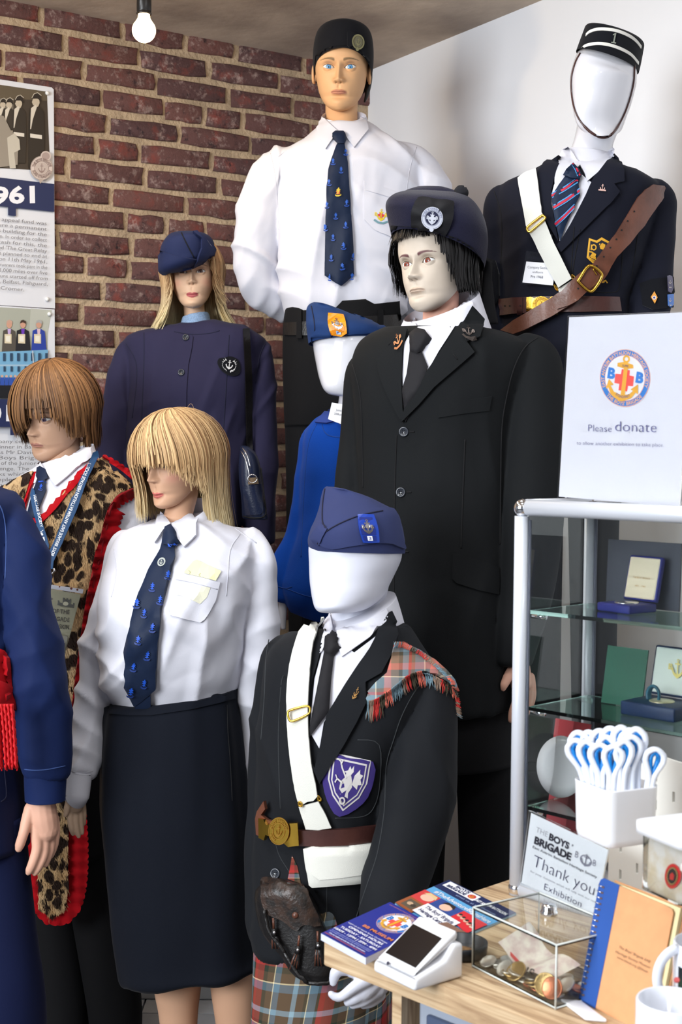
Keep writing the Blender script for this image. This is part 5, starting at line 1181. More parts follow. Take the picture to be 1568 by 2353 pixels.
# ================================================================ tartan
def tartan(nm='red_blue_tartan', st=None):
    m = bpy.data.materials.new(nm); m.use_nodes = True; nt = m.node_tree; N = nt.nodes; L = nt.links; b = N['Principled BSDF']
    b.inputs['Roughness'].default_value = .9; b.inputs['Specular IOR Level'].default_value = .2
    uv = N.new('ShaderNodeUVMap'); sx = N.new('ShaderNodeSeparateXYZ'); L.new(uv.outputs[0], sx.inputs[0])
    st = st or [(0, (150, 52, 48)), (.11, (150, 52, 48)), (.115, (46, 54, 44)), (.18, (46, 54, 44)), (.185, (92, 74, 56)), (.29, (92, 74, 56)), (.295, (232, 214, 170)), (.305, (232, 214, 170)), (.31, (96, 120, 134)), (.40, (96, 120, 134)), (.405, (92, 74, 56)), (.60, (92, 74, 56)), (.605, (134, 160, 172)), (.66, (134, 160, 172)), (.665, (90, 72, 56)), (.76, (50, 56, 46)), (.80, (232, 214, 170)), (.81, (96, 120, 134)), (.90, (96, 120, 134)), (.905, (46, 54, 44)), (.93, (46, 54, 44)), (.935, (176, 44, 44)), (1, (176, 44, 44))]
    cols = []
    for k, ax in enumerate('XY'):
        mu = N.new('ShaderNodeMath'); mu.operation = 'MULTIPLY'; mu.inputs[1].default_value = 1/.17; L.new(sx.outputs[ax], mu.inputs[0])
        fr = N.new('ShaderNodeMath'); fr.operation = 'FRACT'; L.new(mu.outputs[0], fr.inputs[0])
        r = N.new('ShaderNodeValToRGB'); r.color_ramp.interpolation = 'CONSTANT'; e = r.color_ramp.elements; e[0].position = 0; e[0].color = hexc(*st[0][1]); e[1].position = 1; e[1].color = hexc(*st[-1][1])
        seen = [0]
        for p_, c in st[1:-1]:
            if p_ in seen: continue
            if len(e) >= 30: break
            x = e.new(p_); x.color = hexc(*c); seen.append(p_)
        L.new(fr.outputs[0], r.inputs[0]); cols.append(r.outputs[0])
    mx = N.new('ShaderNodeMix'); mx.data_type = 'RGBA'; mx.inputs[0].default_value = .5; L.new(cols[0], mx.inputs[6]); L.new(cols[1], mx.inputs[7]); L.new(mx.outputs[2], b.inputs['Base Color'])
    return m
M_TARTAN = tartan()
M_TARTAN2 = tartan('faded_tartan', [(0, (118, 142, 154)), (.2, (118, 142, 154)), (.205, (236, 226, 196)), (.225, (236, 226, 196)), (.23, (96, 106, 108)), (.36, (96, 106, 108)), (.365, (206, 116, 104)), (.5, (206, 116, 104)), (.505, (140, 112, 92)), (.66, (140, 112, 92)), (.665, (80, 74, 60)), (.74, (80, 74, 60)), (.745, (122, 146, 158)), (.86, (122, 146, 158)), (.865, (190, 60, 56)), (.92, (190, 60, 56)), (.925, (134, 110, 92)), (1, (134, 110, 92))])
# ================================================================ F: FACELESS BOY IN HIGHLAND UNIFORM
def F_():
    F = Fig(2.75, -.10); fx = P(800, 1700, 2.75).x
    T = thing('mannequin', 'faceless white boy mannequin in black jacket, navy side cap, white strap, sporran and tartan kilt', 'mannequin', (fx, 2.75, 0))
    Hd = Fig(2.75, -.05)
    b = Hd.loft([Hd.ring(1205, 760, 880, .07, ex=2), Hd.ring(1222, 735, 900, .09, ex=2), Hd.ring(1238, 721, 917, .104, ex=2.1), Hd.ring(1255, 716.5, 922, .108, ex=2.1), Hd.ring(1290, 718, 917, .108, ex=2.1), Hd.ring(1325, 721, 900, .106, Y=2.745, ex=2.1), Hd.ring(1350, 726, 886, .102, Y=2.735, ex=2.1), Hd.ring(1372, 732, 872, .095, Y=2.725, ex=2.1), Hd.ring(1390, 740, 850, .08, Y=2.71, ex=2.05), Hd.ring(1402, 751, 828, .055, Y=2.70, ex=2), Hd.ring(1408, 766, 806, .02, Y=2.69, ex=2)], 80, 8)
    b.addg(Hd.tube([(845, 1300, .04, 58), (832, 1370, .04, 56), (822, 1410, .04, 57), (812, 1460, .04, 62), (800, 1520, .03, 70)], 40, 8))
    b.addg(F.loft([F.ring(y, l, r, t) for y, l, r, t in ((1500, 690, 930, .06), (1560, 650, 970, .085), (1900, 640, 860, .08), (2150, 640, 850, .09))], 24, 3))
    for x in (690, 800): b.addg(F.tube([(x, 2130, 0, 46), (x, 2300, 0, 42), (x, 2500, 0, 34), (x, 2700, 0, 30), (x, px_of(Vector((fx, 2.75, .02)))[1], 0, 26)], 14, 3))
    # right-hand side hand reaching behind the desk corner
    b.addg(hand(2.44, [[(905, 2180, .06, 40), (880, 2235, .03, 34), (862, 2262, .01, 33)], [(862, 2250, 0, 26), (838, 2275, -.01, 24), (820, 2288, -.01, 22)], [(800, 2224, -.01, 18), (776, 2230, -.02, 15), (768, 2247, -.02, 12), (766, 2258, -.02, 9)], [(850, 2232, 0, 28), (812, 2226, -.01, 22)],
        [(846, 2250, -.02, 17), (815, 2268, -.03, 14), (785, 2290, -.03, 11), (770, 2290, -.03, 10), (761, 2284, -.03, 8)], [(850, 2272, -.01, 17), (820, 2292, -.02, 14), (800, 2302, -.02, 11)], [(860, 2280, 0, 17), (838, 2298, -.01, 14), (812, 2308, -.01, 11)], [(872, 2286, .02, 16), (854, 2302, .01, 13), (836, 2308, .01, 11)]], .0024, 2))
    b.mk('body', M_MATTW, T)
    # navy side cap
    cp = Hd.loft([Hd.ring(1262, 719, 927, .114, yr=1272, tilt=-.05, ex=2), Hd.ring(1240, 715, 926, .118, yr=1245, ex=2), Hd.ring(1215, 722, 918, .115, yr=1205, ex=2), Hd.ring(1190, 733, 908, .095, yr=1180, ex=2), Hd.ring(1160, 740, 885, .062, yr=1162, ex=2), Hd.ring(1138, 743, 850, .034, yr=1145, ex=2), Hd.ring(1124, 746, 815, .014, yr=1132, ex=2), Hd.ring(1118, 752, 790, .005, yr=1124, ex=2)], 80, 7, (False, True), wrn(4, .0015, 14))
    co = cp.mk('side_cap', M_NAVYCAP, T); sc = Surf(co)
    fl = drape('cap_flap', smooth_poly([(716, 1238), (722, 1226), (740, 1206), (752, 1214), (778, 1200), (820, 1180), (858, 1171), (895, 1170), (908, 1178), (916, 1205), (926, 1248), (928, 1262), (900, 1250), (860, 1249), (800, 1256), (765, 1261), (738, 1252)], 2), sc, M_NAVYCAP, co, off=.006, th=.008, res=8)
    drape('front_fold', [(714, 1236), (722, 1222), (740, 1203), (753, 1216), (742, 1236), (734, 1254), (722, 1248)], Surf(fl, co), M_NAVYCAP, co, off=.004, th=.006, res=7)
    seams('seam', [[(747, 1124), (742, 1160), (742, 1200), (752, 1216)], [(730, 1250), (745, 1226), (780, 1204), (830, 1184), (880, 1174)]], Surf(fl, co), M_NAVYSEAM, co, .0014, .001)
    sidecap_badge(co, Surf(fl, co), (846, 1216), (34, 0), (6, 31), (flat((24, 60, 160), .35), flat((20, 40, 120), .4)), ('3', (226, 230, 240), (110, 110, 160)))
    # shirt, tie
    sf = F.loft([F.ring(1408, 762, 893, .070, yr=1392, ex=2, Y=2.77, tilt=.45), F.ring(1440, 752, 905, .085, yr=1420, ex=2, Y=2.77, tilt=.2), F.ring(1475, 735, 920, .095, Y=2.76), F.ring(1520, 690, 930, .10), F.ring(1600, 670, 930, .105), F.ring(1700, 670, 900, .105)], 60, 6)
    so = sf.mk('shirt', M_SHIRT, T); ss = Surf(so)
    # jacket
    g = F.loft([F.ring(1452, 690, 925, .085, yr=1446), F.ring(1462, 660, 945, .095, yr=1478), F.ring(1480, 636, 975, .108, yr=1515), F.ring(1510, 620, 1000, .118, yr=1545), F.ring(1570, 612, 1000, .128), F.ring(1660, 606, 968, .130), F.ring(1760, 602, 930, .125), F.ring(1850, 600, 900, .118), F.ring(1920, 600, 885, .115), F.ring(2000, 598, 880, .122), F.ring(2090, 600, 872, .128), F.ring(2165, 606, 860, .13)], 90, 7)
    tors = G().addg(g)
    g.addg(F.tube([(655, 1478, .04, 22), (630, 1505, .05, 28), (620, 1570, .05, 32), (610, 1660, .05, 32), (603, 1760, .04, 32), (598, 1860, .03, 31), (592, 1970, .02, 30), (592, 2080, .0, 28), (600, 2150, -.01, 26)], 30, 6))
    g.addg(F.tube([(958, 1545, -.05, 36), (990, 1580, -.06, 50), (990, 1640, -.07, 60), (976, 1730, -.09, 74), (964, 1830, -.11, 80), (944, 1920, -.13, 80), (922, 2000, -.15, 76), (900, 2080, -.18, 66), (888, 2150, -.20, 56)], 40, 6))
    jo = fuse(g, .0062, 4, fsum(drag(71, .008, 7, 84), drag(73, .006, 11, 110), wrn(75, .003, 5))).mk('jacket', M_BLKWOOL, T); sj = Surf(jo)
    sja = Surf(jo, so)
    vf = drape('shirt_front', [(718, 1620), (724, 1560), (740, 1500), (752, 1462), (775, 1470), (815, 1500), (880, 1450), (850, 1510), (815, 1560), (770, 1620), (745, 1660), (735, 1720), (712, 1680)], sja, M_SHIRT, T, off=.004, th=.004, res=10); sv = Surf(vf, so, jo)
    to = drape('tie', [(752, 1462), (764, 1454), (778, 1460), (779, 1492), (768, 1508), (762, 1560), (757, 1630), (745, 1650), (722, 1680), (708, 1700), (722, 1620), (738, 1540), (746, 1500), (748, 1484)], sv, M_TIEBLK, T, off=.007, th=.008, res=8, puff=.004, edge=8)
    drape('knot', [(750, 1463), (763, 1454), (779, 1459), (781, 1492), (770, 1506), (750, 1500), (746, 1494)], Surf(to), M_TIEBLK, to, off=.005, th=.006, res=7, puff=.004, edge=8)
    drape('collar', [(760, 1413), (764, 1430), (768, 1450), (757, 1464), (742, 1498), (736, 1503), (740, 1480), (750, 1440)], sja, M_SHIRT, so, off=.009, th=.008, res=8)
    drape('collar', [(776, 1456), (800, 1446), (840, 1430), (876, 1406), (884, 1400), (890, 1412), (884, 1430), (850, 1465), (788, 1510), (782, 1490)], sja, M_SHIRT, so, off=.010, th=.008, res=8)
    drape('lapel', [(748, 1440), (752, 1446), (738, 1500), (720, 1560), (700, 1640), (706, 1720), (730, 1780), (700, 1750), (668, 1700), (650, 1640), (645, 1580), (668, 1560), (652, 1550), (690, 1480)], sj, M_BLKWOOL, jo, off=.009, th=.007, res=11)
    drape('lapel', [(888, 1410), (897, 1405), (908, 1430), (911, 1460), (896, 1510), (876, 1548), (842, 1567), (843, 1614), (820, 1660), (780, 1730), (735, 1800), (722, 1770), (740, 1700), (752, 1640), (790, 1580), (816, 1540), (850, 1490)], sja, M_BLKWOOL, jo, off=.010, th=.008, res=11)
    lp = Surf(*[o for o in bpy.data.objects if o.name.startswith('lapel') and o.parent == jo]+[jo])
    gm = mat('gold_pin', (226, 170, 100), .3, metal=.9)
    d = Decal(flatS(lp, 820, 1590), .005, .0006, mapf=aff((820, 1590), (9, -2), (-5, 13))); anchor(d, 0, 0, 1, gm); d.poly([(-.8, .4), (-.2, .9), (.6, .8), (.4, 1.1), (-.4, 1.15)], gm); d.mk('lapel_pin', jo)
    seams('seam', [[(618, 1470), (611, 1520), (608, 1600), (600, 1700)], [(1000, 1545), (960, 1580), (926, 1640), (905, 1700), (888, 1760), (884, 1860), (868, 1960), (845, 2030), (818, 2110)], [(652, 1552), (646, 1580), (640, 1700), (645, 1860)], [(822, 1700), (872, 1712), (873, 1800), (862, 1850), (836, 1876), (770, 1880)], [(752, 2035), (750, 2150)], [(625, 1890), (640, 1960), (668, 2010), (680, 2060), (740, 2200)]], lp, mat('grey_seam', (50, 53, 56), .9), jo, .001)
    # shield badge
    pl = mat('purple_felt', (58, 44, 118), .9, var=.1); wt = flat((206, 202, 200), .7)
    sh = smooth_poly([(770, 1730), (800, 1742), (857, 1750), (858, 1790), (845, 1830), (818, 1858), (780, 1876), (760, 1855), (746, 1820), (742, 1780), (752, 1745)], 2)
    so2 = drape('shield_badge', sh, sj, pl, jo, off=.005, th=.006, res=9); d = Decal(Surf(so2), .0010, .0004, mapf=aff((799, 1797), (46, 10), (-9, 60)))
    def shp(s): return [(-1*s, -.98*s), (1*s, -.98*s), (.98*s, -.1*s), (.7*s, .5*s), (.0, 1.12*s), (-.62*s, .62*s), (-.95*s, .05*s)]
    for s, c in ((1.0, wt), (.92, pl), (.83, wt), (.76, pl)): d.poly([(x-.02, y-.0) for x, y in shp(s)], c, res=.25)
    dr = [(-.05, -.45), (.02, -.62), (.1, -.5), (.2, -.66), (.22, -.42), (.12, -.3), (.2, -.1), (.25, .15), (.1, .4), (.12, .6), (-.05, .55), (-.0, .3), (-.2, .45), (-.36, .3), (-.34, .02), (-.16, -.16), (-.12, -.34), (-.24, -.36)]
    d.poly(dr, wt); d.poly([(.22, .05), (.3, -.3), (.52, -.56), (.54, -.4), (.7, -.36), (.6, -.2), (.7, -.02), (.52, .02), (.5, .2), (.36, .12)], wt)
    d.line([(-.1, -.14), (-.36, -.5), (-.46, -.72)], .07, wt); d.line([(-.46, -.72), (-.62, -.8)], .05, wt); d.line([(-.44, -.6), (-.36, -.78)], .05, wt); d.line([(-.26, .05), (-.52, -.06), (-.6, .1)], .07, wt); d.line([(-.52, -.06), (-.62, -.2)], .05, wt); d.ring(-.14, .72, .08, .15, wt, 16)
    d.mk('dragon_emblem', so2)
    # tartan shoulder knot with fringe
    ts = [(905, 1478), (928, 1484), (960, 1500), (995, 1524), (1020, 1546), (1036, 1566), (1045, 1590), (1030, 1570), (1000, 1552), (968, 1545), (935, 1556), (905, 1580), (868, 1606), (846, 1612), (842, 1594), (866, 1568), (888, 1548), (898, 1512)]
    tg = drape('tartan_shoulder_piece', ts, lp, M_TARTAN2, T, off=.014, th=.010, res=10, uvs=620.0); st = Surf(tg, jo)
    R = random.Random(4); g = G(); fc = [(112, 138, 150), (216, 110, 92), (70, 62, 48), (190, 50, 46), (140, 116, 100), (112, 138, 150)]
    ed = resample(smooth_poly([(1046, 1592), (1030, 1572), (1000, 1554), (968, 1547), (935, 1558), (905, 1582), (868, 1608), (846, 1614)], 4, False), 1.6, False)
    for i, p in enumerate(ed):
        t = i/len(ed); L = 26+12*R.random()+(16 if t > .85 else 0); dx = -6+12*math.sin(t*3)+R.gauss(0, 3)
        if t < .12: dx, L = 6+R.gauss(0, 3), 30
        c = lin(fc[int(t*17+R.random()*.6) % 6]); ks = []
        for k in range(5):
            x, y = p.x+dx*(k/4)**1.2+R.gauss(0, .7), p.y-4+L*k/4; q, n = st(x, y); ks.append((q+n*(.003+.002*R.random()), .0009 if k < 4 else .0003))
        a = tube3(ks, 4); g.add(a.v, a.f, None, [c]*len(a.v))
    ed = resample([(903, 1486), (925, 1484), (962, 1500), (1000, 1528), (1036, 1562), (1047, 1600), (1050, 1640)], 2.2, False)
    for i, p in enumerate(ed):
        t = i/len(ed); c = lin(fc[int(t*11+R.random()*.6) % 6]); q, n = st(p.x, min(p.y+3, 1640)); ks = []
        for k in range(4): ks.append((P(p.x+(3+10*t)*k/3+R.gauss(0, 1), p.y+4-(16-12*t)*k/3+(12*t*k/3), q.y-.004), .0009 if k < 3 else .0003))
        a = tube3(ks, 4); g.add(a.v, a.f, None, [c]*len(a.v))
    g.mk('fringe', mat('wool_fringe', (120, 120, 120), .95, attr='paint'), tg, paint=True, kind='stuff')
    # white strap, pouch
    lpt = Surf(tors)
    w1 = drape('white_strap', smooth_poly([(712, 1443), (735, 1438), (752, 1434), (742, 1450), (726, 1482), (718, 1540), (714, 1620), (715, 1690), (722, 1760), (734, 1826), (712, 1838), (692, 1842), (678, 1770), (670, 1690), (668, 1600), (674, 1530), (688, 1480), (700, 1455)], 2), Surf(tors, so), M_WEB, T, off=.023, th=.006, res=11)
    w2 = drape('strap_end', [(692, 1850), (735, 1838), (750, 1866), (763, 1898), (735, 1903), (708, 1902)], Surf(tors), M_WEB, w1, off=.020, th=.006, res=10); sw = Surf(w1, w2, jo)
    loop = ring_loop
    loop([(663, 1640), (668, 1632), (700, 1623), (712, 1624), (714, 1634), (708, 1642), (680, 1655), (668, 1656)], .0024, M_BRASS, 'brass_slide', w1, sw, .004)
    for a in ([(688, 1842), (694, 1846), (694, 1852), (688, 1850)], [(730, 1828), (736, 1832), (738, 1839), (732, 1838)]): loop(a, .002, M_BRASS, 'brass_ring', w1, sw, .003)
    po = drape('white_pouch', [(704, 1946), (716, 1944), (800, 1940), (878, 1926), (880, 1960), (874, 2000), (866, 2020), (780, 2030), (722, 2036), (716, 2030), (708, 1980)], lpt, M_WEB, T, off=.030, th=.026, res=12, puff=.006, edge=12); sp = Surf(po)
    drape('pouch_flap', [(706, 1950), (716, 1948), (800, 1943), (876, 1931), (878, 1960), (872, 1990), (862, 2006), (780, 2018), (735, 2022), (718, 2010), (710, 1980)], sp, M_WEB, po, off=.003, th=.004, res=12)
    q, n = sp(847, 2002); M2 = n.to_track_quat('Z', 'Y').to_matrix().to_4x4(); M2.translation = q+n*.004; lathe([(.0001, .004), (.006, .003), (.0085, .001), (.0085, -.002)], M2, 20).mk('press_stud', M_LEATHD, po)
    # belt with brass clasp
    bo = drape('belt', [(676, 1902), (690, 1904), (740, 1903), (800, 1899), (880, 1888), (878, 1924), (800, 1937), (740, 1941), (690, 1940), (674, 1936)], lpt, M_LEATHD, T, off=.024, th=.012, res=12)
    b2 = drape('belt_end', [(600, 1880), (604, 1862), (618, 1838), (621, 1856), (612, 1870), (624, 1880), (650, 1886), (640, 1892), (616, 1886), (616, 1924), (602, 1916)], lp, M_LEATH, bo, off=.020, th=.010, res=8)
    bk = drape('buckle_plate', [(612, 1876), (622, 1878), (628, 1890), (660, 1884), (668, 1886), (690, 1884), (692, 1938), (674, 1940), (660, 1926), (626, 1914), (622, 1928), (612, 1922)], lp, M_BRASS, bo, off=.030, th=.012, res=8)
    d = Decal(flatS(Surf(bk), 646, 1908), .006, .0008, mapf=aff((644, 1908), (24, 2), (-2, 32)))
    db = mat('dull_brass', (150, 112, 44), .45, metal=.8); d.circle(0, 0, 1.0, M_BRASS); d.ring(0, 0, .93, .99, db); d.ring(0, 0, .54, .6, db); d.arctext("BOYS' BRIGADE", 0, 0, .66, .2, math.pi*1.05, math.pi*1.95, db); d.arctext('SURE', 0, 0, .84, -.2, math.pi*.9, math.pi*.62, db); anchor(d, 0, 0, .5, db); d.mk('buckle_boss', bk)
    # kilt
    kf = lambda p: .006*math.sin((p.x*1.0+p.y*1.3)*150)
    g = F.loft([F.ring(1960, 606, 868, .115), F.ring(2060, 603, 868, .125), F.ring(2170, 602, 872, .135), F.ring(2350, 597, 890, .148), F.ring(2480, 592, 905, .158)], 120, 6, disp=skirtfolds(3, .006, fx, 2.75))
    ko = g.mk('kilt', M_TARTAN, T); sk = Surf(ko, jo)
    drape('kilt_front', [(668, 1990), (672, 1966), (684, 1990), (692, 2030), (662, 2020)], lp, M_TARTAN, ko, off=.002, th=.003, res=8, uvs=560.0)
    p_, n_ = lp(634, 2007); M2 = n_.to_track_quat('Z', 'Y').to_matrix().to_4x4(); M2.translation = p_+n_*.012; button(jo, 634, 2007, lp, .0105, M_BUTTON)
    # sporran
    SP = drape('sporran', smooth_poly([(612, 2040), (640, 2024), (690, 2030), (720, 2060), (745, 2120), (765, 2180), (765, 2225), (750, 2250), (725, 2252), (690, 2236), (660, 2190), (625, 2140), (612, 2090)], 3), sk, M_BLKLEATH, T, off=.040, th=.036, res=12, puff=.014, edge=20)
    SP['label'] = 'black worn leather sporran with tassels'
    s1 = Surf(SP, jo, ko); fo = drape('sporran_flap', smooth_poly([(604, 2022), (618, 2014), (650, 2020), (700, 2034), (706, 2056), (722, 2095), (736, 2125), (732, 2130), (700, 2124), (685, 2138), (672, 2132), (650, 2114), (618, 2100), (604, 2070)], 3), s1, mat('worn_black_leather', (30, 26, 24), .38, col2=(58, 42, 34), vscale=60, bump=.5, bscale=180, bdist=.002), SP, off=.008, th=.008, res=10); s2 = Surf(fo, SP)
    q, n = s2(679, 2103); M2 = n.to_track_quat('Z', 'Y').to_matrix().to_4x4(); M2.translation = q+n*.001; lathe([(.0001, .004), (.005, .003), (.0062, .001), (.0062, -.001)], M2, 18).mk('stud', M_LEATH, SP)
    seams('sporran_rim', [[(612, 2090), (625, 2140), (660, 2190), (690, 2236), (725, 2254), (752, 2250), (766, 2225)]], s1, M_BLKLEATH, SP, .0042, .012, kind=None)
    for (x, y, L, dx) in ((628, 2110, 70, 8), (688, 2150, 78, -12), (730, 2140, 80, 4)):
        q, n = s2(x, y+14); g = G(); c0 = P(x, y, q.y-.012)
        a = tube3([(c0, .0022), (P(x+dx*.2, y+26, q.y-.012), .0026)], 6); g.addg(a, 1); a = tube3([(P(x+dx*.2, y+24, q.y-.014), .0045), (P(x+dx*.3, y+40, q.y-.014), .0062)], 10); g.addg(a, 0)
        for k in range(9):
            u = (k-4)/4; g.addg(tube3([(P(x+dx*.3+u*3, y+38, q.y-.014-.002*(k % 2)), .0024), (P(x+dx*.7+u*7, y+L*.75, q.y-.015), .0022), (P(x+dx+u*10, y+L, q.y-.014), .0014)], 5, flat=.5), 0 if k % 3 else 1)
        to_ = g.mk('tassel', [M_BLKLEATH, M_LEATH], SP); qq = P(x+dx*.3, y+33, q.y-.022); lathe([(.0001, .002), (.003, .0014), (.003, 0)], frame(qq, (1, 0, 0), (0, 0, 1)), 10).mk('rivet', M_SILVER, SP)
    g = G()
    for sx in (-1, 1):
        sock = F.tube([(745+sx*52, 2480, 0, 44), (745+sx*52, 2700, 0, 34), (745+sx*52, px_of(Vector((fx, 2.75, .04)))[1], 0, 30)], 14, 3); g.addg(sock)
    g.mk('socks', M_BLKTROU, T)
F_()
# ================================================================ G: GIRL IN WHITE SHIRT AND TIE (front left)
def G_():
    F = Fig(3.05, -.08); fx = P(410, 1800, 3.05).x
    T = thing('mannequin', 'female mannequin with long blonde fringe wig, white shirt, dark anchor tie and navy skirt', 'mannequin', (fx, 3.05, 0))
    M = head_mat(405, 1055, 3.05, .205, -38, 9, 0)
    sk = (204, 160, 130)
    b = xf(head_geo('woman', sk, lips=(196, 108, 100), brow=(140, 100, 76), blush=(206, 134, 120), lid=(150, 112, 96), nose=1.05), M); b.addg(neck_geo(M, P(398, 1235, 3.05), .15, .17, sk))
    b.addg(paint(F.loft([F.ring(y, l, r, t) for y, l, r, t in ((1228, 330, 500, .05), (1260, 290, 570, .08), (1600, 275, 515, .08), (1700, 265, 540, .09), (2200, 310, 570, .10))], 24, 3), sk))
    zt = px_of(Vector((fx, 3.05, .0)))[1]
    b.addg(paint(F.tube([(408, 2150, .02, 62), (408, 2260, .02, 56), (410, 2330, .02, 46), (412, 2420, .02, 40), (412, 2500, .02, 40), (412, 2600, .02, 28), (414, zt, .02, 22)], 24, 6), sk))
    b.addg(paint(F.tube([(535, 2150, -.02, 62), (538, 2260, -.02, 56), (542, 2330, -.02, 50), (546, 2420, -.02, 42), (548, 2500, -.02, 40), (548, 2600, -.02, 28), (548, zt, -.02, 22)], 24, 6), sk))
    hd = hand(2.995, [[(180, 1805, 0, 17), (178, 1826, 0, 17), (174, 1850, 0, 19)], [(165, 1832, -.01, 10), (156, 1852, -.015, 8.5), (152, 1868, -.015, 6.5), (150, 1874, -.015, 5)], [(163, 1850, 0, 9.5), (161, 1880, -.005, 8), (165, 1905, -.005, 7), (168, 1916, 0, 5)], [(173, 1852, .004, 9.5), (174, 1886, 0, 8), (178, 1912, 0, 6.5), (181, 1922, 0, 5)], [(182, 1852, .01, 9), (185, 1884, .008, 7.5), (188, 1908, .008, 6), (189, 1914, .008, 5)], [(190, 1848, .018, 8), (193, 1870, .016, 6.5), (193, 1893, .016, 5)]], .0022, 2)
    b.addg(paint(hd, (186, 158, 134)))
    hd = hand(3.03, [[(568, 1850, 0, 16), (569, 1885, 0, 12), (568, 1900, 0, 11)], [(566, 1895, 0, 7), (560, 1915, 0, 6), (554, 1932, -.005, 5.5), (553, 1941, -.005, 4)], [(570, 1895, 0, 8), (568, 1920, 0, 6), (560, 1940, 0, 4.5)], [(573, 1895, .01, 8), (573, 1925, .01, 6), (568, 1946, .01, 4.5)]], .0022, 2)
    b.addg(paint(hd, (200, 160, 134))); b.mk('body', M_SKIN, T, paint=True)
    for s in (-1, 1): xf(eye_geo(s, (90, 84, 96), (-.02, .02)), M).mk('eye', M_EYE, T, paint=True)
    def colf(t, b_, p, ph):
        base = Vector(lin((122, 82, 48))).lerp(Vector(lin((228, 190, 138))), b_**.7); tip = Vector(lin((238, 224, 178)))
        return tuple(base.lerp(tip, min(1, max(0, (.42-p.z)/.65))*.8))
    def ln(ph, R):
        a = abs(ph)
        if ph > 0 and a < 1.25: return .50-.25*a+R.gauss(0, .055)
        if ph < 0 and a < .8: return .53+R.gauss(0, .035)
        if ph < 0: return -.13+.1*R.random()-(.05 if a > 1.4 else 0)
        return -.44+.12*R.random()
    wig(M, n=4200, ax=(.415, .475, .50), length=ln, flip=-.02, colf=colf, lift=.10, rs=15, wid=.012, sweep=.6, noise_amp=.06).mk('wig', M_HAIR, T, paint=True, label='long blonde wig with a heavy fringe', kind='stuff')
    # stray hairs
    R = random.Random(2); g = G()
    for i in range(44):
        a = R.choice((-1, 1))*R.uniform(.5, 1.9); e_ = R.uniform(.2, 1.3); ks = []; rr_ = R.uniform(.03, .12); s0 = R.choice((-1, 1)); yy = R.uniform(-.1, .2)
        for k in range(9):
            t = k/8; aa = a+s0*t*R.uniform(.5, .56)*e_; bu = rr_*math.sin(t*2.9); ks.append((M @ Vector(((.43+bu)*math.sin(aa), yy, .53+(.50+bu)*math.cos(aa)*(1 if abs(aa) < 1.57 else .6))), .00026))
        g.addg(tube3(ks, 3))
    g.c = [lin((214, 178, 130))]*len(g.v); g.mk('stray_hairs', M_HAIR, T, paint=True, kind='stuff')
    # shirt
    g = F.loft([F.ring(1198, 366, 484, .060, yr=1194, tilt=.25, ex=2), F.ring(1207, 345, 508, .072), F.ring(1218, 308, 545, .088), F.ring(1240, 275, 580, .105), F.ring(1290, 258, 592, .125, .115), F.ring(1350, 254, 582, .15, .12), F.ring(1420, 252, 566, .165, .12), F.ring(1480, 252, 554, .155, .115), F.ring(1550, 253, 544, .13, .11), F.ring(1590, 262, 524, .106, .098), F.ring(1620, 275, 508, .088, .082)], 90, 6)
    g.addg(F.tube([(300, 1242, .04, 22), (276, 1262, .05, 28), (264, 1320, .05, 30), (252, 1400, .04, 34), (236, 1490, .03, 37), (218, 1590, .02, 38), (203, 1680, .0, 37), (190, 1745, -.03, 34), (183, 1780, -.05, 31)], 34, 7))
    g.addg(F.tube([(560, 1240, -.03, 22), (585, 1262, -.04, 28), (593, 1320, -.04, 31), (594, 1400, -.03, 33), (592, 1490, -.02, 31), (585, 1580, -.01, 27), (580, 1660, 0, 22), (576, 1750, 0, 18), (573, 1820, 0, 15)], 30, 7))
    so = fuse(g, .0058, 8, fsum(drag(81, .012, 9, 84), drag(83, .010, 13, 62), drag(85, .010, 12, -40), wrn(88, .003, 8))).mk('shirt', M_SHIRT, T)
    g = F.tube([(184, 1766, -.05, 31), (181, 1780, -.05, 31), (177, 1826, -.06, 29), (176, 1830, -.06, 28)], 30, 4); cf = g.mk('cuff', M_SHIRT, T)
    g = F.tube([(573, 1816, 0, 15), (572, 1830, 0, 15), (568, 1884, 0, 11), (568, 1888, 0, 10)], 24, 4); g.mk('cuff', M_SHIRT, T)
    st = F.loft([F.ring(1176, 374, 466, .050, yr=1176, tilt=.6, ex=2), F.ring(1194, 366, 480, .060, tilt=.3, ex=2), F.ring(1215, 350, 500, .075, ex=2)], 48, 4, (False, False)); st.mk('collar_stand', M_SHIRT, T)
    ss = Surf(so, st)
    # placket under tie hidden; collar, tie
    to = drape('tie', [(382, 1216), (394, 1211), (404, 1222), (411, 1246), (403, 1254), (404, 1280), (392, 1330), (374, 1400), (366, 1470), (361, 1560), (360, 1580), (314, 1620), (287, 1572), (292, 1500), (302, 1430), (320, 1370), (345, 1310), (370, 1266), (374, 1252), (376, 1240)], ss, M_TIE, T, off=.014, th=.010, res=10, puff=.004, edge=9)
    drape('tie_tail', [(315, 1618), (348, 1590), (348, 1626), (326, 1648), (316, 1632)], ss, M_TIE, to, off=.012, th=.006, res=9)
    drape('knot', [(382, 1215), (394, 1210), (405, 1222), (412, 1246), (402, 1255), (376, 1251), (376, 1238)], Surf(to), M_TIE, to, off=.006, th=.007, res=7, puff=.004, edge=8)
    drape('collar', [(369, 1175), (376, 1188), (386, 1204), (393, 1210), (378, 1222), (358, 1250), (357, 1240), (360, 1206)], ss, M_SHIRT, so, off=.012, th=.010, res=8)
    drape('collar', [(396, 1210), (420, 1200), (438, 1184), (454, 1198), (452, 1232), (424, 1259), (410, 1240), (400, 1222)], ss, M_SHIRT, so, off=.012, th=.010, res=8)
    st_ = Surf(to, ss and to); d = Decal(st_, .001)
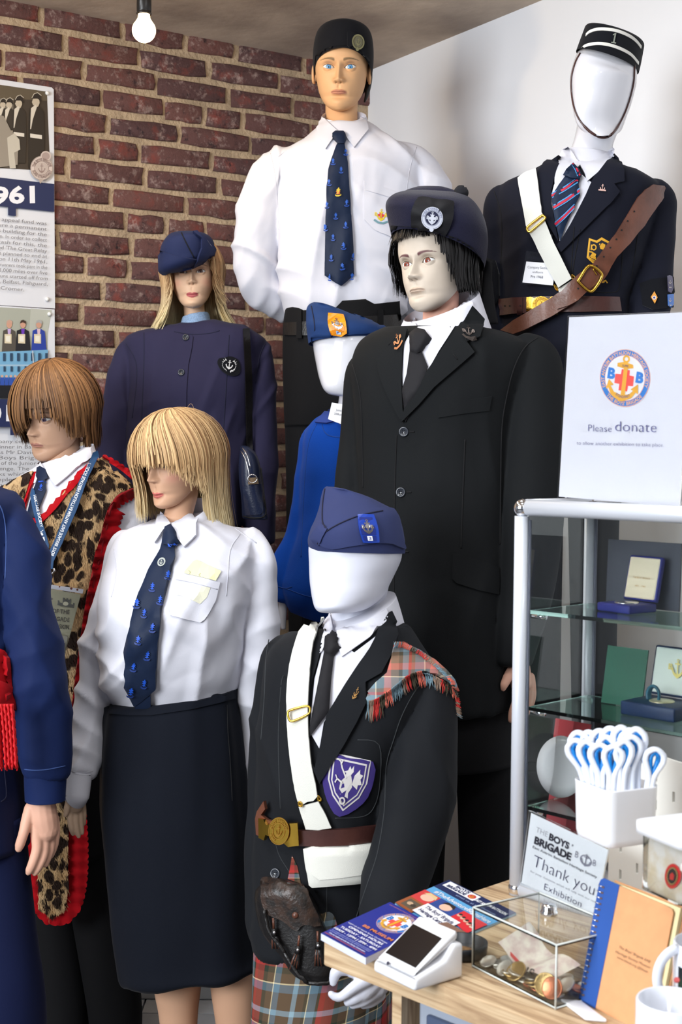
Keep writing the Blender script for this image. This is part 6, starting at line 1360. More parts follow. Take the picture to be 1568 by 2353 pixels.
    for (x, y) in ((350, 1350), (386, 1322), (368, 1380), (332, 1410), (351, 1443), (318, 1472), (339, 1507), (308, 1533), (332, 1571), (317, 1388), (302, 1590)): tie_motif(d, x, y, 11, (20, 78, 190), (24, 52, 120), .15)
    tie_motif(d, 396, 1252, 9, (20, 78, 190), None, 1.2); d.mk('anchor_motif', to, kind='stuff')
    d = Decal(flatS(st_, 372, 1291), .003, .0005, mapf=aff((372, 1291), (9, 0), (-2, 10))); c_ = flat((206, 210, 200)); d.circle(0, 0, 1, c_); d.circle(0, 0, .68, (30, 44, 66)); anchor(d, 0, 0, .6, c_); d.ring(0, 0, .84, .88, (60, 70, 90)); d.mk('round_emblem', to)
    pk = drape('pocket', [(406, 1316), (440, 1322), (505, 1338), (495, 1380), (470, 1424), (460, 1431), (420, 1422), (392, 1414), (388, 1400), (396, 1360)], ss, M_SHIRT, so, off=.005, th=.004, res=10)
    yl = mat('pale_yellow_paper', (240, 238, 178), .8); sp = Surf(pk, so)
    seams('pocket_hem', [[(404, 1331), (450, 1340), (500, 1354)]], sp, M_WSEAM, so, .001, .0005)
    seams('seam', [[(262, 1262), (268, 1310), (262, 1350), (256, 1372)], [(552, 1228), (530, 1262), (524, 1320), (520, 1370)], [(540, 1214), (560, 1228), (590, 1248)], [(184-31, 1768), (184, 1776), (184+30, 1772)]], ss, M_WSEAM, so, .001)
    H = thing('sticky_note', 'pale yellow note sticking out of the white shirt pocket', 'note', tuple(P(465, 1320, 2.9)))
    drape('paper', [(424, 1313), (444, 1290), (452, 1286), (508, 1313), (495, 1334), (424, 1317)], ss, yl, H, off=.004, th=.0008, res=14, smooth=False)
    d = Decal(ss, .005); d.line([(434, 1311), (438, 1315), (436, 1319)], 1.2, (150, 150, 130)); d.line([(462, 1318), (458, 1322), (462, 1326)], 1.2, (150, 150, 130)); d.mk('pencil_mark', H, kind='stuff')
    d = Decal(sp, .0008); d.poly([(402, 1337), (484, 1350), (476, 1372), (460, 1388), (428, 1372), (398, 1364)], mat('note_showing_through', (232, 230, 206), .8), res=10); d.mk('note_patch', so)
    # skirt
    g = F.loft([F.ring(1617, 252, 536, .112, yr=1586, tilt=.02), F.ring(1650, 249, 540, .122, yr=1630), F.ring(1740, 244, 556, .135), F.ring(1850, 242, 566, .14), F.ring(1960, 252, 572, .14), F.ring(2080, 266, 578, .14), F.ring(2180, 280, 590, .14), F.ring(2225, 287, 602, .142, yr=2210), F.ring(2238, 292, 598, .13, yr=2222)], 80, 7, (True, True), fsum(skirtfolds(5, .006, fx, 3.05), wrn(3, .002, 6)))
    sk_ = g.mk('skirt', M_SKIRT, T); s_ = Surf(sk_)
    drape('waistband', [(252, 1618), (300, 1624), (350, 1624), (440, 1612), (500, 1598), (535, 1586), (540, 1604), (500, 1616), (440, 1630), (350, 1644), (300, 1644), (252, 1640)], Surf(sk_, so), M_SKIRT, sk_, off=.005, th=.006, res=11)
    seams('seam', [[(522, 1620), (524, 1680), (530, 1760), (534, 1840)]], s_, M_DARKSEAM, sk_, .0012)
G_()

# ================================================================ H: BROWN-HAIRED MAN IN LEOPARD APRON
def leopard():
    m = bpy.data.materials.new('leopard_fur'); m.use_nodes = True; nt = m.node_tree; N = nt.nodes; L = nt.links; b = N['Principled BSDF']; b.inputs['Roughness'].default_value = .85; b.inputs['Specular IOR Level'].default_value = .15
    g = N.new('ShaderNodeNewGeometry'); mp = N.new('ShaderNodeMapping'); mp.inputs['Scale'].default_value = (1, .8, .62); L.new(g.outputs['Position'], mp.inputs[0])
    nz = N.new('ShaderNodeTexNoise'); nz.inputs['Scale'].default_value = 24; nz.inputs['Detail'].default_value = 2; L.new(mp.outputs[0], nz.inputs['Vector'])
    mv = N.new('ShaderNodeVectorMath'); mv.operation = 'MULTIPLY_ADD'; mv.inputs[1].default_value = (.035, .035, .035); L.new(nz.outputs['Color'], mv.inputs[0]); L.new(mp.outputs[0], mv.inputs[2])
    vo = N.new('ShaderNodeTexVoronoi'); vo.inputs['Scale'].default_value = 46; L.new(mv.outputs[0], vo.inputs['Vector'])
    r = N.new('ShaderNodeValToRGB'); e = r.color_ramp.elements; e[0].position = .47; e[0].color = (1, 1, 1, 1); e[1].position = .57; e[1].color = (0, 0, 0, 1); L.new(vo.outputs['Distance'], r.inputs[0])
    n2 = N.new('ShaderNodeTexNoise'); n2.inputs['Scale'].default_value = 9; n2.inputs['Detail'].default_value = 3; L.new(g.outputs['Position'], n2.inputs['Vector'])
    c = N.new('ShaderNodeMix'); c.data_type = 'RGBA'; L.new(n2.outputs['Fac'], c.inputs[0]); c.inputs[6].default_value = hexc(204, 150, 88); c.inputs[7].default_value = hexc(222, 200, 160)
    n3 = N.new('ShaderNodeTexNoise'); n3.inputs['Scale'].default_value = 260; L.new(g.outputs['Position'], n3.inputs['Vector'])
    c1 = N.new('ShaderNodeMix'); c1.data_type = 'RGBA'; c1.blend_type = 'MULTIPLY'; c1.inputs[0].default_value = .5; L.new(c.outputs[2], c1.inputs[6]); L.new(n3.outputs['Fac'], c1.inputs[7])
    c2 = N.new('ShaderNodeMix'); c2.data_type = 'RGBA'; L.new(r.outputs[0], c2.inputs[0]); L.new(c1.outputs[2], c2.inputs[6]); c2.inputs[7].default_value = hexc(44, 32, 26); L.new(c2.outputs[2], b.inputs['Base Color'])
    return m
M_LEO = leopard()
def fur(name, poly, surf, m, parent, n=5000, L=11, seed=1, down=(2, 10), off=.006):
    """short hairs, each a thin two-sided blade, combed downwards"""
    R = random.Random(seed); xs = [p[0] for p in poly]; ys = [p[1] for p in poly]; v = []; f = []
    k = 0
    while k < n:
        x, y = R.uniform(min(xs), max(xs)), R.uniform(min(ys), max(ys))
        if not inside((x, y), poly): continue
        k += 1; p, nn = surf(x, y); q, _ = surf(x+down[0]*R.uniform(.2, 1)+R.gauss(0, 2), y+down[1]*R.uniform(.6, 1.2)); d = q-p
        if d.length > .04: d = d.normalized()*.01
        s = d.cross(nn).normalized()*.0007; a = p+nn*off; i = len(v); v += [a-s, a+s, a+d*.55+nn*.004+s*.6, a+d*.55+nn*.004-s*.6, a+d+nn*(.004+.003*R.random())]; f += [(i, i+1, i+2, i+3), (i+3, i+2, i+4)]
    return G().add(v, f).mk(name, m, parent, kind='stuff')
def scallop(path, w, step, side=1, amp=None, base=None):
    """ribbon polygon: straight inner edge, scalloped outer edge"""
    q = resample(smooth_poly(path, 6, False), 2.0, False); n = len(q); inn = []; out = []; s = 0
    for i in range(n):
        a, b = q[max(i-1, 0)], q[min(i+1, n-1)]; d = (b-a).normalized(); nn = Vector((-d.y, d.x))*side
        if i: s += (q[i]-q[i-1]).length
        W = w(i/(n-1)) if callable(w) else w; am = amp or W*.28; inn.append(tuple(q[i])); out.append(tuple(q[i]+nn*(W-am+am*abs(math.sin(math.pi*s/step))**.7)))
    return inn + out[::-1]
def H_():
    F = Fig(3.62, -.08); fx = P(120, 1400, 3.62).x
    T = thing('mannequin', 'male mannequin with brown bobbed wig wearing a leopard fur apron trimmed in red', 'mannequin', (fx, 3.62, 0))
    M = head_mat(127, 944, 3.65, .245, -32, 14, 4)
    sk = (190, 152, 126)
    b = xf(head_geo('man', sk, lips=(168, 118, 104), brow=(96, 74, 60), lid=(110, 86, 72), nose=1.05), M); b.addg(neck_geo(M, P(138, 1120, 3.63), .17, .21, sk))
    b.addg(paint(F.loft([F.ring(y, l, r, t) for y, l, r, t in ((1110, 60, 220, .06), (1150, 20, 270, .085), (1600, 20, 220, .085), (1760, 30, 230, .09))], 24, 3), sk)); zt = px_of(Vector((fx, 3.62, 0)))[1]
    for q in ([(98, 1850, 0, 44), (118, 2100, 0, 40), (150, 2300, 0, 32), (150, zt, 0, 26)], [(205, 1850, -.02, 44), (238, 2100, -.02, 40), (270, 2300, -.02, 32), (272, zt, -.02, 26)]): b.addg(paint(F.tube(q, 14, 4), sk))
    b.mk('body', M_SKIN, T, paint=True)
    for s in (-1, 1): xf(eye_geo(s, (70, 56, 84), (.06, 0)), M).mk('eye', M_EYE, T, paint=True)
    def colf(t, b_, p, ph):
        return tuple(Vector(lin((82, 54, 34))).lerp(Vector(lin((166, 120, 78))), b_**1.2)*(1.15-.4*t))
    def ln(ph, R):
        a = abs(ph)
        if ph < -.25 and a < 1.1: return .42 - .25*(a-.25)+.06*R.random()
        if a < .3: return .62+R.gauss(0, .05)
        if ph > 0 and a < .95: return .66-.46*(a-.3)+R.gauss(0, .045)
        if ph < 0: return .12+.08*R.random()
        if a < 1.6: return .24+.07*R.random()
        return .02+.08*R.random()
    wig(M, n=3400, ax=(.39, .46, .52), length=ln, flip=-.14, colf=colf, lift=.08, rs=21, wid=.017, sweep=.3, noise_amp=.05).mk('wig', M_HAIR, T, paint=True, label='brown bobbed wig', kind='stuff')
    # grey-white shirt with sleeves
    g = F.loft([F.ring(1075, 92, 205, .062, yr=1040, ex=2), F.ring(1095, 60, 232, .075, yr=1072), F.ring(1118, 30, 280, .09, yr=1104), F.ring(1150, 8, 310, .105, yr=1140), F.ring(1230, 0, 300, .12), F.ring(1400, 0, 270, .125), F.ring(1600, 0, 235, .12), F.ring(1760, 10, 232, .12)], 70, 6)
    g.addg(F.tube([(285, 1145, -.03, 22), (303, 1180, -.04, 32), (300, 1250, -.04, 38), (288, 1350, -.03, 40), (268, 1460, -.02, 40), (245, 1560, -.01, 38), (228, 1660, 0, 34), (222, 1720, 0, 28)], 28, 6))
    g.addg(F.tube([(30, 1150, .03, 22), (6, 1180, .04, 30), (-4, 1300, .04, 34), (-4, 1450, .03, 34), (2, 1600, 0, 30)], 24, 6))
    so = fuse(g, .007, 6, fsum(drag(91, .012, 8, 80), drag(93, .008, 14, 60))).mk('shirt', M_SHIRT2, T)
    sd = F.loft([F.ring(1058, 96, 206, .060, yr=1028, tilt=.35, ex=2), F.ring(1080, 84, 214, .068, yr=1046, tilt=.2, ex=2), F.ring(1110, 70, 232, .08, yr=1080, ex=2)], 48, 4, (False, False)); sd.mk('collar_stand', M_SHIRT, T); ss = Surf(so, sd)
    to = drape('tie', [(89, 1078), (96, 1074), (108, 1080), (113, 1100), (106, 1104), (108, 1128), (95, 1160), (85, 1190), (62, 1192), (70, 1160), (80, 1126), (90, 1104), (86, 1096)], ss, M_TIE, T, off=.012, th=.008, res=8, puff=.003, edge=7)
    d = Decal(Surf(to), .0015); tie_motif(d, 94, 1120, 8, (20, 78, 190), (24, 52, 120), .2); d.line([(89, 1107), (98, 1106), (106, 1109)], 3, (20, 70, 180)); d.mk('anchor_motif', to, kind='stuff')
    drape('collar', [(107, 1076), (130, 1064), (160, 1046), (196, 1026), (206, 1030), (208, 1052), (168, 1086), (130, 1118), (120, 1104), (112, 1090)], ss, M_SHIRT, so, off=.012, th=.009, res=8)
    drape('collar', [(96, 1066), (92, 1074), (85, 1092), (80, 1112), (84, 1112), (92, 1094), (104, 1078)], ss, M_SHIRT, so, off=.010, th=.008, res=7)
    # leopard apron
    va = [(0, 1155), (20, 1118), (50, 1100), (80, 1086), (74, 1100), (62, 1140), (46, 1188), (62, 1202), (90, 1194), (130, 1162), (160, 1120), (200, 1076), (222, 1056), (240, 1064), (268, 1090), (290, 1112), (304, 1132), (270, 1150), (245, 1185), (225, 1260), (208, 1330), (194, 1400), (182, 1500), (166, 1600), (150, 1700), (130, 1800), (60, 1800), (0, 1700), (-8, 1400)]
    LP = drape('leopard_apron', smooth_poly(va, 2), ss, M_LEO, T, off=.014, th=.010, res=13); sl = Surf(LP, so)
    fur('fur', va, sl, M_LEO, LP, 9000, seed=3, off=.001)
    drape('neck_trim', [(82, 1086), (88, 1086), (70, 1130), (60, 1170), (56, 1186), (66, 1192), (90, 1186), (108, 1176), (116, 1160), (124, 1158), (130, 1146), (140, 1142), (144, 1128), (154, 1124), (160, 1108), (170, 1102), (180, 1086), (200, 1066), (214, 1050), (222, 1056), (215, 1072), (190, 1098), (160, 1132), (130, 1170), (100, 1200), (60, 1206), (44, 1190), (54, 1150), (68, 1110)], sl, M_RED, LP, off=.008, th=.007, res=7)
    seams('piping', [[(66, 1200), (50, 1188), (58, 1150), (74, 1104)]], sl, M_RED, LP, .003, .008, kind=None)
    wv = lambda a: (lambda x, y: a*math.sin(y*.16+x*.05)+.004*math.sin(y*.31+1))
    rp = scallop([(312, 1142), (300, 1130), (268, 1142), (246, 1172), (228, 1240), (212, 1300), (198, 1370), (186, 1450), (174, 1540), (162, 1640), (150, 1760)], lambda t: 37 if t > .12 else 22, 15, -1, 7)
    drape('red_trim', rp, sl, M_RED, LP, off=.016, th=.006, res=8, dfn=wv(.005))
    rp = scallop([(232, 1055), (262, 1070), (292, 1092), (320, 1120), (340, 1150)], 14, 14, -1)
    drape('red_trim', rp, sl, M_RED, LP, off=.012, th=.006, res=8, dfn=wv(.002))
    seams('piping', [[(300, 1128), (270, 1140), (252, 1170), (236, 1240), (222, 1300), (208, 1370), (196, 1450), (186, 1540), (174, 1640)]], sl, mat('dark_red_piping', (130, 8, 18), .9), LP, .0035, .014, kind=None)
    # hanging lower panel with rounded end
    fl = Fig(3.50); ct = PlaneS(P(130, 1950, 3.44), (.12, -1, 0))
    lw = scallop([(156, 1690), (172, 1800), (180, 1880), (184, 1960), (180, 2035), (166, 2085), (138, 2108), (104, 2098), (90, 2060), (84, 1980), (74, 1850), (70, 1690)], 20, 13, -1, 4)
    cen = lw[len(lw)//2:][::-1]
    LB = drape('apron_end', cen, ct, M_RED, T, off=.0, th=.008, res=9, dfn=lambda x, y: .004*math.sin(y*.22)+.003*math.sin(x*.25))
    fp = [(150, 1700), (156, 1800), (158, 1900), (156, 1980), (158, 2040), (150, 2090), (134, 2100), (115, 2112), (104, 2096), (88, 2090), (88, 2040), (84, 1960), (72, 1860), (64, 1700)]
    lf = drape('leopard_panel', fp, Surf(LB), M_LEO, LB, off=.008, th=.008, res=10); fur('fur', fp, Surf(lf), M_LEO, LB, 3500, seed=7, off=.001)
    g = F.loft([F.ring(1700, 30, 236, .115), F.ring(1850, 30, 250, .12), F.ring(1960, 40, 262, .12)], 40, 5)
    g.addg(F.tube([(98, 1900, 0, 66), (118, 2100, 0, 64), (146, 2300, 0, 60), (146, zt-3, 0, 56)], 26, 6)); g.addg(F.tube([(200, 1900, -.02, 68), (232, 2100, -.02, 68), (262, 2300, -.02, 64), (266, zt-3, -.02, 60)], 26, 6))
    g.mk('trousers', M_BLKTROU, T)
    # lanyard with newspaper card
    H = thing('lanyard', 'navy lanyard with white lettering holding a plastic sleeve with a newspaper cutting', 'lanyard', tuple(P(130, 1300, 3.4)))
    lb = mat('navy_lanyard', (18, 66, 110), .6)
    a1 = drape('ribbon', [(208, 1046), (214, 1040), (218, 1062), (208, 1090), (180, 1170), (150, 1240), (128, 1290), (126, 1306), (110, 1304), (112, 1280), (130, 1240), (158, 1170), (186, 1095), (202, 1062)], sl, lb, H, off=.022, th=.003, res=9)
    a2 = drape('ribbon', [(78, 1124), (84, 1130), (90, 1160), (104, 1210), (116, 1252), (114, 1282), (107, 1272), (92, 1220), (78, 1165), (74, 1140)], sl, lb, H, off=.017, th=.003, res=9)
    d = Decal(Surf(a1), .001); wt = flat((226, 230, 236)); d.text("BOYS' BRIGADE EAST ANTRIM BATTALION HERITAGE SOCIETY", (123, 1278), (210, 1064), 7.5, wt, .03); d.mk('lettering', a1)
    d = Decal(Surf(a2), .001); d.text('HERITAGE SOCIETY', (77, 1138), (93, 1212), 6, wt, .03, flip=1); d.line([(91, 1224), (100, 1218)], 1.2, wt); d.poly([(90, 1226), (97, 1223), (100, 1229), (94, 1233)], wt); d.poly([(93, 1236), (102, 1233), (104, 1242), (96, 1245)], wt); d.text('BBEA', (97, 1246), (105, 1268), 5.5, wt, .03); d.mk('lettering', a2)
    Y3 = a1 and 3.43; tube3([(P(124, 1306, Y3), .003), (P(126, 1312, Y3), .003), (P(120, 1318, Y3), .0022), (P(113, 1316, Y3), .002)], 8).mk('ring', M_SILVER, H)
    tube3([(P(116, 1314, Y3-.002), .003), (P(116, 1324, Y3-.002), .0045), (P(113, 1336, Y3-.002), .002)], 8).mk('clip', M_SILVER, H)
    TS = PlaneS(P(140, 1400, 3.40), (.1, -1, 0)); ac = bpy.data.materials['clear_plastic']
    drape('plastic_sleeve', [(102, 1338), (193, 1352), (190, 1370), (166, 1560), (160, 1570), (120, 1570)], TS, ac, H, off=.0022, th=.002, res=None, smooth=False)
    cd = drape('cutting', [(100, 1350), (186, 1366), (150, 1500), (138, 1540), (120, 1550)], TS, mat('aged_newsprint', (176, 172, 146), .8), H, off=.0, th=.0012, res=None, smooth=False)
    d = Decal(TS, .0006); dk = (60, 58, 54)
    d.poly([(100, 1341), (192, 1354), (190, 1364), (100, 1350)], (214, 216, 226)); 
    for x, y, r in ((112, 1343, 2.6), (137, 1348, 2), (164, 1352, 3), (178, 1355, 2.6)): d.circle(x, y, r, (120, 70, 60), n=10)
    d.poly([(133, 1384), (133, 1379), (137, 1380), (137, 1384), (144, 1385), (145, 1373), (149, 1374), (149, 1377), (153, 1377), (153, 1374), (157, 1375), (157, 1378), (161, 1378), (161, 1375), (164, 1376), (163, 1388), (168, 1389), (168, 1385), (172, 1386), (170, 1397), (132, 1390)], (96, 96, 92)); d.circle(151, 1387, 6.5, (196, 192, 170), ry=4.6, n=16); d.circle(110, 1376, 12, (104, 100, 96), ry=4)
    d.text('STORY OF THE', (80, 1405), (160, 1411), 10, dk, .012); d.text('BOYS BRIGADE', (82, 1422), (160, 1429), 10, dk, .012); d.text('LEOPARD SKIN', (84, 1439), (159, 1446), 10, dk, .012)
    d.poly([(118, 1456), (156, 1462), (150, 1505), (122, 1502)], (128, 126, 116))
    for k in range(7): d.poly([(122+k*4.2, 1472+k*.8), (125+k*4.2, 1472+k*.8), (126+k*4.2, 1500), (121+k*4.2, 1500)], (70, 70, 68)); d.circle(123.5+k*4.2, 1470+k*.8, 1.8, (170, 166, 150), n=8)
    for k in range(3): d.line([(128, 1514+k*9), (142-k*3, 1517+k*9)], 1, (110, 108, 98))
    d.mk('print', cd)
H_()

# ================================================================ I: BLUE SHIRT AT THE LEFT EDGE
def I_():
    F = Fig(2.88, -.05); fx = P(-60, 1500, 2.9).x
    T = thing('mannequin', 'mannequin at the left edge in dark blue shirt and trousers with red fringed sash', 'mannequin', (fx, 2.9, 0))
    sk = (222, 172, 148); zt = px_of(Vector((fx, 2.9, 0)))[1]
    b = F.loft([F.ring(y, l, r, t) for y, l, r, t in ((1165, -150, -40, .05), (1200, -210, 10, .08), (1600, -200, 10, .09), (1760, -200, 20, .09))], 24, 3)
    for x in (-140, -10): b.addg(F.tube([(x, 1700, 0, 50), (x, 2000, 0, 42), (x, 2400, 0, 34), (x, zt, 0, 26)], 14, 3))
    hd = hand(2.84, [[(98, 1810, .0, 30), (96, 1845, 0, 32), (100, 1880, 0, 34), (106, 1905, 0, 30)],
        [(72, 1858, -.01, 17), (62, 1885, -.02, 14), (54, 1915, -.03, 12), (46, 1940, -.03, 11.5), (43, 1950, -.03, 9)],
        [(84, 1895, -.01, 17), (84, 1920, -.015, 14), (85, 1950, -.02, 12.5), (75, 1983, -.025, 11), (67, 2001, -.025, 9.5), (65, 2005, -.025, 7)],
        [(100, 1895, .0, 17), (102, 1930, -.005, 13.5), (100, 1962, -.01, 12), (88, 1992, -.015, 10.5), (80, 2006, -.015, 7.5)],
        [(114, 1890, .012, 16), (116, 1925, .008, 12.5), (114, 1955, .004, 11), (104, 1985, 0, 9)],
        [(124, 1882, .024, 13), (128, 1912, .022, 10.5), (125, 1942, .018, 9.5), (117, 1966, .014, 7.5)]], .0024, 2)
    b.addg(xf(head_geo('man', sk, lips=(190, 130, 112), nt=90, nz=100), head_mat(-120, 950, 2.9, .235, -30, 0, 0))); b.addg(F.tube([(-112, 1000, .02, 60), (-108, 1090, .02, 58), (-105, 1150, 0, 66)], 24, 4))
    b = paint(b, sk); b.addg(paint(hd, sk)); b.mk('body', M_SKIN, T, paint=True)
    g = F.loft([F.ring(1118, -150, -30, .06, ex=2), F.ring(1130, -190, 0, .08), F.ring(1145, -230, 30, .10), F.ring(1175, -250, 45, .12), F.ring(1300, -250, 40, .13), F.ring(1450, -245, 28, .13), F.ring(1600, -240, 24, .125), F.ring(1720, -240, 26, .125)], 70, 6)
    g.addg(F.tube([(-5, 1180, -.03, 36), (30, 1210, -.03, 46), (52, 1280, -.04, 52), (60, 1360, -.04, 54), (72, 1450, -.04, 56), (86, 1540, -.04, 58), (96, 1620, -.04, 57), (102, 1700, -.04, 54), (104, 1764, -.04, 49), (104, 1780, -.04, 46)], 36, 7))
    so = fuse(g, .0062, 5, fsum(drag(101, .010, 8, 84), drag(103, .010, 13, 50), drag(105, .008, 12, -50), wrn(106, .003, 7))).mk('shirt', M_BLUESHIRT, T)
    g = F.tube([(104, 1762, -.04, 47), (104, 1772, -.04, 50), (104, 1832, -.04, 48), (104, 1838, -.04, 46)], 34, 5, disp=wrn(4, .002, 14)); cf = g.mk('cuff', M_BLUESHIRT, T); sc = Surf(cf, so)
    seams('seam', [[(56, 1768), (80, 1770), (110, 1768), (150, 1760)], [(-20, 1140), (4, 1170), (14, 1230), (12, 1330)]], sc, mat('pale_blue_stitch', (60, 84, 140), .8), so, .0012)
    g = F.loft([F.ring(1690, -245, 32, .128), F.ring(1760, -245, 42, .135), F.ring(1850, -245, 52, .135), F.ring(1950, -240, 58, .13)], 40, 5, disp=wrn(4, .004, 5))
    g.addg(F.tube([(-20, 1880, -.02, 80), (-8, 2000, -.02, 78), (10, 2150, -.02, 78), (22, 2300, -.02, 84), (24, 2500, -.02, 86), (24, zt-6, -.02, 84)], 34, 6, wrn(5, .005, 5, (1.5, 1, .5)))); g.addg(F.tube([(-160, 1880, 0, 80), (-160, 2300, 0, 78), (-160, zt-6, 0, 78)], 24, 6))
    tr = g.mk('trousers', M_BLUETROU, T); sj = Surf(so, tr)
    seams('seam', [[(6, 1740), (12, 1790), (14, 1830), (2, 1842)]], sj, M_NAVYSEAM, tr, .0014)
    # sash
    SH = drape('red_sash', smooth_poly([(-215, 1450), (-60, 1470), (-10, 1490), (8, 1500), (24, 1512), (28, 1560), (30, 1590), (28, 1606), (10, 1612), (-20, 1610), (-60, 1600), (-215, 1580)], 2), sj, M_RED, T, off=.016, th=.014, res=9, dfn=lambda x, y: .003*math.sin(y*.35+x*.1))
    kn = drape('sash_knot', [(-30, 1560), (0, 1568), (24, 1580), (32, 1592), (28, 1612), (18, 1626), (-30, 1630)], sj, M_RED, SH, off=.026, th=.016, res=8, puff=.006, edge=9)
    R = random.Random(5)
    for i in range(20):
        x0 = -22+i*2.6; x1 = x0+ (12 if i > 8 else 6); L = 150+R.uniform(-4, 4) - (i*0 if i > 6 else (7-i)*3); ks = []
        n = 34
        for k in range(n+1):
            t = k/n; x = x0+(x1-x0)*t**.7; y = 1618+L*t; q = P(x, y, 2.70+.004*(i % 3)); tw = t*46+i
            ks.append((q+Vector((.0008*math.cos(tw), .0008*math.sin(tw), 0)), .0028*(1+.22*math.sin(t*120+i)) if t < .97 else .0015))
        tube3(ks, 6).mk('fringe_cord', mat('red_cord', (196, 10, 20), .6), SH)
I_()
# ================================================================ DESK, CABINET AND EVERYTHING ON THEM
ZD = CAMZ - .72
def Dk(x, y, h=0.0): return at_z(x, y, ZD+h)
K0 = Dk(748, 2163); _a = (Dk(1175, 2020)-K0).normalized(); _b = (Dk(1250, 2353)-K0).normalized()
_th = (math.atan2(_a.y, _a.x) + math.atan2(_b.y, _b.x) + math.pi/2)/2
EA = Vector((math.cos(_th), math.sin(_th), 0)); EB = Vector((math.sin(_th), -math.cos(_th), 0)); UP = Vector((0, 0, 1))
print('desk', K0, EA, EB, (_a.dot(_b)))
def local(o, x, y): return Matrix(((x.x, y.x, 0, o.x), (x.y, y.y, 0, o.y), (0, 0, 1, o.z), (0, 0, 0, 1)))
MD = local(K0, EB, EA)                       # x along the front edge, y away, z up from the desk top
def oak():
    m = mat('pale_oak_laminate', (186, 158, 126), .5, spec=.35); nt = m.node_tree; N = nt.nodes; L = nt.links; b = N['Principled BSDF']
    uv = N.new('ShaderNodeUVMap'); mp = N.new('ShaderNodeMapping'); mp.inputs['Scale'].default_value = (3.2, 46, 1); L.new(uv.outputs[0], mp.inputs[0])
    n = N.new('ShaderNodeTexNoise'); n.inputs['Scale'].default_value = 1.6; n.inputs['Detail'].default_value = 8; n.inputs['Distortion'].default_value = 1.2; L.new(mp.outputs[0], n.inputs['Vector'])
    r = N.new('ShaderNodeValToRGB'); e = r.color_ramp.elements; e[0].position = .3; e[0].color = hexc(142, 112, 84); e[1].position = .68; e[1].color = hexc(214, 190, 156); x = e.new(.5); x.color = hexc(188, 160, 126)
    L.new(n.outputs['Fac'], r.inputs[0]); L.new(r.outputs[0], b.inputs['Base Color']); return m
M_OAK = oak()
def uvbox(name, x0, x1, y0, y1, z0, z1, M, m, par, **k):
    g = G(); s = [((x0, y0, z1), (x1, y0, z1), (x1, y1, z1), (x0, y1, z1)), ((x0, y0, z0), (x1, y0, z0), (x1, y0, z1), (x0, y0, z1)), ((x0, y1, z1), (x1, y1, z1), (x1, y1, z0), (x0, y1, z0)), ((x0, y1, z0), (x0, y0, z0), (x0, y0, z1), (x0, y1, z1)), ((x1, y0, z0), (x1, y1, z0), (x1, y1, z1), (x1, y0, z1)), ((x0, y1, z0), (x1, y1, z0), (x1, y0, z0), (x0, y0, z0))]
    for i, q in enumerate(s):
        uv = [((p[0], p[1]) if i in (0, 5) else (p[0], p[2]+.3) if i in (1, 2) else (p[2], p[1])) for p in q]; g.add([M @ Vector(p) for p in q], [(0, 1, 2, 3)], uv)
    return g.mk(name, m, par, smooth=False, **k)
D = thing('desk', 'pale oak laminate desk with its corner towards the kilted mannequin', 'desk', (K0.x, K0.y, 0))
uvbox('worktop', 0, 1.2, 0, .85, -.036, 0, MD, M_OAK, D)
uvbox('edge_band', -.0008, 1.2, -.0012, 0, -.0345, -.0004, MD, M_OAK, D)
uvbox('side_panel', .118, .136, .02, .80, -ZD, -.036, MD, M_OAK, D)
uvbox('side_panel', 1.12, 1.138, .02, .80, -ZD, -.036, MD, M_OAK, D)
M_ALU = mat('brushed_aluminium', (186, 190, 200), .32, metal=.85); M_ALU2 = mat('silver_grey_paint', (150, 158, 172), .4)
g = G(); box(g, .146, .60, .045, .06, -.5, -.05, MD, bev=.006); g.mk('door', M_ALU2, D)
g = G(); box(g, .166, .58, .038, .047, -.48, -.07, MD, bev=.004); g.mk('door_panel', mat('blue_grey_panel', (74, 86, 112), .3), D)
g = G(); box(g, .60, 1.12, .05, .06, -.5, -.036, MD); g.mk('modesty_panel', M_OAK, D)

# ---- glass cabinet
CB = Dk(1188, 2056); yc = CB.y; HT = P(1212, 1166, CB.y+.0).z - ZD; MC_ = local(Vector((CB.x, CB.y, ZD)), EB, EA)
print('cabinet height', HT, CB)
CW, CD, PR = .52, .19, .0125
CA = thing('display_cabinet', 'aluminium framed glass display cabinet with glass shelves standing on the oak desk', 'cabinet', (CB.x, CB.y, ZD))
M_FRAME = mat('satin_aluminium', (196, 200, 208), .35, metal=.12, coat=.2); M_GLASS = mat('clear_glass', (250, 253, 252), .0, trans=1.0, ior=1.35); M_GREEN = mat('green_edge_glass', (188, 226, 214), .02, trans=1.0, ior=1.4)
def rod(a, b, r, m, nm, par, n=20, M=MC_, **k):
    return tube3([(M @ Vector(a), r), (M @ Vector(b), r)], n, up=Vector((.3, .2, 1)) if abs(a[2]-b[2]) < .01 else Vector((1, 0, 0))).mk(nm, m, par, **k)
for x in (0, CW):
    for y in (0, CD):
        rod((x, y, .001), (x, y, HT-.014), PR, M_FRAME, 'post', CA)
        rod((x+(.0135 if x == 0 else -.0135), y+(.004 if y == 0 else -.004), .02), (x+(.0135 if x == 0 else -.0135), y+(.004 if y == 0 else -.004), HT-.02), .003, mat('grey_gasket', (96, 100, 116), .5), 'gasket', CA, n=8)
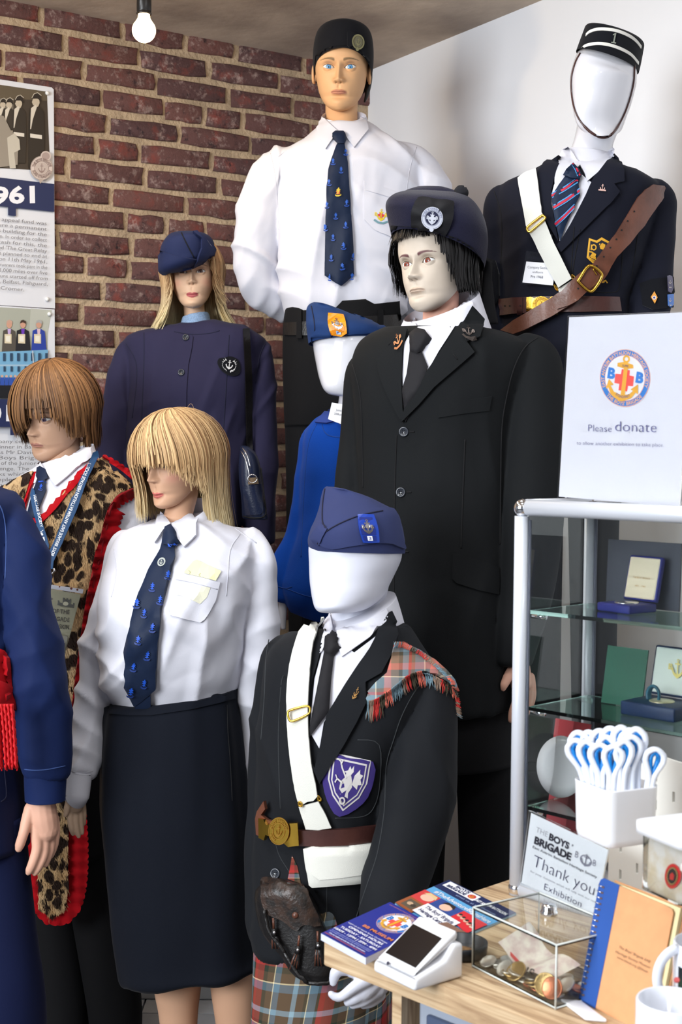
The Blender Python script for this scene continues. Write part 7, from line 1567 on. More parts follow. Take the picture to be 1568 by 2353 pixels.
for z in (HT, .012):
    for y in (0, CD): rod((.012, y, z), (CW-.012, y, z), PR*1.05, M_FRAME, 'rail', CA)
    for x in (0, CW): rod((x, .012, z), (x, CD-.012, z), PR*1.05, M_FRAME, 'rail', CA)
    for x in (0, CW):
        for y in (0, CD):
            s_ = lathe([(.0001, -1.05)]+[(math.sin(a), -math.cos(a)) for a in [i*math.pi/12 for i in range(1, 12)]]+[(.0001, 1.05)], MC_ @ Matrix.Translation((x, y, z-.001)) @ Matrix.Scale(PR*1.14, 4), 24, False); s_.mk('corner_cap', M_CHROME, CA)
def pane(nm, x0, x1, y0, y1, z0, z1, m): g = G(); box(g, x0, x1, y0, y1, z0, z1, MC_); return g.mk(nm, m, CA, smooth=False)
pane('glass_pane', .012, CW-.012, -.002, .002, .02, HT-.012, M_GLASS); pane('glass_pane', -.002, .002, .012, CD-.012, .02, HT-.012, M_GLASS)
pane('glass_pane', CW-.002, CW+.002, .012, CD-.012, .02, HT-.012, M_GLASS); pane('glass_pane', .012, CW-.012, CD-.002, CD+.002, .02, HT-.012, M_GLASS)
pane('glass_top', .01, CW-.01, .01, CD-.01, HT+.001, HT+.006, mat('frosted_glass_top', (232, 236, 238), .3)); pane('base_board', .01, CW-.01, .01, CD-.01, .004, .016, mat('white_board_base', (214, 214, 218), .5))
SZ = [P(x, y, CB.y).z-ZD for x, y in ((1229, 1402), (1230, 1624), (1224, 1852))]
for z in SZ:
    pane('glass_shelf', .010, CW-.010, .012, CD-.012, z-.006, z, M_GREEN)
    for y in (.03, CD-.03):
        for x in (.003, CW-.029): rod((x, y, z-.011), (x+.026, y, z-.011), .0045, M_CHROME, 'shelf_support', CA, n=14)
def cabpt(px, y): 
    """cabinet x of the pixel column for a depth y inside the cabinet"""
    o = MC_ @ Vector((0, y, 0)); d = ray(px, 1500); t = (o-CAMV).cross(EB).z/d.cross(EB).z; return (CAMV+d*t-o).dot(EB)
def casebox(z, x, y, w, dp, h, col, lining, lab, lidw=None, lidh=.055, rot=.0, medal=M_SILVER, words=True):
    o = MC_ @ Vector((x, y, z+.0005)); H = thing('medal_case', lab, 'case', tuple(o)); M = MC_ @ Matrix.Translation((x, y, z+.0005)) @ Matrix.Rotation(rot, 4, 'Z')
    g = G(); box(g, -w/2, w/2, -dp/2, dp/2, 0, h, M, bev=.003); g.mk('tray', col, H)
    lathe([(.0001, .0), (.02, 0), (.02, .002), (.018, .003), (.0001, .003)], M @ Matrix.Translation((0, 0, h-.001)), 28).mk('medal', medal, H)
    ML = M @ Matrix.Translation((0, dp/2-.004, h+.002)) @ Matrix.Rotation(math.radians(-12), 4, 'X'); g = G(); box(g, -w/2, w/2, 0, .010, 0, lidh, ML, bev=.004); lo = g.mk('lid', col, H)
    g = G(); box(g, -w/2+.003, w/2-.003, -.0015, .004, .003, lidh-.003, ML, bev=.003); li = g.mk('lining', lining, H)
    if words:
        n = (ML.to_3x3() @ Vector((0, -1, 0))); c = ML @ Vector((0, -.0015, lidh*.5)); S = PlaneS(c, n); gd = (190, 150, 90)
        q = [px_of(ML @ Vector((sx, -.0015, zz))) for sx, zz in ((-w*.26, lidh*.48), (w*.26, lidh*.48), (-w*.16, lidh*.3), (w*.16, lidh*.3))]
        d = Decal(S, .0006); d.text("THE BOYS' BRIGADE", q[0], q[1], 4.5, gd); d.text('1883 - 1983', q[2], q[3], 4, gd); d.mk('lettering', li)
    return H
casebox(SZ[0], cabpt(1440, .115), .115, .070, .064, .014, mat('royal_blue_case', (34, 40, 120), .45), mat('cream_satin', (226, 214, 186), .6), 'open royal blue medal case with cream lined lid on the top glass shelf', lidh=.074, rot=-.15)
hb_ = casebox(SZ[1], cabpt(1525, .11), .11, .098, .085, .022, mat('navy_gold_case', (22, 44, 80), .45), mat('cream_card', (214, 222, 214), .6), 'open navy presentation box with a pale medal on the second glass shelf', lidh=.08, medal=mat('pale_gold_medal', (214, 206, 170), .35, metal=.6), words=False)
M = MC_ @ Matrix.Translation((cabpt(1525, .11), .11, SZ[1]+.0005)); d_ = frame(M @ Vector((-.015, .0, .03)), EB, UP)
tube3([(d_ @ Vector((.010*math.cos(a), .014*math.sin(a), 0)), .0028) for a in [i*math.pi/8-1.2 for i in range(14)]], 6, flat=2.2).mk('ribbon', mat('teal_ribbon', (20, 84, 104), .4), hb_)
ML = M @ Matrix.Translation((0, .0425-.0045, .024)) @ Matrix.Rotation(math.radians(-12), 4, 'X'); S = PlaneS(ML @ Vector((0, -.004, .04)), ML.to_3x3() @ Vector((0, -1, 0)))
c = px_of(ML @ Vector((.0, -.003, .045))); d = Decal(S, .0006, mapf=aff(c, (22, 3), (-2, 26))); anchor(d, 0, 0, 1, (206, 190, 110)); d.text('B', (-.95, .1), (-.5, .1), .5, (206, 190, 110), .03); d.text('B', (.5, .1), (.95, .1), .5, (206, 190, 110), .03); d.mk('gold_anchor', hb_)
def card(z, x0, x1, y, h, m, lab, nm='card', lean=10):
    o = MC_ @ Vector(((x0+x1)/2, y, z)); M = MC_ @ Matrix.Translation(((x0+x1)/2, y, z+.001)) @ Matrix.Rotation(math.radians(-lean), 4, 'X'); g = G(); w = (x1-x0)/2; box(g, -w, w, 0, .003, 0, h, M)
    ob = g.mk(nm, m, smooth=False, label=lab, cat='card'); return ob
card(SZ[1], cabpt(1385, .13), cabpt(1478, .13), .13, .095, mat('dark_green_card', (20, 84, 66), .5), 'dark green folder leaning at the back of the second glass shelf', 'folder')
card(SZ[2], cabpt(1378, .14), cabpt(1478, .14), .14, .115, mat('pale_card', (214, 218, 206), .6), 'pale card leaning at the back of the third glass shelf')
card(.017, cabpt(1250, .12), cabpt(1372, .12), .12, .14, mat('dark_red_card', (120, 18, 30), .6), 'dark red folder standing on the cabinet floor', 'folder')
card(SZ[2], cabpt(1262, .13), cabpt(1345, .13), .13, .12, mat('crimson_card', (140, 26, 34), .6), 'crimson folder leaning at the back of the third glass shelf', 'folder')
card(SZ[0], cabpt(1392, .172), cabpt(1560, .172), .172, .11, mat('slate_card', (62, 66, 78), .6), 'slate grey folder behind the open medal case', 'folder', 2)  # added sheet, its dark grey stands in for the dim background
o = MC_ @ Vector((cabpt(1300, .06), .06, SZ[2])); Mp = MC_ @ Matrix.Translation((cabpt(1300, .10), .10, SZ[2]+.052)) @ Matrix.Rotation(math.radians(80), 4, 'X')
pl_ = lathe([(.0001, 0), (.03, 0), (.034, .003), (.050, .006), (.051, .0075), (.034, .005), (.0001, .002)], Mp, 40); pl_.mk('plate', mat('grey_white_china', (190, 190, 194), .2), label='grey white china plate standing on the third glass shelf', cat='plate')

# ---- please donate sign on top of the cabinet
nS = (-EA + UP*.10).normalized(); bS = P(1284, 1140, 1.0); _d = ray(1284, 1142); oS = MC_ @ Vector((0, .055, HT+.007)); t_ = (oS.z-CAMZ)/_d.z
o_ = MC_ @ Vector((.06, .07, HT+.008)); S = PlaneS(o_, nS)
SG = thing('donation_sign', 'white sign in clear stand reading Please donate, on top of the glass cabinet', 'sign', tuple(S(1420, 1150)[0]))
M_PAPER = mat('glossy_paper', (224, 225, 232), .25, coat=.3)
pg = drape('sign_page', [(1309, 729), (1597, 717), (1562, 1166), (1285, 1141)], S, M_PAPER, SG, off=0, th=.002, res=None, smooth=False)
drape('acrylic_stand', [(1307, 727), (1599, 715), (1563, 1170), (1283, 1144)], S, mat('acrylic', (250, 251, 253), .02, trans=1.0, ior=1.2), SG, off=.0028, th=.0024, res=None, smooth=False)
q1, q2 = S(1283, 1144)[0], S(1563, 1170)[0]; ux_ = (q2-q1).normalized(); g = G(); Mb = local(Vector((q1.x, q1.y, HT+ZD+.0066)), ux_.normalized(), Vector((-ux_.y, ux_.x, 0))); Mb = Matrix(((EB.x, EA.x, 0, q1.x), (EB.y, EA.y, 0, q1.y), (0, 0, 1, HT+ZD+.0066), (0, 0, 0, 1)))
box(g, 0, (q2-q1).length, -.012, .055, 0, .003, Mb); g.mk('stand_foot', bpy.data.materials['acrylic'], SG, smooth=False)
def society(d, c, ux, uy, words=True):
    bl, gd, rd, nv, wt = (30, 112, 190), (214, 158, 44), (236, 72, 66), (60, 50, 110), (236, 237, 242)
    mf = d.mapf; d.mapf = lambda u, v: mf(c[0]+u*ux[0]+v*uy[0], c[1]+u*ux[1]+v*uy[1])
    d.circle(0, 0, 1.0, (226, 160, 130)); d.circle(0, 0, .975, bl, n=40); d.circle(0, 0, .80, (226, 160, 130), n=40); d.circle(0, 0, .78, wt, n=40)
    d.arctext('EAST ANTRIM BATTALION HERITAGE SOCIETY', 0, 0, .82, .12, math.pi*.86, math.pi*2.10, (230, 170, 120)); d.arctext("THE BOYS' BRIGADE", 0, 0, .94, -.12, math.pi*.76, math.pi*.22, (230, 170, 120))
    d.text('B', (-.70, .03), (-.40, .06), .36, bl, .05); d.text('B', (.42, .10), (.72, .13), .36, bl, .05)
    d.poly([(-.14, -.30), (.18, -.28), (.18, -.1), (.36, -.08), (.34, .26), (.14, .26), (.12, .46), (-.22, .44), (-.2, .22), (-.40, .20), (-.38, -.12), (-.16, -.12)], rd)
    d.ring(.02, -.66, .07, .14, gd, 16); d.poly([(-.32, -.50), (-.05, -.56), (.30, -.48), (.32, -.36), (.02, -.32), (-.32, -.38)], gd); d.poly([(-.06, -.34), (.10, -.34), (.04, .60), (-.12, .60)], gd)
    d.poly([(-.72, .42), (-.62, .08), (-.42, .26), (-.54, .3), (-.4, .5), (-.1, .6), (.2, .56), (.36, .42), (.26, .38), (.54, .18), (.56, .52), (.46, .48), (.3, .68), (-.05, .82), (-.2, .80), (-.5, .62), (-.62, .38)], gd)
    d.arctext('STEADFAST', -.03, .2, .5, -.09, math.pi*.70, math.pi*.30, nv); d.text('SURE', (-.12, -.39), (.12, -.38), .08, nv); d.mapf = mf
d = Decal(S, .0006, .00012); society(d, (1438, 869), (58, 5), (-4, 66))
nv = (74, 74, 130); d.text('Please', (1354, 991), (1408, 993), 16, nv, -.014); d.text('donate', (1416, 991), (1511, 994), 24.5, (62, 62, 126), -.016); d.text('to allow another exhibition to take place.', (1328, 1022), (1528, 1027), 8.4, nv, -.012); d.mk('printed_text', pg)

# ---- donation box
A_, B_ = Dk(1086, 2222), Dk(1277, 2320); uX = (B_-A_); BL = uX.length; uX.normalize(); uY = Vector((-uX.y, uX.x, 0)); q = at_z(1198, 2034, ZD+.085); BD = min(max((q-A_).dot(uY), .09), .16); print('box', BL, BD)
MB_ = local(Vector((A_.x, A_.y, ZD)), uX, uY); BH = .085
BX = thing('donation_box', 'clear acrylic donation box with a Thank you sign, holding coins and a banknote', 'box', tuple(MB_ @ Vector((BL/2, BD/2, 0))))
M_ACR = mat('clear_acrylic', (248, 251, 250), .01, trans=1.0, ior=1.28)
t = .0028
def bpane(nm, x0, x1, y0, y1, z0, z1): g = G(); box(g, x0, x1, y0, y1, z0, z1, MB_); g.mk(nm, M_ACR, BX, smooth=False)
bpane('base_panel', 0, BL, 0, BD, .001, .001+t); bpane('front_panel', 0, BL, 0, t, .001+t, BH-t); bpane('back_panel', 0, BL, BD-t, BD, .001+t, BH-t); bpane('side_panel', 0, t, t, BD-t, .001+t, BH-t); bpane('side_panel', BL-t, BL, t, BD-t, .001+t, BH-t); bpane('lid', -.001, BL+.001, -.001, BD+.001, BH-t, BH)
ed = mat('polished_acrylic_edge', (206, 212, 208), .6, spec=.3)
for a, b in (((0, 0, 0), (0, 0, BH)), ((BL, 0, 0), (BL, 0, BH)), ((0, BD, 0), (0, BD, BH)), ((BL, BD, 0), (BL, BD, BH)), ((0, 0, BH), (BL, 0, BH)), ((0, 0, BH), (0, BD, BH)), ((BL, 0, BH), (BL, BD, BH)), ((0, BD, BH), (BL, BD, BH)), ((0, 0, .002), (BL, 0, .002)), ((BL, 0, .002), (BL, BD, .002))):
    rod(a, b, .0012, ed, 'edge', BX, n=6, M=MB_)
lk = at_z(1262, 2098, ZD+BH+.002); Mk = Matrix.Translation((lk.x, lk.y, ZD+BH+.0005)); lathe([(.012, 0), (.0125, .004), (.0105, .006), (.0105, .011), (.009, .0135), (.0001, .014)], Mk, 12).mk('cam_lock', M_CHROME, BX)
# sign card standing at the back of the box
nT = (-uY + UP*.22).normalized(); ST = PlaneS(MB_ @ Vector((0, BD+.004, BH)), nT)
hold = drape('sign_holder', [(1220, 1862), (1402, 1950), (1372, 2106), (1197, 2034)], ST, M_ACR, BX, off=.003, th=.0025, res=None, smooth=False)
cdT = drape('sign_card', [(1222, 1868), (1400, 1953), (1369, 2101), (1200, 2029)], ST, M_PAPER, BX, off=0, th=.0012, res=None, smooth=False)
d = Decal(ST, .0005, .0001); bk = (34, 34, 48); mp = aff((1222, 1868), (.178, .085), (-.0305, .161)) ; d.mapf = lambda u, v: mp(u*1000, v*1000)
d.text('THE', (.10, .215), (.25, .215), .075, (150, 150, 160)); d.text('BOYS', (.27, .235), (.53, .24), .09, bk, .05); d.text("'", (.54, .235), (.56, .24), .09, (120, 120, 130)); d.text('BRIGADE', (.105, .375), (.58, .375), .10, bk, .05); d.text('East Antrim Battalion Heritage Society', (.10, .445), (.93, .445), .035, (70, 70, 84), .01)
d.ring(.76, .28, .06, .075, (120, 120, 136), 20); anchor(d, .76, .28, .10, (120, 120, 136)); d.text('B', (.62, .3), (.66, .3), .09, (130, 130, 146)); d.text('B', (.85, .3), (.89, .3), .09, (130, 130, 146))
d.text('Thank you', (.14, .68), (.93, .69), .17, (48, 48, 84), -.018); d.text('for your donation which will help with our next', (.13, .775), (.99, .775), .03, (100, 100, 120), -.01); d.text('Exhibition', (.33, .92), (.81, .92), .095, (56, 56, 96), -.016); d.mk('printed_text', cdT)
# coins and note
R = random.Random(12); CM = [mat('nickel_coin', (206, 202, 192), .32, metal=.9, bump=.3, bscale=500, bdist=.001), mat('copper_coin', (172, 104, 76), .35, metal=.9, bump=.3, bscale=500, bdist=.001), mat('brass_coin', (168, 140, 92), .35, metal=.9, bump=.3, bscale=500, bdist=.001)]
NM = ['silver', 'copper', 'brass']; cd_mesh = {}
def coin(px, py, zz, r, k, nrm, lab):
    nonlocal_ = None; key = (round(r, 4), k)
    if key not in cd_mesh:
        gg = lathe([(.0001, .0), (r*.86, 0), (r*.9, -.0003), (r, -.0003), (r, .0019), (r*.9, .0019), (r*.86, .0016), (.0001, .0016)], None, 28, False); ob = gg.mk('coin', CM[k], label=lab, cat='coin', group='coins in the donation box'); cd_mesh[key] = ob.data
    else: ob = bpy.data.objects.new('coin', cd_mesh[key]); COL.objects.link(ob); tag(ob, lab, 'coin', 'coins in the donation box')
    n = Vector(nrm).normalized(); M = n.to_track_quat('Z', 'Y').to_matrix().to_4x4(); p = at_z(px, py, ZD+zz); l = MB_.inverted() @ p
    l.x = min(max(l.x, r+.004), BL-r-.004); l.y = min(max(l.y, (r*n.z+.006)), BD-r*.9-.005); p = MB_ @ l; M.translation = Vector((p.x, p.y, ZD+max(zz, .0042+abs(r*math.sqrt(max(0, 1-n.z**2)))))); ob.matrix_world = M
fx_ = -uY
coin(1265, 2292, .02, .0145, 1, fx_*.9+uX*.2+UP*.35, 'large copper coin leaning at the near corner of the donation box')
coin(1219, 2272, .02, .0155, 2, fx_*.8+uX*.5+UP*.4, 'brassy coin standing on edge in the middle of the donation box')
coin(1108, 2208, .008, .0120, 0, UP+fx_*.5, 'ribbed silver coin at the far left corner of the donation box')
coin(1300, 2264, .02, .0135, 0, UP*.8+fx_*.5-uX*.1, 'shiny silver coin near the notebook side of the donation box')
coin(1147, 2236, .008, .0125, 0, UP+fx_*.9, 'dull silver coin at the front glass of the donation box')
coin(1177, 2246, .008, .0155, 2, UP+fx_*.9, 'dark brassy coin at the front glass of the donation box')
for i in range(44):
    k = R.choice([0, 0, 1, 2, 0]); lab = {0: 'small silver coin lying loose in the donation box', 1: 'copper coin lying loose in the donation box', 2: 'brass coin lying loose in the donation box'}[k]
    l = (R.uniform(.02, BL-.02), R.uniform(.02, BD-.02) if i % 2 else R.uniform(.016, .04)); p = MB_ @ Vector((l[0], l[1], 0)); q_ = px_of(Vector((p.x, p.y, ZD+.006))); coin(q_[0], q_[1], .0045+.0026*(i % 4), R.choice([.0102, .0122, .0135]), k, (R.gauss(0, .12), R.gauss(0, .12), 1), lab)
g = G(); v = []; n1, n2 = 26, 8
for i in range(n1+1):
    for j in range(n2+1):
        s_ = i/n1; w_ = j/n2; cu = .014*max(0, .25-s_)/.25; z = .020+.020*w_*(1-.3*s_)+.008*math.cos(s_*7+.6)+cu; v.append(MB_ @ Vector((.030+.108*s_+.006*w_, .022+.050*w_+.008*math.sin(s_*6), z)))
g.add(v, grid_faces(n1+1, n2+1), [(i/n1, j/n2) for i in range(n1+1) for j in range(n2+1)])
bn = thing('banknote', 'curled ten pound banknote lying on the coins in the donation box', 'banknote', tuple(MB_ @ Vector((.07, .05, .03))))
no = g.mk('note_paper', mat('banknote_paper', (232, 222, 206), .7, col2=(206, 180, 172), vscale=60), bn); sN = Surf(no)
d = Decal(sN, .0008); q = [px_of(v[(n2+1)*i+1]) for i in (4, 10, 13, 17)]; d.poly([(q[0][0]-6, q[0][1]-6), (q[1][0], q[1][1]-6), (q[1][0], q[1][1]+6), (q[0][0]-6, q[0][1]+4)], (196, 70, 64), res=5); d.text('10', (q[1][0]+4, q[1][1]+8), (q[1][0]+22, q[1][1]+14), 12, (50, 44, 50), .04); d.mk('print', no)

# ---- leaflets
def stack(nm, quad, h0, h1, m, lab, cat='leaflet'):
    top = [at_z(x, y, ZD+h1) for x, y in quad]; bot = [Vector((p.x, p.y, ZD+h0)) for p in top]; return G().add(top+bot, [(3, 2, 1, 0), (4, 5, 6, 7), (0, 1, 5, 4), (1, 2, 6, 5), (2, 3, 7, 6), (3, 0, 4, 7)]).mk(nm, m, smooth=False, label=lab, cat=cat)
q2_ = [(908, 2076), (1032, 2022), (1186, 2100), (1040, 2162)]
T2 = stack('leaflet_stack', q2_, .0006, .0035, mat('pale_blue_paper', (150, 190, 220), .3, coat=.3), 'colourful heritage centre leaflets with children photographs beside the blue museum leaflets')
S2 = PlaneS((0, 0, ZD+.0036), UP); d = Decal(S2, .0003, .0001, mapf=quadmap((1032, 2022), (1186, 2100), (1040, 2162), (908, 2076)))
wt = (236, 237, 242); n2_ = (26, 38, 84)
d.poly([(0, 0), (1, 0), (1, 1), (0, 1)], (90, 160, 210)); d.poly([(0, 0), (1, 0), (1, .28), (0, .28)], n2_); d.poly([(.04, .02), (.5, .02), (.5, .17), (.04, .17)], wt); d.text('BOYS', (.16, .08), (.36, .08), .05, n2_, .05); d.text('BRIGADE', (.08, .15), (.36, .15), .055, n2_, .05); d.circle(.43, .1, .05, (190, 60, 60)); anchor(d, .43, .1, .05, (214, 158, 44))
d.text('EAST ANTRIM BATTALION', (.5, .145), (.97, .145), .05, wt, .03); d.text('email us at the museum', (.3, .24), (.9, .24), .035, (150, 170, 210)); d.text('#TheAdventureBeginsHere', (.10, .40), (.97, .40), .075, wt, .01)
d.poly([(0, .44), (.26, .44), (.26, .72), (0, .72)], (200, 60, 60)); d.circle(.15, .57, .085, (226, 184, 160)); d.poly([(.05, .52), (.10, .45), (.22, .46), (.25, .54), (.15, .50)], (214, 190, 140))
d.poly([(.0, .72), (.28, .72), (.28, 1), (0, 1)], (150, 82, 44)); d.poly([(.05, .76), (.23, .76), (.23, .95), (.05, .95)], (90, 80, 66)); d.circle(.12, .85, .04, (190, 160, 130)); d.circle(.18, .86, .035, (60, 50, 44))
d.poly([(.26, .44), (.62, .44), (.62, .68), (.26, .68)], (44, 70, 140)); d.circle(.44, .56, .08, (226, 184, 160)); d.poly([(.34, .52), (.38, .45), (.5, .45), (.54, .53), (.44, .49)], (40, 30, 28))
d.poly([(.62, .44), (1, .44), (1, .78), (.62, .70)], (206, 40, 50)); 
for k in range(5): d.circle(.66+.07*k, .56+.02*k, .03, (216, 170, 148)); d.circle(.66+.07*k, .535+.02*k, .022, (40, 30, 28))
d.poly([(.26, .68), (.80, .68), (.80, .96), (.26, .96)], wt); d.text("The Boys' Brigade", (.3, .79), (.76, .79), .07, (50, 50, 90), .03); d.text('Heritage Centre', (.3, .90), (.72, .90), .07, (50, 50, 90), .03)
d.poly([(.70, .80), (1, .78), (1, 1), (.62, 1)], (128, 96, 80)); d.poly([(.8, .9), (1, .86), (1, 1), (.78, 1)], (120, 124, 60)); d.mk('printed_cover', T2)
q1_ = [(738, 2145), (897, 2073), (997, 2125), (841, 2201)]
T1 = stack('leaflet_stack', q1_, .0006, .0105, mat('leaflet_page_edges', (206, 210, 228), .4), 'thick stack of royal blue museum leaflets with opening hours on the desk corner')
S1 = PlaneS((0, 0, ZD+.0106), UP); d = Decal(S1, .0003, .0001, mapf=quadmap((897, 2073), (997, 2125), (841, 2201), (738, 2145)))
d.poly([(0, 0), (1, 0), (1, 1), (0, 1)], (26, 38, 134)); d.text('EAST ANTRIM BATTALION HERITAGE SOCIETY MUSEUM', (.06, .05), (.94, .05), .018, (190, 120, 110))
society(d, (.60, .30), (.0, -.20), (.29, .0)) if False else society(d, (.56, .27), (.31, .0), (.0, .21))
d.text('BB MUSEUM', (.28, .585), (.93, .585), .045, (222, 130, 50), .02); d.text('VISIT US AT North Street, Carrickfergus', (.06, .655), (.94, .655), .022, wt, .0); d.text('OPENING HOURS', (.16, .715), (.92, .715), .036, wt, .02); d.text('TUESDAY - SATURDAY', (.08, .78), (.96, .78), .036, wt, .02); d.text('10AM - 12PM | 2PM - 4PM', (.04, .845), (.97, .845), .036, wt, .02)
for k in range(2): d.text('to arrange a group visit outside opening hours please', (.06, .885+.028*k), (.94, .885+.028*k), .018, (170, 180, 220))
d.text('Charity registered with the Charity Commission', (.1, .955), (.9, .955), .022, wt, .01); d.poly([(.05, .972), (.95, .972), (.95, .985), (.05, .985)], (150, 60, 70)); d.mk('printed_cover', T1)

# ---- card reader
c0, cL, cR = Dk(953, 2281), Dk(857, 2234), Dk(1046, 2238); e1 = (cL-c0); W1 = e1.length; e1.normalize(); e2 = Vector((e1.y, -e1.x, 0)); e2 = e2 if (cR-c0).dot(e2) > 0 else -e2; L2 = (cR-c0).dot(e2); print('reader', W1, L2)
MR = Matrix(((e1.x, e2.x, 0, c0.x), (e1.y, e2.y, 0, c0.y), (0, 0, 1, ZD+.0006), (0, 0, 0, 1)))
CR = thing('card_reader', 'white card payment reader with black tilted screen on the desk', 'card reader', tuple(MR @ Vector((W1/2, L2/2, 0))))
M_PLW = mat('white_plastic', (236, 237, 241), .28, coat=.2)
def prism(prof, x0, x1, M, bev, name, m, par):
    import bmesh
    bm = bmesh.new(); a = [bm.verts.new((x0, y, z)) for y, z in prof]; b = [bm.verts.new((x1, y, z)) for y, z in prof]; n = len(prof)
    bm.faces.new(a[::-1]); bm.faces.new(b)
    for i in range(n): bm.faces.new((a[i], a[(i+1) % n], b[(i+1) % n], b[i]))
    bmesh.ops.recalc_face_normals(bm, faces=bm.faces[:]); bmesh.ops.bevel(bm, geom=bm.edges[:], offset=bev, segments=3, affect='EDGES', profile=.5)
    bm.verts.index_update(); g = G().add([M @ v.co for v in bm.verts], [tuple(v.index for v in f.verts) for f in bm.faces]); bm.free(); return g.mk(name, m, par)
prism([(0, 0), (L2, 0), (L2, .048), (L2*.80, .050), (L2*.62, .030), (.006, .018), (0, .014)], 0, W1, MR, .005, 'cradle', M_PLW, CR)
prism([(.004, .016), (L2*.93, .052), (L2*.95, .060), (L2*.90, .066), (.010, .026), (.003, .022)], .006, W1-.006, MR, .004, 'reader_body', M_PLW, CR)
sl_ = Vector((0, L2*.90-.010, .066-.026)); nn_ = Vector((0, -sl_.z, sl_.y)).normalized(); o3 = MR @ Vector((0, .010, .026)); nW = MR.to_3x3() @ nn_
SS = PlaneS(o3+nW*.0006, nW)
drape('screen', [(950, 2123), (1016, 2156), (955, 2224), (886, 2189)], SS, mat('dark_screen', (16, 12, 14), .12, coat=.6), CR, off=.0004, th=.001, res=None, smooth=False)
d = Decal(SS, .0006); d.poly([(889, 2211), (893, 2209), (897, 2214), (893, 2219), (889, 2217)], (40, 40, 60)); d.text('sumup', (899, 2216), (914, 2224), 4.5, (120, 120, 134)); d.mk('logo', CR)

# ---- black dish with cork
dc = Dk(1060, 2192); DS = thing('round_dish', 'round black dish with cork base behind the card reader', 'dish', tuple(dc)); Mx = Matrix.Translation((dc.x, dc.y, ZD+.0006))
lathe([(.030, 0), (.037, .002), (.0385, .012), (.0385, .018), (.0355, .018), (.034, .006), (.0001, .004)], Mx, 40).mk('dish', mat('dark_slate_plastic', (34, 38, 44), .35), DS); lathe([(.0001, .005), (.026, .005), (.026, .004)], Mx, 30).mk('cork', mat('cork', (150, 116, 78), .9, var=.4, vscale=300), DS)
tube3([(Mx @ Vector((.030*math.cos(a), .030*math.sin(a), .012)), .0012) for a in [3.5+i*.12 for i in range(12)]], 6).mk('wire', M_CHROME, DS)

# ---- pegboard, cup and looped straps
pb = Dk(1396, 2138); dP = Vector((.42, -.907, 0)).normalized(); nP = Vector((dP.y, -dP.x, 0)); nP = nP if nP.y < 0 else -nP
MP = Matrix(((dP.x, -nP.x, 0, pb.x), (dP.y, -nP.y, 0, pb.y), (0, 0, 1, ZD+.001), (0, 0, 0, 1)))
PBd = thing('pegboard', 'white metal pegboard with vertical slots standing on the desk', 'pegboard', tuple(pb)); PH = P(1398, 1702, pb.y).z-ZD; PW = .36; print('peg', PH)
g = G(); cs = .02; ni, nj = int(PW/cs), int(PH/cs); 
for i in range(ni):
    for j in range(nj):
        x0, z0 = i*cs, j*PH/nj; x1, z1 = x0+cs, z0+PH/nj
        if (i % 2 == 1 and j % 2 == (1 if (i//2) % 2 else 0)) and 0 < j < nj-1:
            cx, cz = (x0+x1)/2, (z0+z1)/2; a, b = .0028, .0075; q = [(x0, z0), (x1, z0), (x1, z1), (x0, z1)]; h = [(cx-a, cz-b), (cx+a, cz-b), (cx+a, cz+b), (cx-a, cz+b)]
            for y, rv in ((0, False), (.004, True)):
                v = [MP @ Vector((x, y, z)) for x, z in q+h]; f = [(k, (k+1) % 4, 4+(k+1) % 4, 4+k) for k in range(4)]; g.add(v, [tuple(reversed(t_)) for t_ in f] if rv else f)
            v = [MP @ Vector((x, y, z)) for y in (0, .004) for x, z in h]; g.add(v, [(k, (k+1) % 4, 4+(k+1) % 4, 4+k) for k in range(4)])
        else:
            for y, rv in ((0, False), (.004, True)):
                v = [MP @ Vector(p) for p in ((x0, y, z0), (x1, y, z0), (x1, y, z1), (x0, y, z1))]; g.add(v, [(3, 2, 1, 0)] if rv else [(0, 1, 2, 3)])
for a, b in (((0, 0), (ni*cs, 0)), ((ni*cs, 0), (ni*cs, PH)), ((ni*cs, PH), (0, PH)), ((0, PH), (0, 0))):
    g.add([MP @ Vector((a[0], 0, a[1])), MP @ Vector((b[0], 0, b[1])), MP @ Vector((b[0], .004, b[1])), MP @ Vector((a[0], .004, a[1]))], [(0, 1, 2, 3)])
g.mk('panel', mat('white_powder_coat', (234, 233, 226), .4), PBd, smooth=False)
g = G(); box(g, .02, PW-.02, -.03, .03, 0, .006, MP); g.mk('foot', bpy.data.materials['white_powder_coat'], PBd, smooth=False)
cc = P(1416, 1797, 1.80); ZR = cc.z; ZB = P(1416, 1940, 1.775).z
def rsq(w, r, n=6):
    out = []
    for cx, cy, a0 in ((w-r, w-r, 0), (-w+r, w-r, 90), (-w+r, -w+r, 180), (w-r, -w+r, 270)):
        for i in range(n+1): a = math.radians(a0+90*i/n); out.append((cx+r*math.cos(a), cy+r*math.sin(a)))
    return out
MCp = Matrix(((dP.x, -nP.x, 0, cc.x), (dP.y, -nP.y, 0, cc.y), (0, 0, 1, 0), (0, 0, 0, 1)))
v = []; f = []; lv = [(.036, ZB, .012), (.039, ZB+.002, .014), (.0405, ZB+.01, .014), (.0425, ZR-.002, .015), (.0428, ZR, .015), (.0405, ZR, .013), (.0385, ZB+.006, .012)]
for w_, z, r in lv: v += [MCp @ Vector((x, y, z)) for x, y in rsq(w_, r)]
n = len(rsq(1, .1)); f = [(k*n+i, k*n+(i+1) % n, (k+1)*n+(i+1) % n, (k+1)*n+i) for k in range(len(lv)-1) for i in range(n)] + [tuple(range(n))[::-1], tuple(range((len(lv)-1)*n, len(lv)*n))]
CU = G().add(v, f).mk('cup', M_PLW, label='white rounded square cup hooked on the pegboard, full of looped straps', cat='cup')
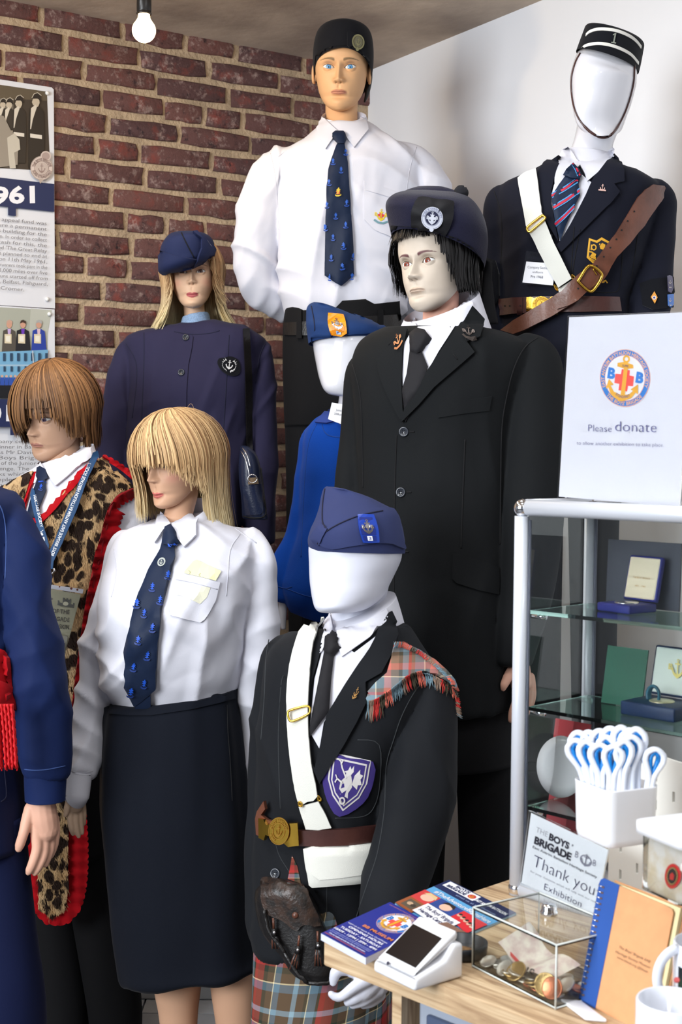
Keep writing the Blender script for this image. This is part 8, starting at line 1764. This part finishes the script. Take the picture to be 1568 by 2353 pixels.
def strap_mesh(seed):
    R = random.Random(seed); H_ = .135; pts = []; tw = R.uniform(.0075, .0095)
    for i in range(41):
        t = i/40*2-1; s_ = 1-abs(t); x = tw*math.copysign(1, t)*math.sin(math.pi*min(1, s_*1.0)**.5*1.0)**.8 if abs(t) > .0001 else 0
        a = math.pi*(i/40); hh = H_*(1-abs(math.cos(a))**2.6); x = -math.cos(a)*0.0028 - math.sin(2*a)*-.0; x += (-1 if t < 0 else 1)*tw*math.exp(-((hh/H_-.90)/.14)**2)*min(1, abs(t)*5); pts.append(Vector((x, 0, hh)))
    g = G(); a = tube3([(p, .0040) for p in pts], 10, up=Vector((0, 1, 0)), flat=1.7); g.addg(a, 0)
    c = Vector((0, 0, H_*.9)); inn = [(Vector((p.x*.42, 0, min(p.z, H_)-.0042 if p.z > H_*.93 else p.z)), .0030) for p in pts[3:-3]]; g.addg(tube3(inn, 6, up=Vector((0, 1, 0)), flat=1.55), 1); return g
SM = []
PW_, PB_ = mat('glossy_white_strap', (222, 228, 240), .25, coat=.3), mat('bright_blue_lining', (16, 120, 196), .35)
tips = [(1320, 1702, -.020, -.018), (1346, 1705, -.008, -.028), (1378, 1712, .006, -.032), (1412, 1716, .020, -.030), (1436, 1704, .028, -.016), (1452, 1694, .030, .004), (1325, 1684, -.028, .002), (1350, 1683, -.020, .014), (1375, 1680, -.010, .024), (1402, 1674, .000, .010), (1428, 1672, .012, .004), (1446, 1678, .020, .018), (1463, 1676, .028, .022), (1392, 1694, .002, -.006), (1508, 1722, .034, .030)]
for i, (tx, ty, bx, by) in enumerate(tips):
    base = MCp @ Vector((bx*.75, by*.75, ZB+.008)); p_ = MCp @ Vector((bx, by, ZR)); tip = P(tx, ty, p_.y+(.01 if i < 14 else -.0)); d3 = (tip-base); L_ = d3.length; z_ = d3.normalized(); x_ = Vector((1, -.25+.1*(i % 3), 0)); x_ = (x_-z_*x_.dot(z_)).normalized(); y_ = z_.cross(x_)
    if i < 3: ob = strap_mesh(i).mk('looped_strap', [PW_, PB_]); SM.append(ob.data)
    else: ob = bpy.data.objects.new('looped_strap', SM[i % 3]); COL.objects.link(ob)
    s_ = L_/.135; ob.matrix_world = Matrix(((x_.x*1.15, y_.x, z_.x*s_, base.x), (x_.y*1.15, y_.y, z_.y*s_, base.y), (x_.z*1.15, y_.z, z_.z*s_, base.z), (0, 0, 0, 1)))
    tag(ob, 'white and blue looped strap leaning out at the right of the white cup' if i == 14 else 'white looped strap with blue lining standing upright among others in the white cup', 'strap', 'looped straps in the white cup')

# ---- notebook on a stand
nbp = Dk(1332, 2300); uN = Vector((.56, -.83, 0)).normalized(); vN = Vector((-uN.y, uN.x, 0)); nN = (-vN+UP*.30).normalized(); SN = PlaneS(Vector((nbp.x, nbp.y, ZD+.004)), nN)
NB_ = thing('spiral_notebook', 'brown kraft spiral notebook with blue spine propped on a stand', 'notebook', tuple(nbp))
kr = mat('kraft_cover', (206, 150, 104), .7, var=.06, vscale=60, bump=.1, bscale=300, bdist=.001)
drape('pages', [(1396, 2022), (1560, 2086), (1500, 2392), (1345, 2306)], SN, mat('cream_pages', (222, 206, 160), .8), NB_, off=-.004, th=.006, res=None, smooth=False)
drape('back_cover', [(1400, 2020), (1563, 2082), (1503, 2394), (1346, 2308)], SN, kr, NB_, off=-.011, th=.002, res=None, smooth=False)
fc = drape('front_cover', [(1386, 2019), (1535, 2083), (1545, 2089), (1548, 2098), (1493, 2385), (1331, 2296)], SN, kr, NB_, off=0, th=.0015, res=None, smooth=False)
sp_ = drape('spine_strip', [(1383, 2020), (1390, 2018), (1425, 2034), (1369, 2318), (1330, 2295), (1378, 2030)], SN, mat('blue_spine', (28, 74, 150), .6), NB_, off=.0008, th=.0012, res=None, smooth=False)
kx = SN(1380, 2030)[0]; ky = SN(1332, 2290)[0]; ed_ = (ky-kx); nr = 20; hm = G()
for i in range(nr):
    p0 = kx+ed_*((i+.4)/nr); h2 = p0+uN*.0075; ks = []
    for k in range(13):
        a = math.pi*2*k/12; ks.append((p0+uN*(.0015+.0062*math.cos(a))+nN*(-.004+.0062*math.sin(a)), .0006))
    tube3(ks, 5, caps=False).mk('wire_ring', M_SILVER if i % 1 == 0 else M_SILVER, NB_)
    d = Decal(SN, .0014); x, y = px_of(h2); d.poly([(x-3.2, y-2.5), (x+3, y-1.5), (x+2.4, y+3), (x-3.8, y+2)], (84, 66, 60)); d.mk('punch_hole', NB_)
d = Decal(SN, .0012); tx = (110, 84, 64)
d.text("The Boys' Brigade EAB", (1423, 2178), (1495, 2213), 6, tx); d.text('Heritage Society Museum', (1416, 2189), (1495, 2226), 6, tx); d.text('www.bbeab.org @bbeab', (1419, 2201), (1490, 2236), 5.5, tx); d.mk('lettering', fc)
g = G(); fo_ = Dk(1352, 2335); box(g, -.012, .012, -.02, .045, 0, .005, Matrix(((uN.x*.6+.8, -.35, 0, fo_.x), (uN.y*.3, .93, 0, fo_.y), (0, 0, 1, ZD+.0004), (0, 0, 0, 1))), bev=.0022)
foot = g.mk('book_stand', M_PLW, label='white plastic book stand foot under the kraft notebook', cat='stand')
# pen beside it
a, b = P(1536, 2286, 1.74), P(1566, 2082, 1.80); PE = thing('ballpoint_pen', 'blue and tan bamboo pen leaning beside the kraft notebook', 'pen', tuple(a)); ax_ = b-a
for t0, t1, r, m, nm in ((0, .10, .0040, 'blue_pen_plastic', 'tip'), (.10, .36, .0052, 'bamboo', 'barrel'), (.36, .43, .0055, 'blue_pen_plastic', 'band'), (.43, .80, .0052, 'bamboo', 'barrel'), (.80, 1.0, .0056, 'blue_pen_plastic', 'cap')):
    tube3([(a+ax_*t0, r), (a+ax_*t1, r)], 16).mk(nm, mat(m, (30, 76, 168) if m[0] == 'b' and m[1] == 'l' else (206, 164, 104), .35), PE)
# ---- mugs
def mug(cx, cy, Y, lab, dark, hh=.095, hz=.047, hd_=None):
    c = P(cx, cy, Y); o = Vector((c.x, c.y, ZD+.0006)); H = thing('mug', lab, 'mug', tuple(o)); M = Matrix.Translation(o); r = .041
    mw = mat('white_china', (222, 226, 236), .15, coat=.6)
    lathe([(.0001, .001), (r*.9, 0), (r, .004), (r, hh-.002), (r-.0015, hh), (r-.0035, hh-.001), (r-.004, .008), (.0001, .006)], M, 56).mk('mug_body', mw, H)
    hd_ = Vector(hd_).normalized(); ks = []
    for i in range(19):
        a = -1.45+2.9*i/18; ks.append((M @ (hd_*(r-.004+.030*math.cos(a)) + Vector((0, 0, hz+.033*math.sin(a)))), .0062))
    tube3(ks, 12, flat=.75).mk('handle', mw, H)
    if dark:
        v = []; f = []; n = 40
        for i in range(n+1):
            a = math.radians(200+150*i/n) if True else 0; 
            for z in (.012, hh-.024): v.append(M @ Vector(((r+.0004)*math.cos(a), (r+.0004)*math.sin(a), z)))
        f = [(2*i, 2*i+2, 2*i+3, 2*i+1) for i in range(n)]; w_ = G().add(v, f).mk('printed_wrap', mat('dark_mug_print', (24, 26, 38), .2, coat=.6, col2=(34, 60, 40), vscale=30), H)
        S_ = Surf(w_); d = Decal(S_, .0004); d.circle(1556, 2252, 7, (200, 90, 90)); d.circle(1556, 2252, 3.5, (230, 226, 230)); d.text('FOR', (1550, 2325), (1580, 2329), 14, (150, 160, 150), .02); d.text('THE', (1550, 2350), (1580, 2354), 14, (150, 160, 150), .02); d.mk('lettering', w_)
mug(1628, 2178, 1.62, 'tall white mug with dark printed wrap and big handle at the right edge', True, .137, .100, (-.96, -.26, 0))
mug(1545, 2318, 1.55, 'plain white mug at the bottom right corner in front of the printed mug', False, .095, .047, (.8, -.6, 0))
# ---- clear tub with white lid on the pegboard
tb = P(1585, 1985, 1.66); H = thing('clear_tub', 'clear plastic tub with white lid and red badge at the right edge', 'tub', (tb.x, tb.y, tb.z-.035)); Mt = Matrix(((dP.x, -nP.x, 0, tb.x), (dP.y, -nP.y, 0, tb.y), (0, 0, 1, tb.z), (0, 0, 0, 1)))
zt_, zb_ = P(1493, 1914, 1.66).z-tb.z, P(1510, 2050, 1.66).z-tb.z
for w_, z0, z1, m, nm in ((.050, zt_-.004, zt_+.010, M_PLW, 'lid'), (.044, zb_, zt_-.004, M_ACR, 'tub_wall')):
    q = rsq(w_, .014); n = len(q); v = [Mt @ Vector((x, y, z)) for z in (z0, z1) for x, y in q]; f = [(i, (i+1) % n, n+(i+1) % n, n+i) for i in range(n)] + [tuple(range(n))[::-1], tuple(range(n, 2*n))]; G().add(v, f).mk(nm, m, H, smooth=[True]*n+[False, False])
g = G(); box(g, -.034, .034, -.034, .034, zb_+.002, zt_-.012, Mt, bev=.006); g.mk('paper_filling', mat('gold_tissue', (206, 190, 160), .8, col2=(224, 220, 214), vscale=40), H)
nb_ = (Mt.to_3x3() @ Vector((0, -1, 0))); ST_ = PlaneS(Mt @ Vector((0, -.0365, 0)), nb_); d = Decal(ST_, .0, .0003, mapf=aff((1550, 2012), (17, 4), (-3, 26))); d.circle(0, 0, 1, (196, 40, 36)); d.circle(0, 0, .74, (44, 36, 34)); d.ring(0, 0, .62, .68, (190, 160, 90)); d.poly([(-.3, -.1), (0, -.3), (.3, -.1), (.25, .3), (-.25, .3)], (190, 50, 44)); d.mk('red_badge', H)
g = G(); box(g, -.045, .045, -.03, .05, zb_-.006, zb_-.0005, Mt); g.mk('bracket', bpy.data.materials['white_powder_coat'], PBd, smooth=False)

# ---------------------------------------------------------------- turn the whole room so that its walls run along the world axes
RW = Matrix.Rotation(-math.atan2(UW.y, UW.x), 4, 'Z'); bpy.context.view_layer.update()
_all = list(bpy.data.objects); _old = {o.name: o.matrix_world.copy() for o in _all}; _new = {}; I4 = Matrix.Identity(4)
for o in _all:
    m = _old[o.name]; ident = all(abs(m[i][j]-I4[i][j]) < 1e-6 for i in range(4) for j in range(4))
    if o.type == 'MESH' and ident and o.name in ('floor', 'ceiling'): _new[o.name] = I4.copy()
    elif o.type == 'MESH' and ident and o.data.users == 1: o.data.transform(RW); _new[o.name] = I4.copy()
    elif o.type == 'EMPTY': _new[o.name] = Matrix.Translation((RW @ m).translation)
    else: _new[o.name] = RW @ m
for o in _all:
    if o.parent: o.matrix_parent_inverse = _new[o.parent.name].inverted()
    o.matrix_basis = _new[o.name]
print('objects', len(bpy.data.objects), 'tris', sum(len(p.vertices)-2 for o in bpy.data.objects if o.type == 'MESH' for p in o.data.polygons))
for o in bpy.data.objects:
    if o.type=='MESH' and o.parent is not None and o.name[:5] not in ('brick','plank'):
        d=o.dimensions
        if max(d) > .75: print('BIG', o.name, o.parent.name, [round(x,2) for x in d])
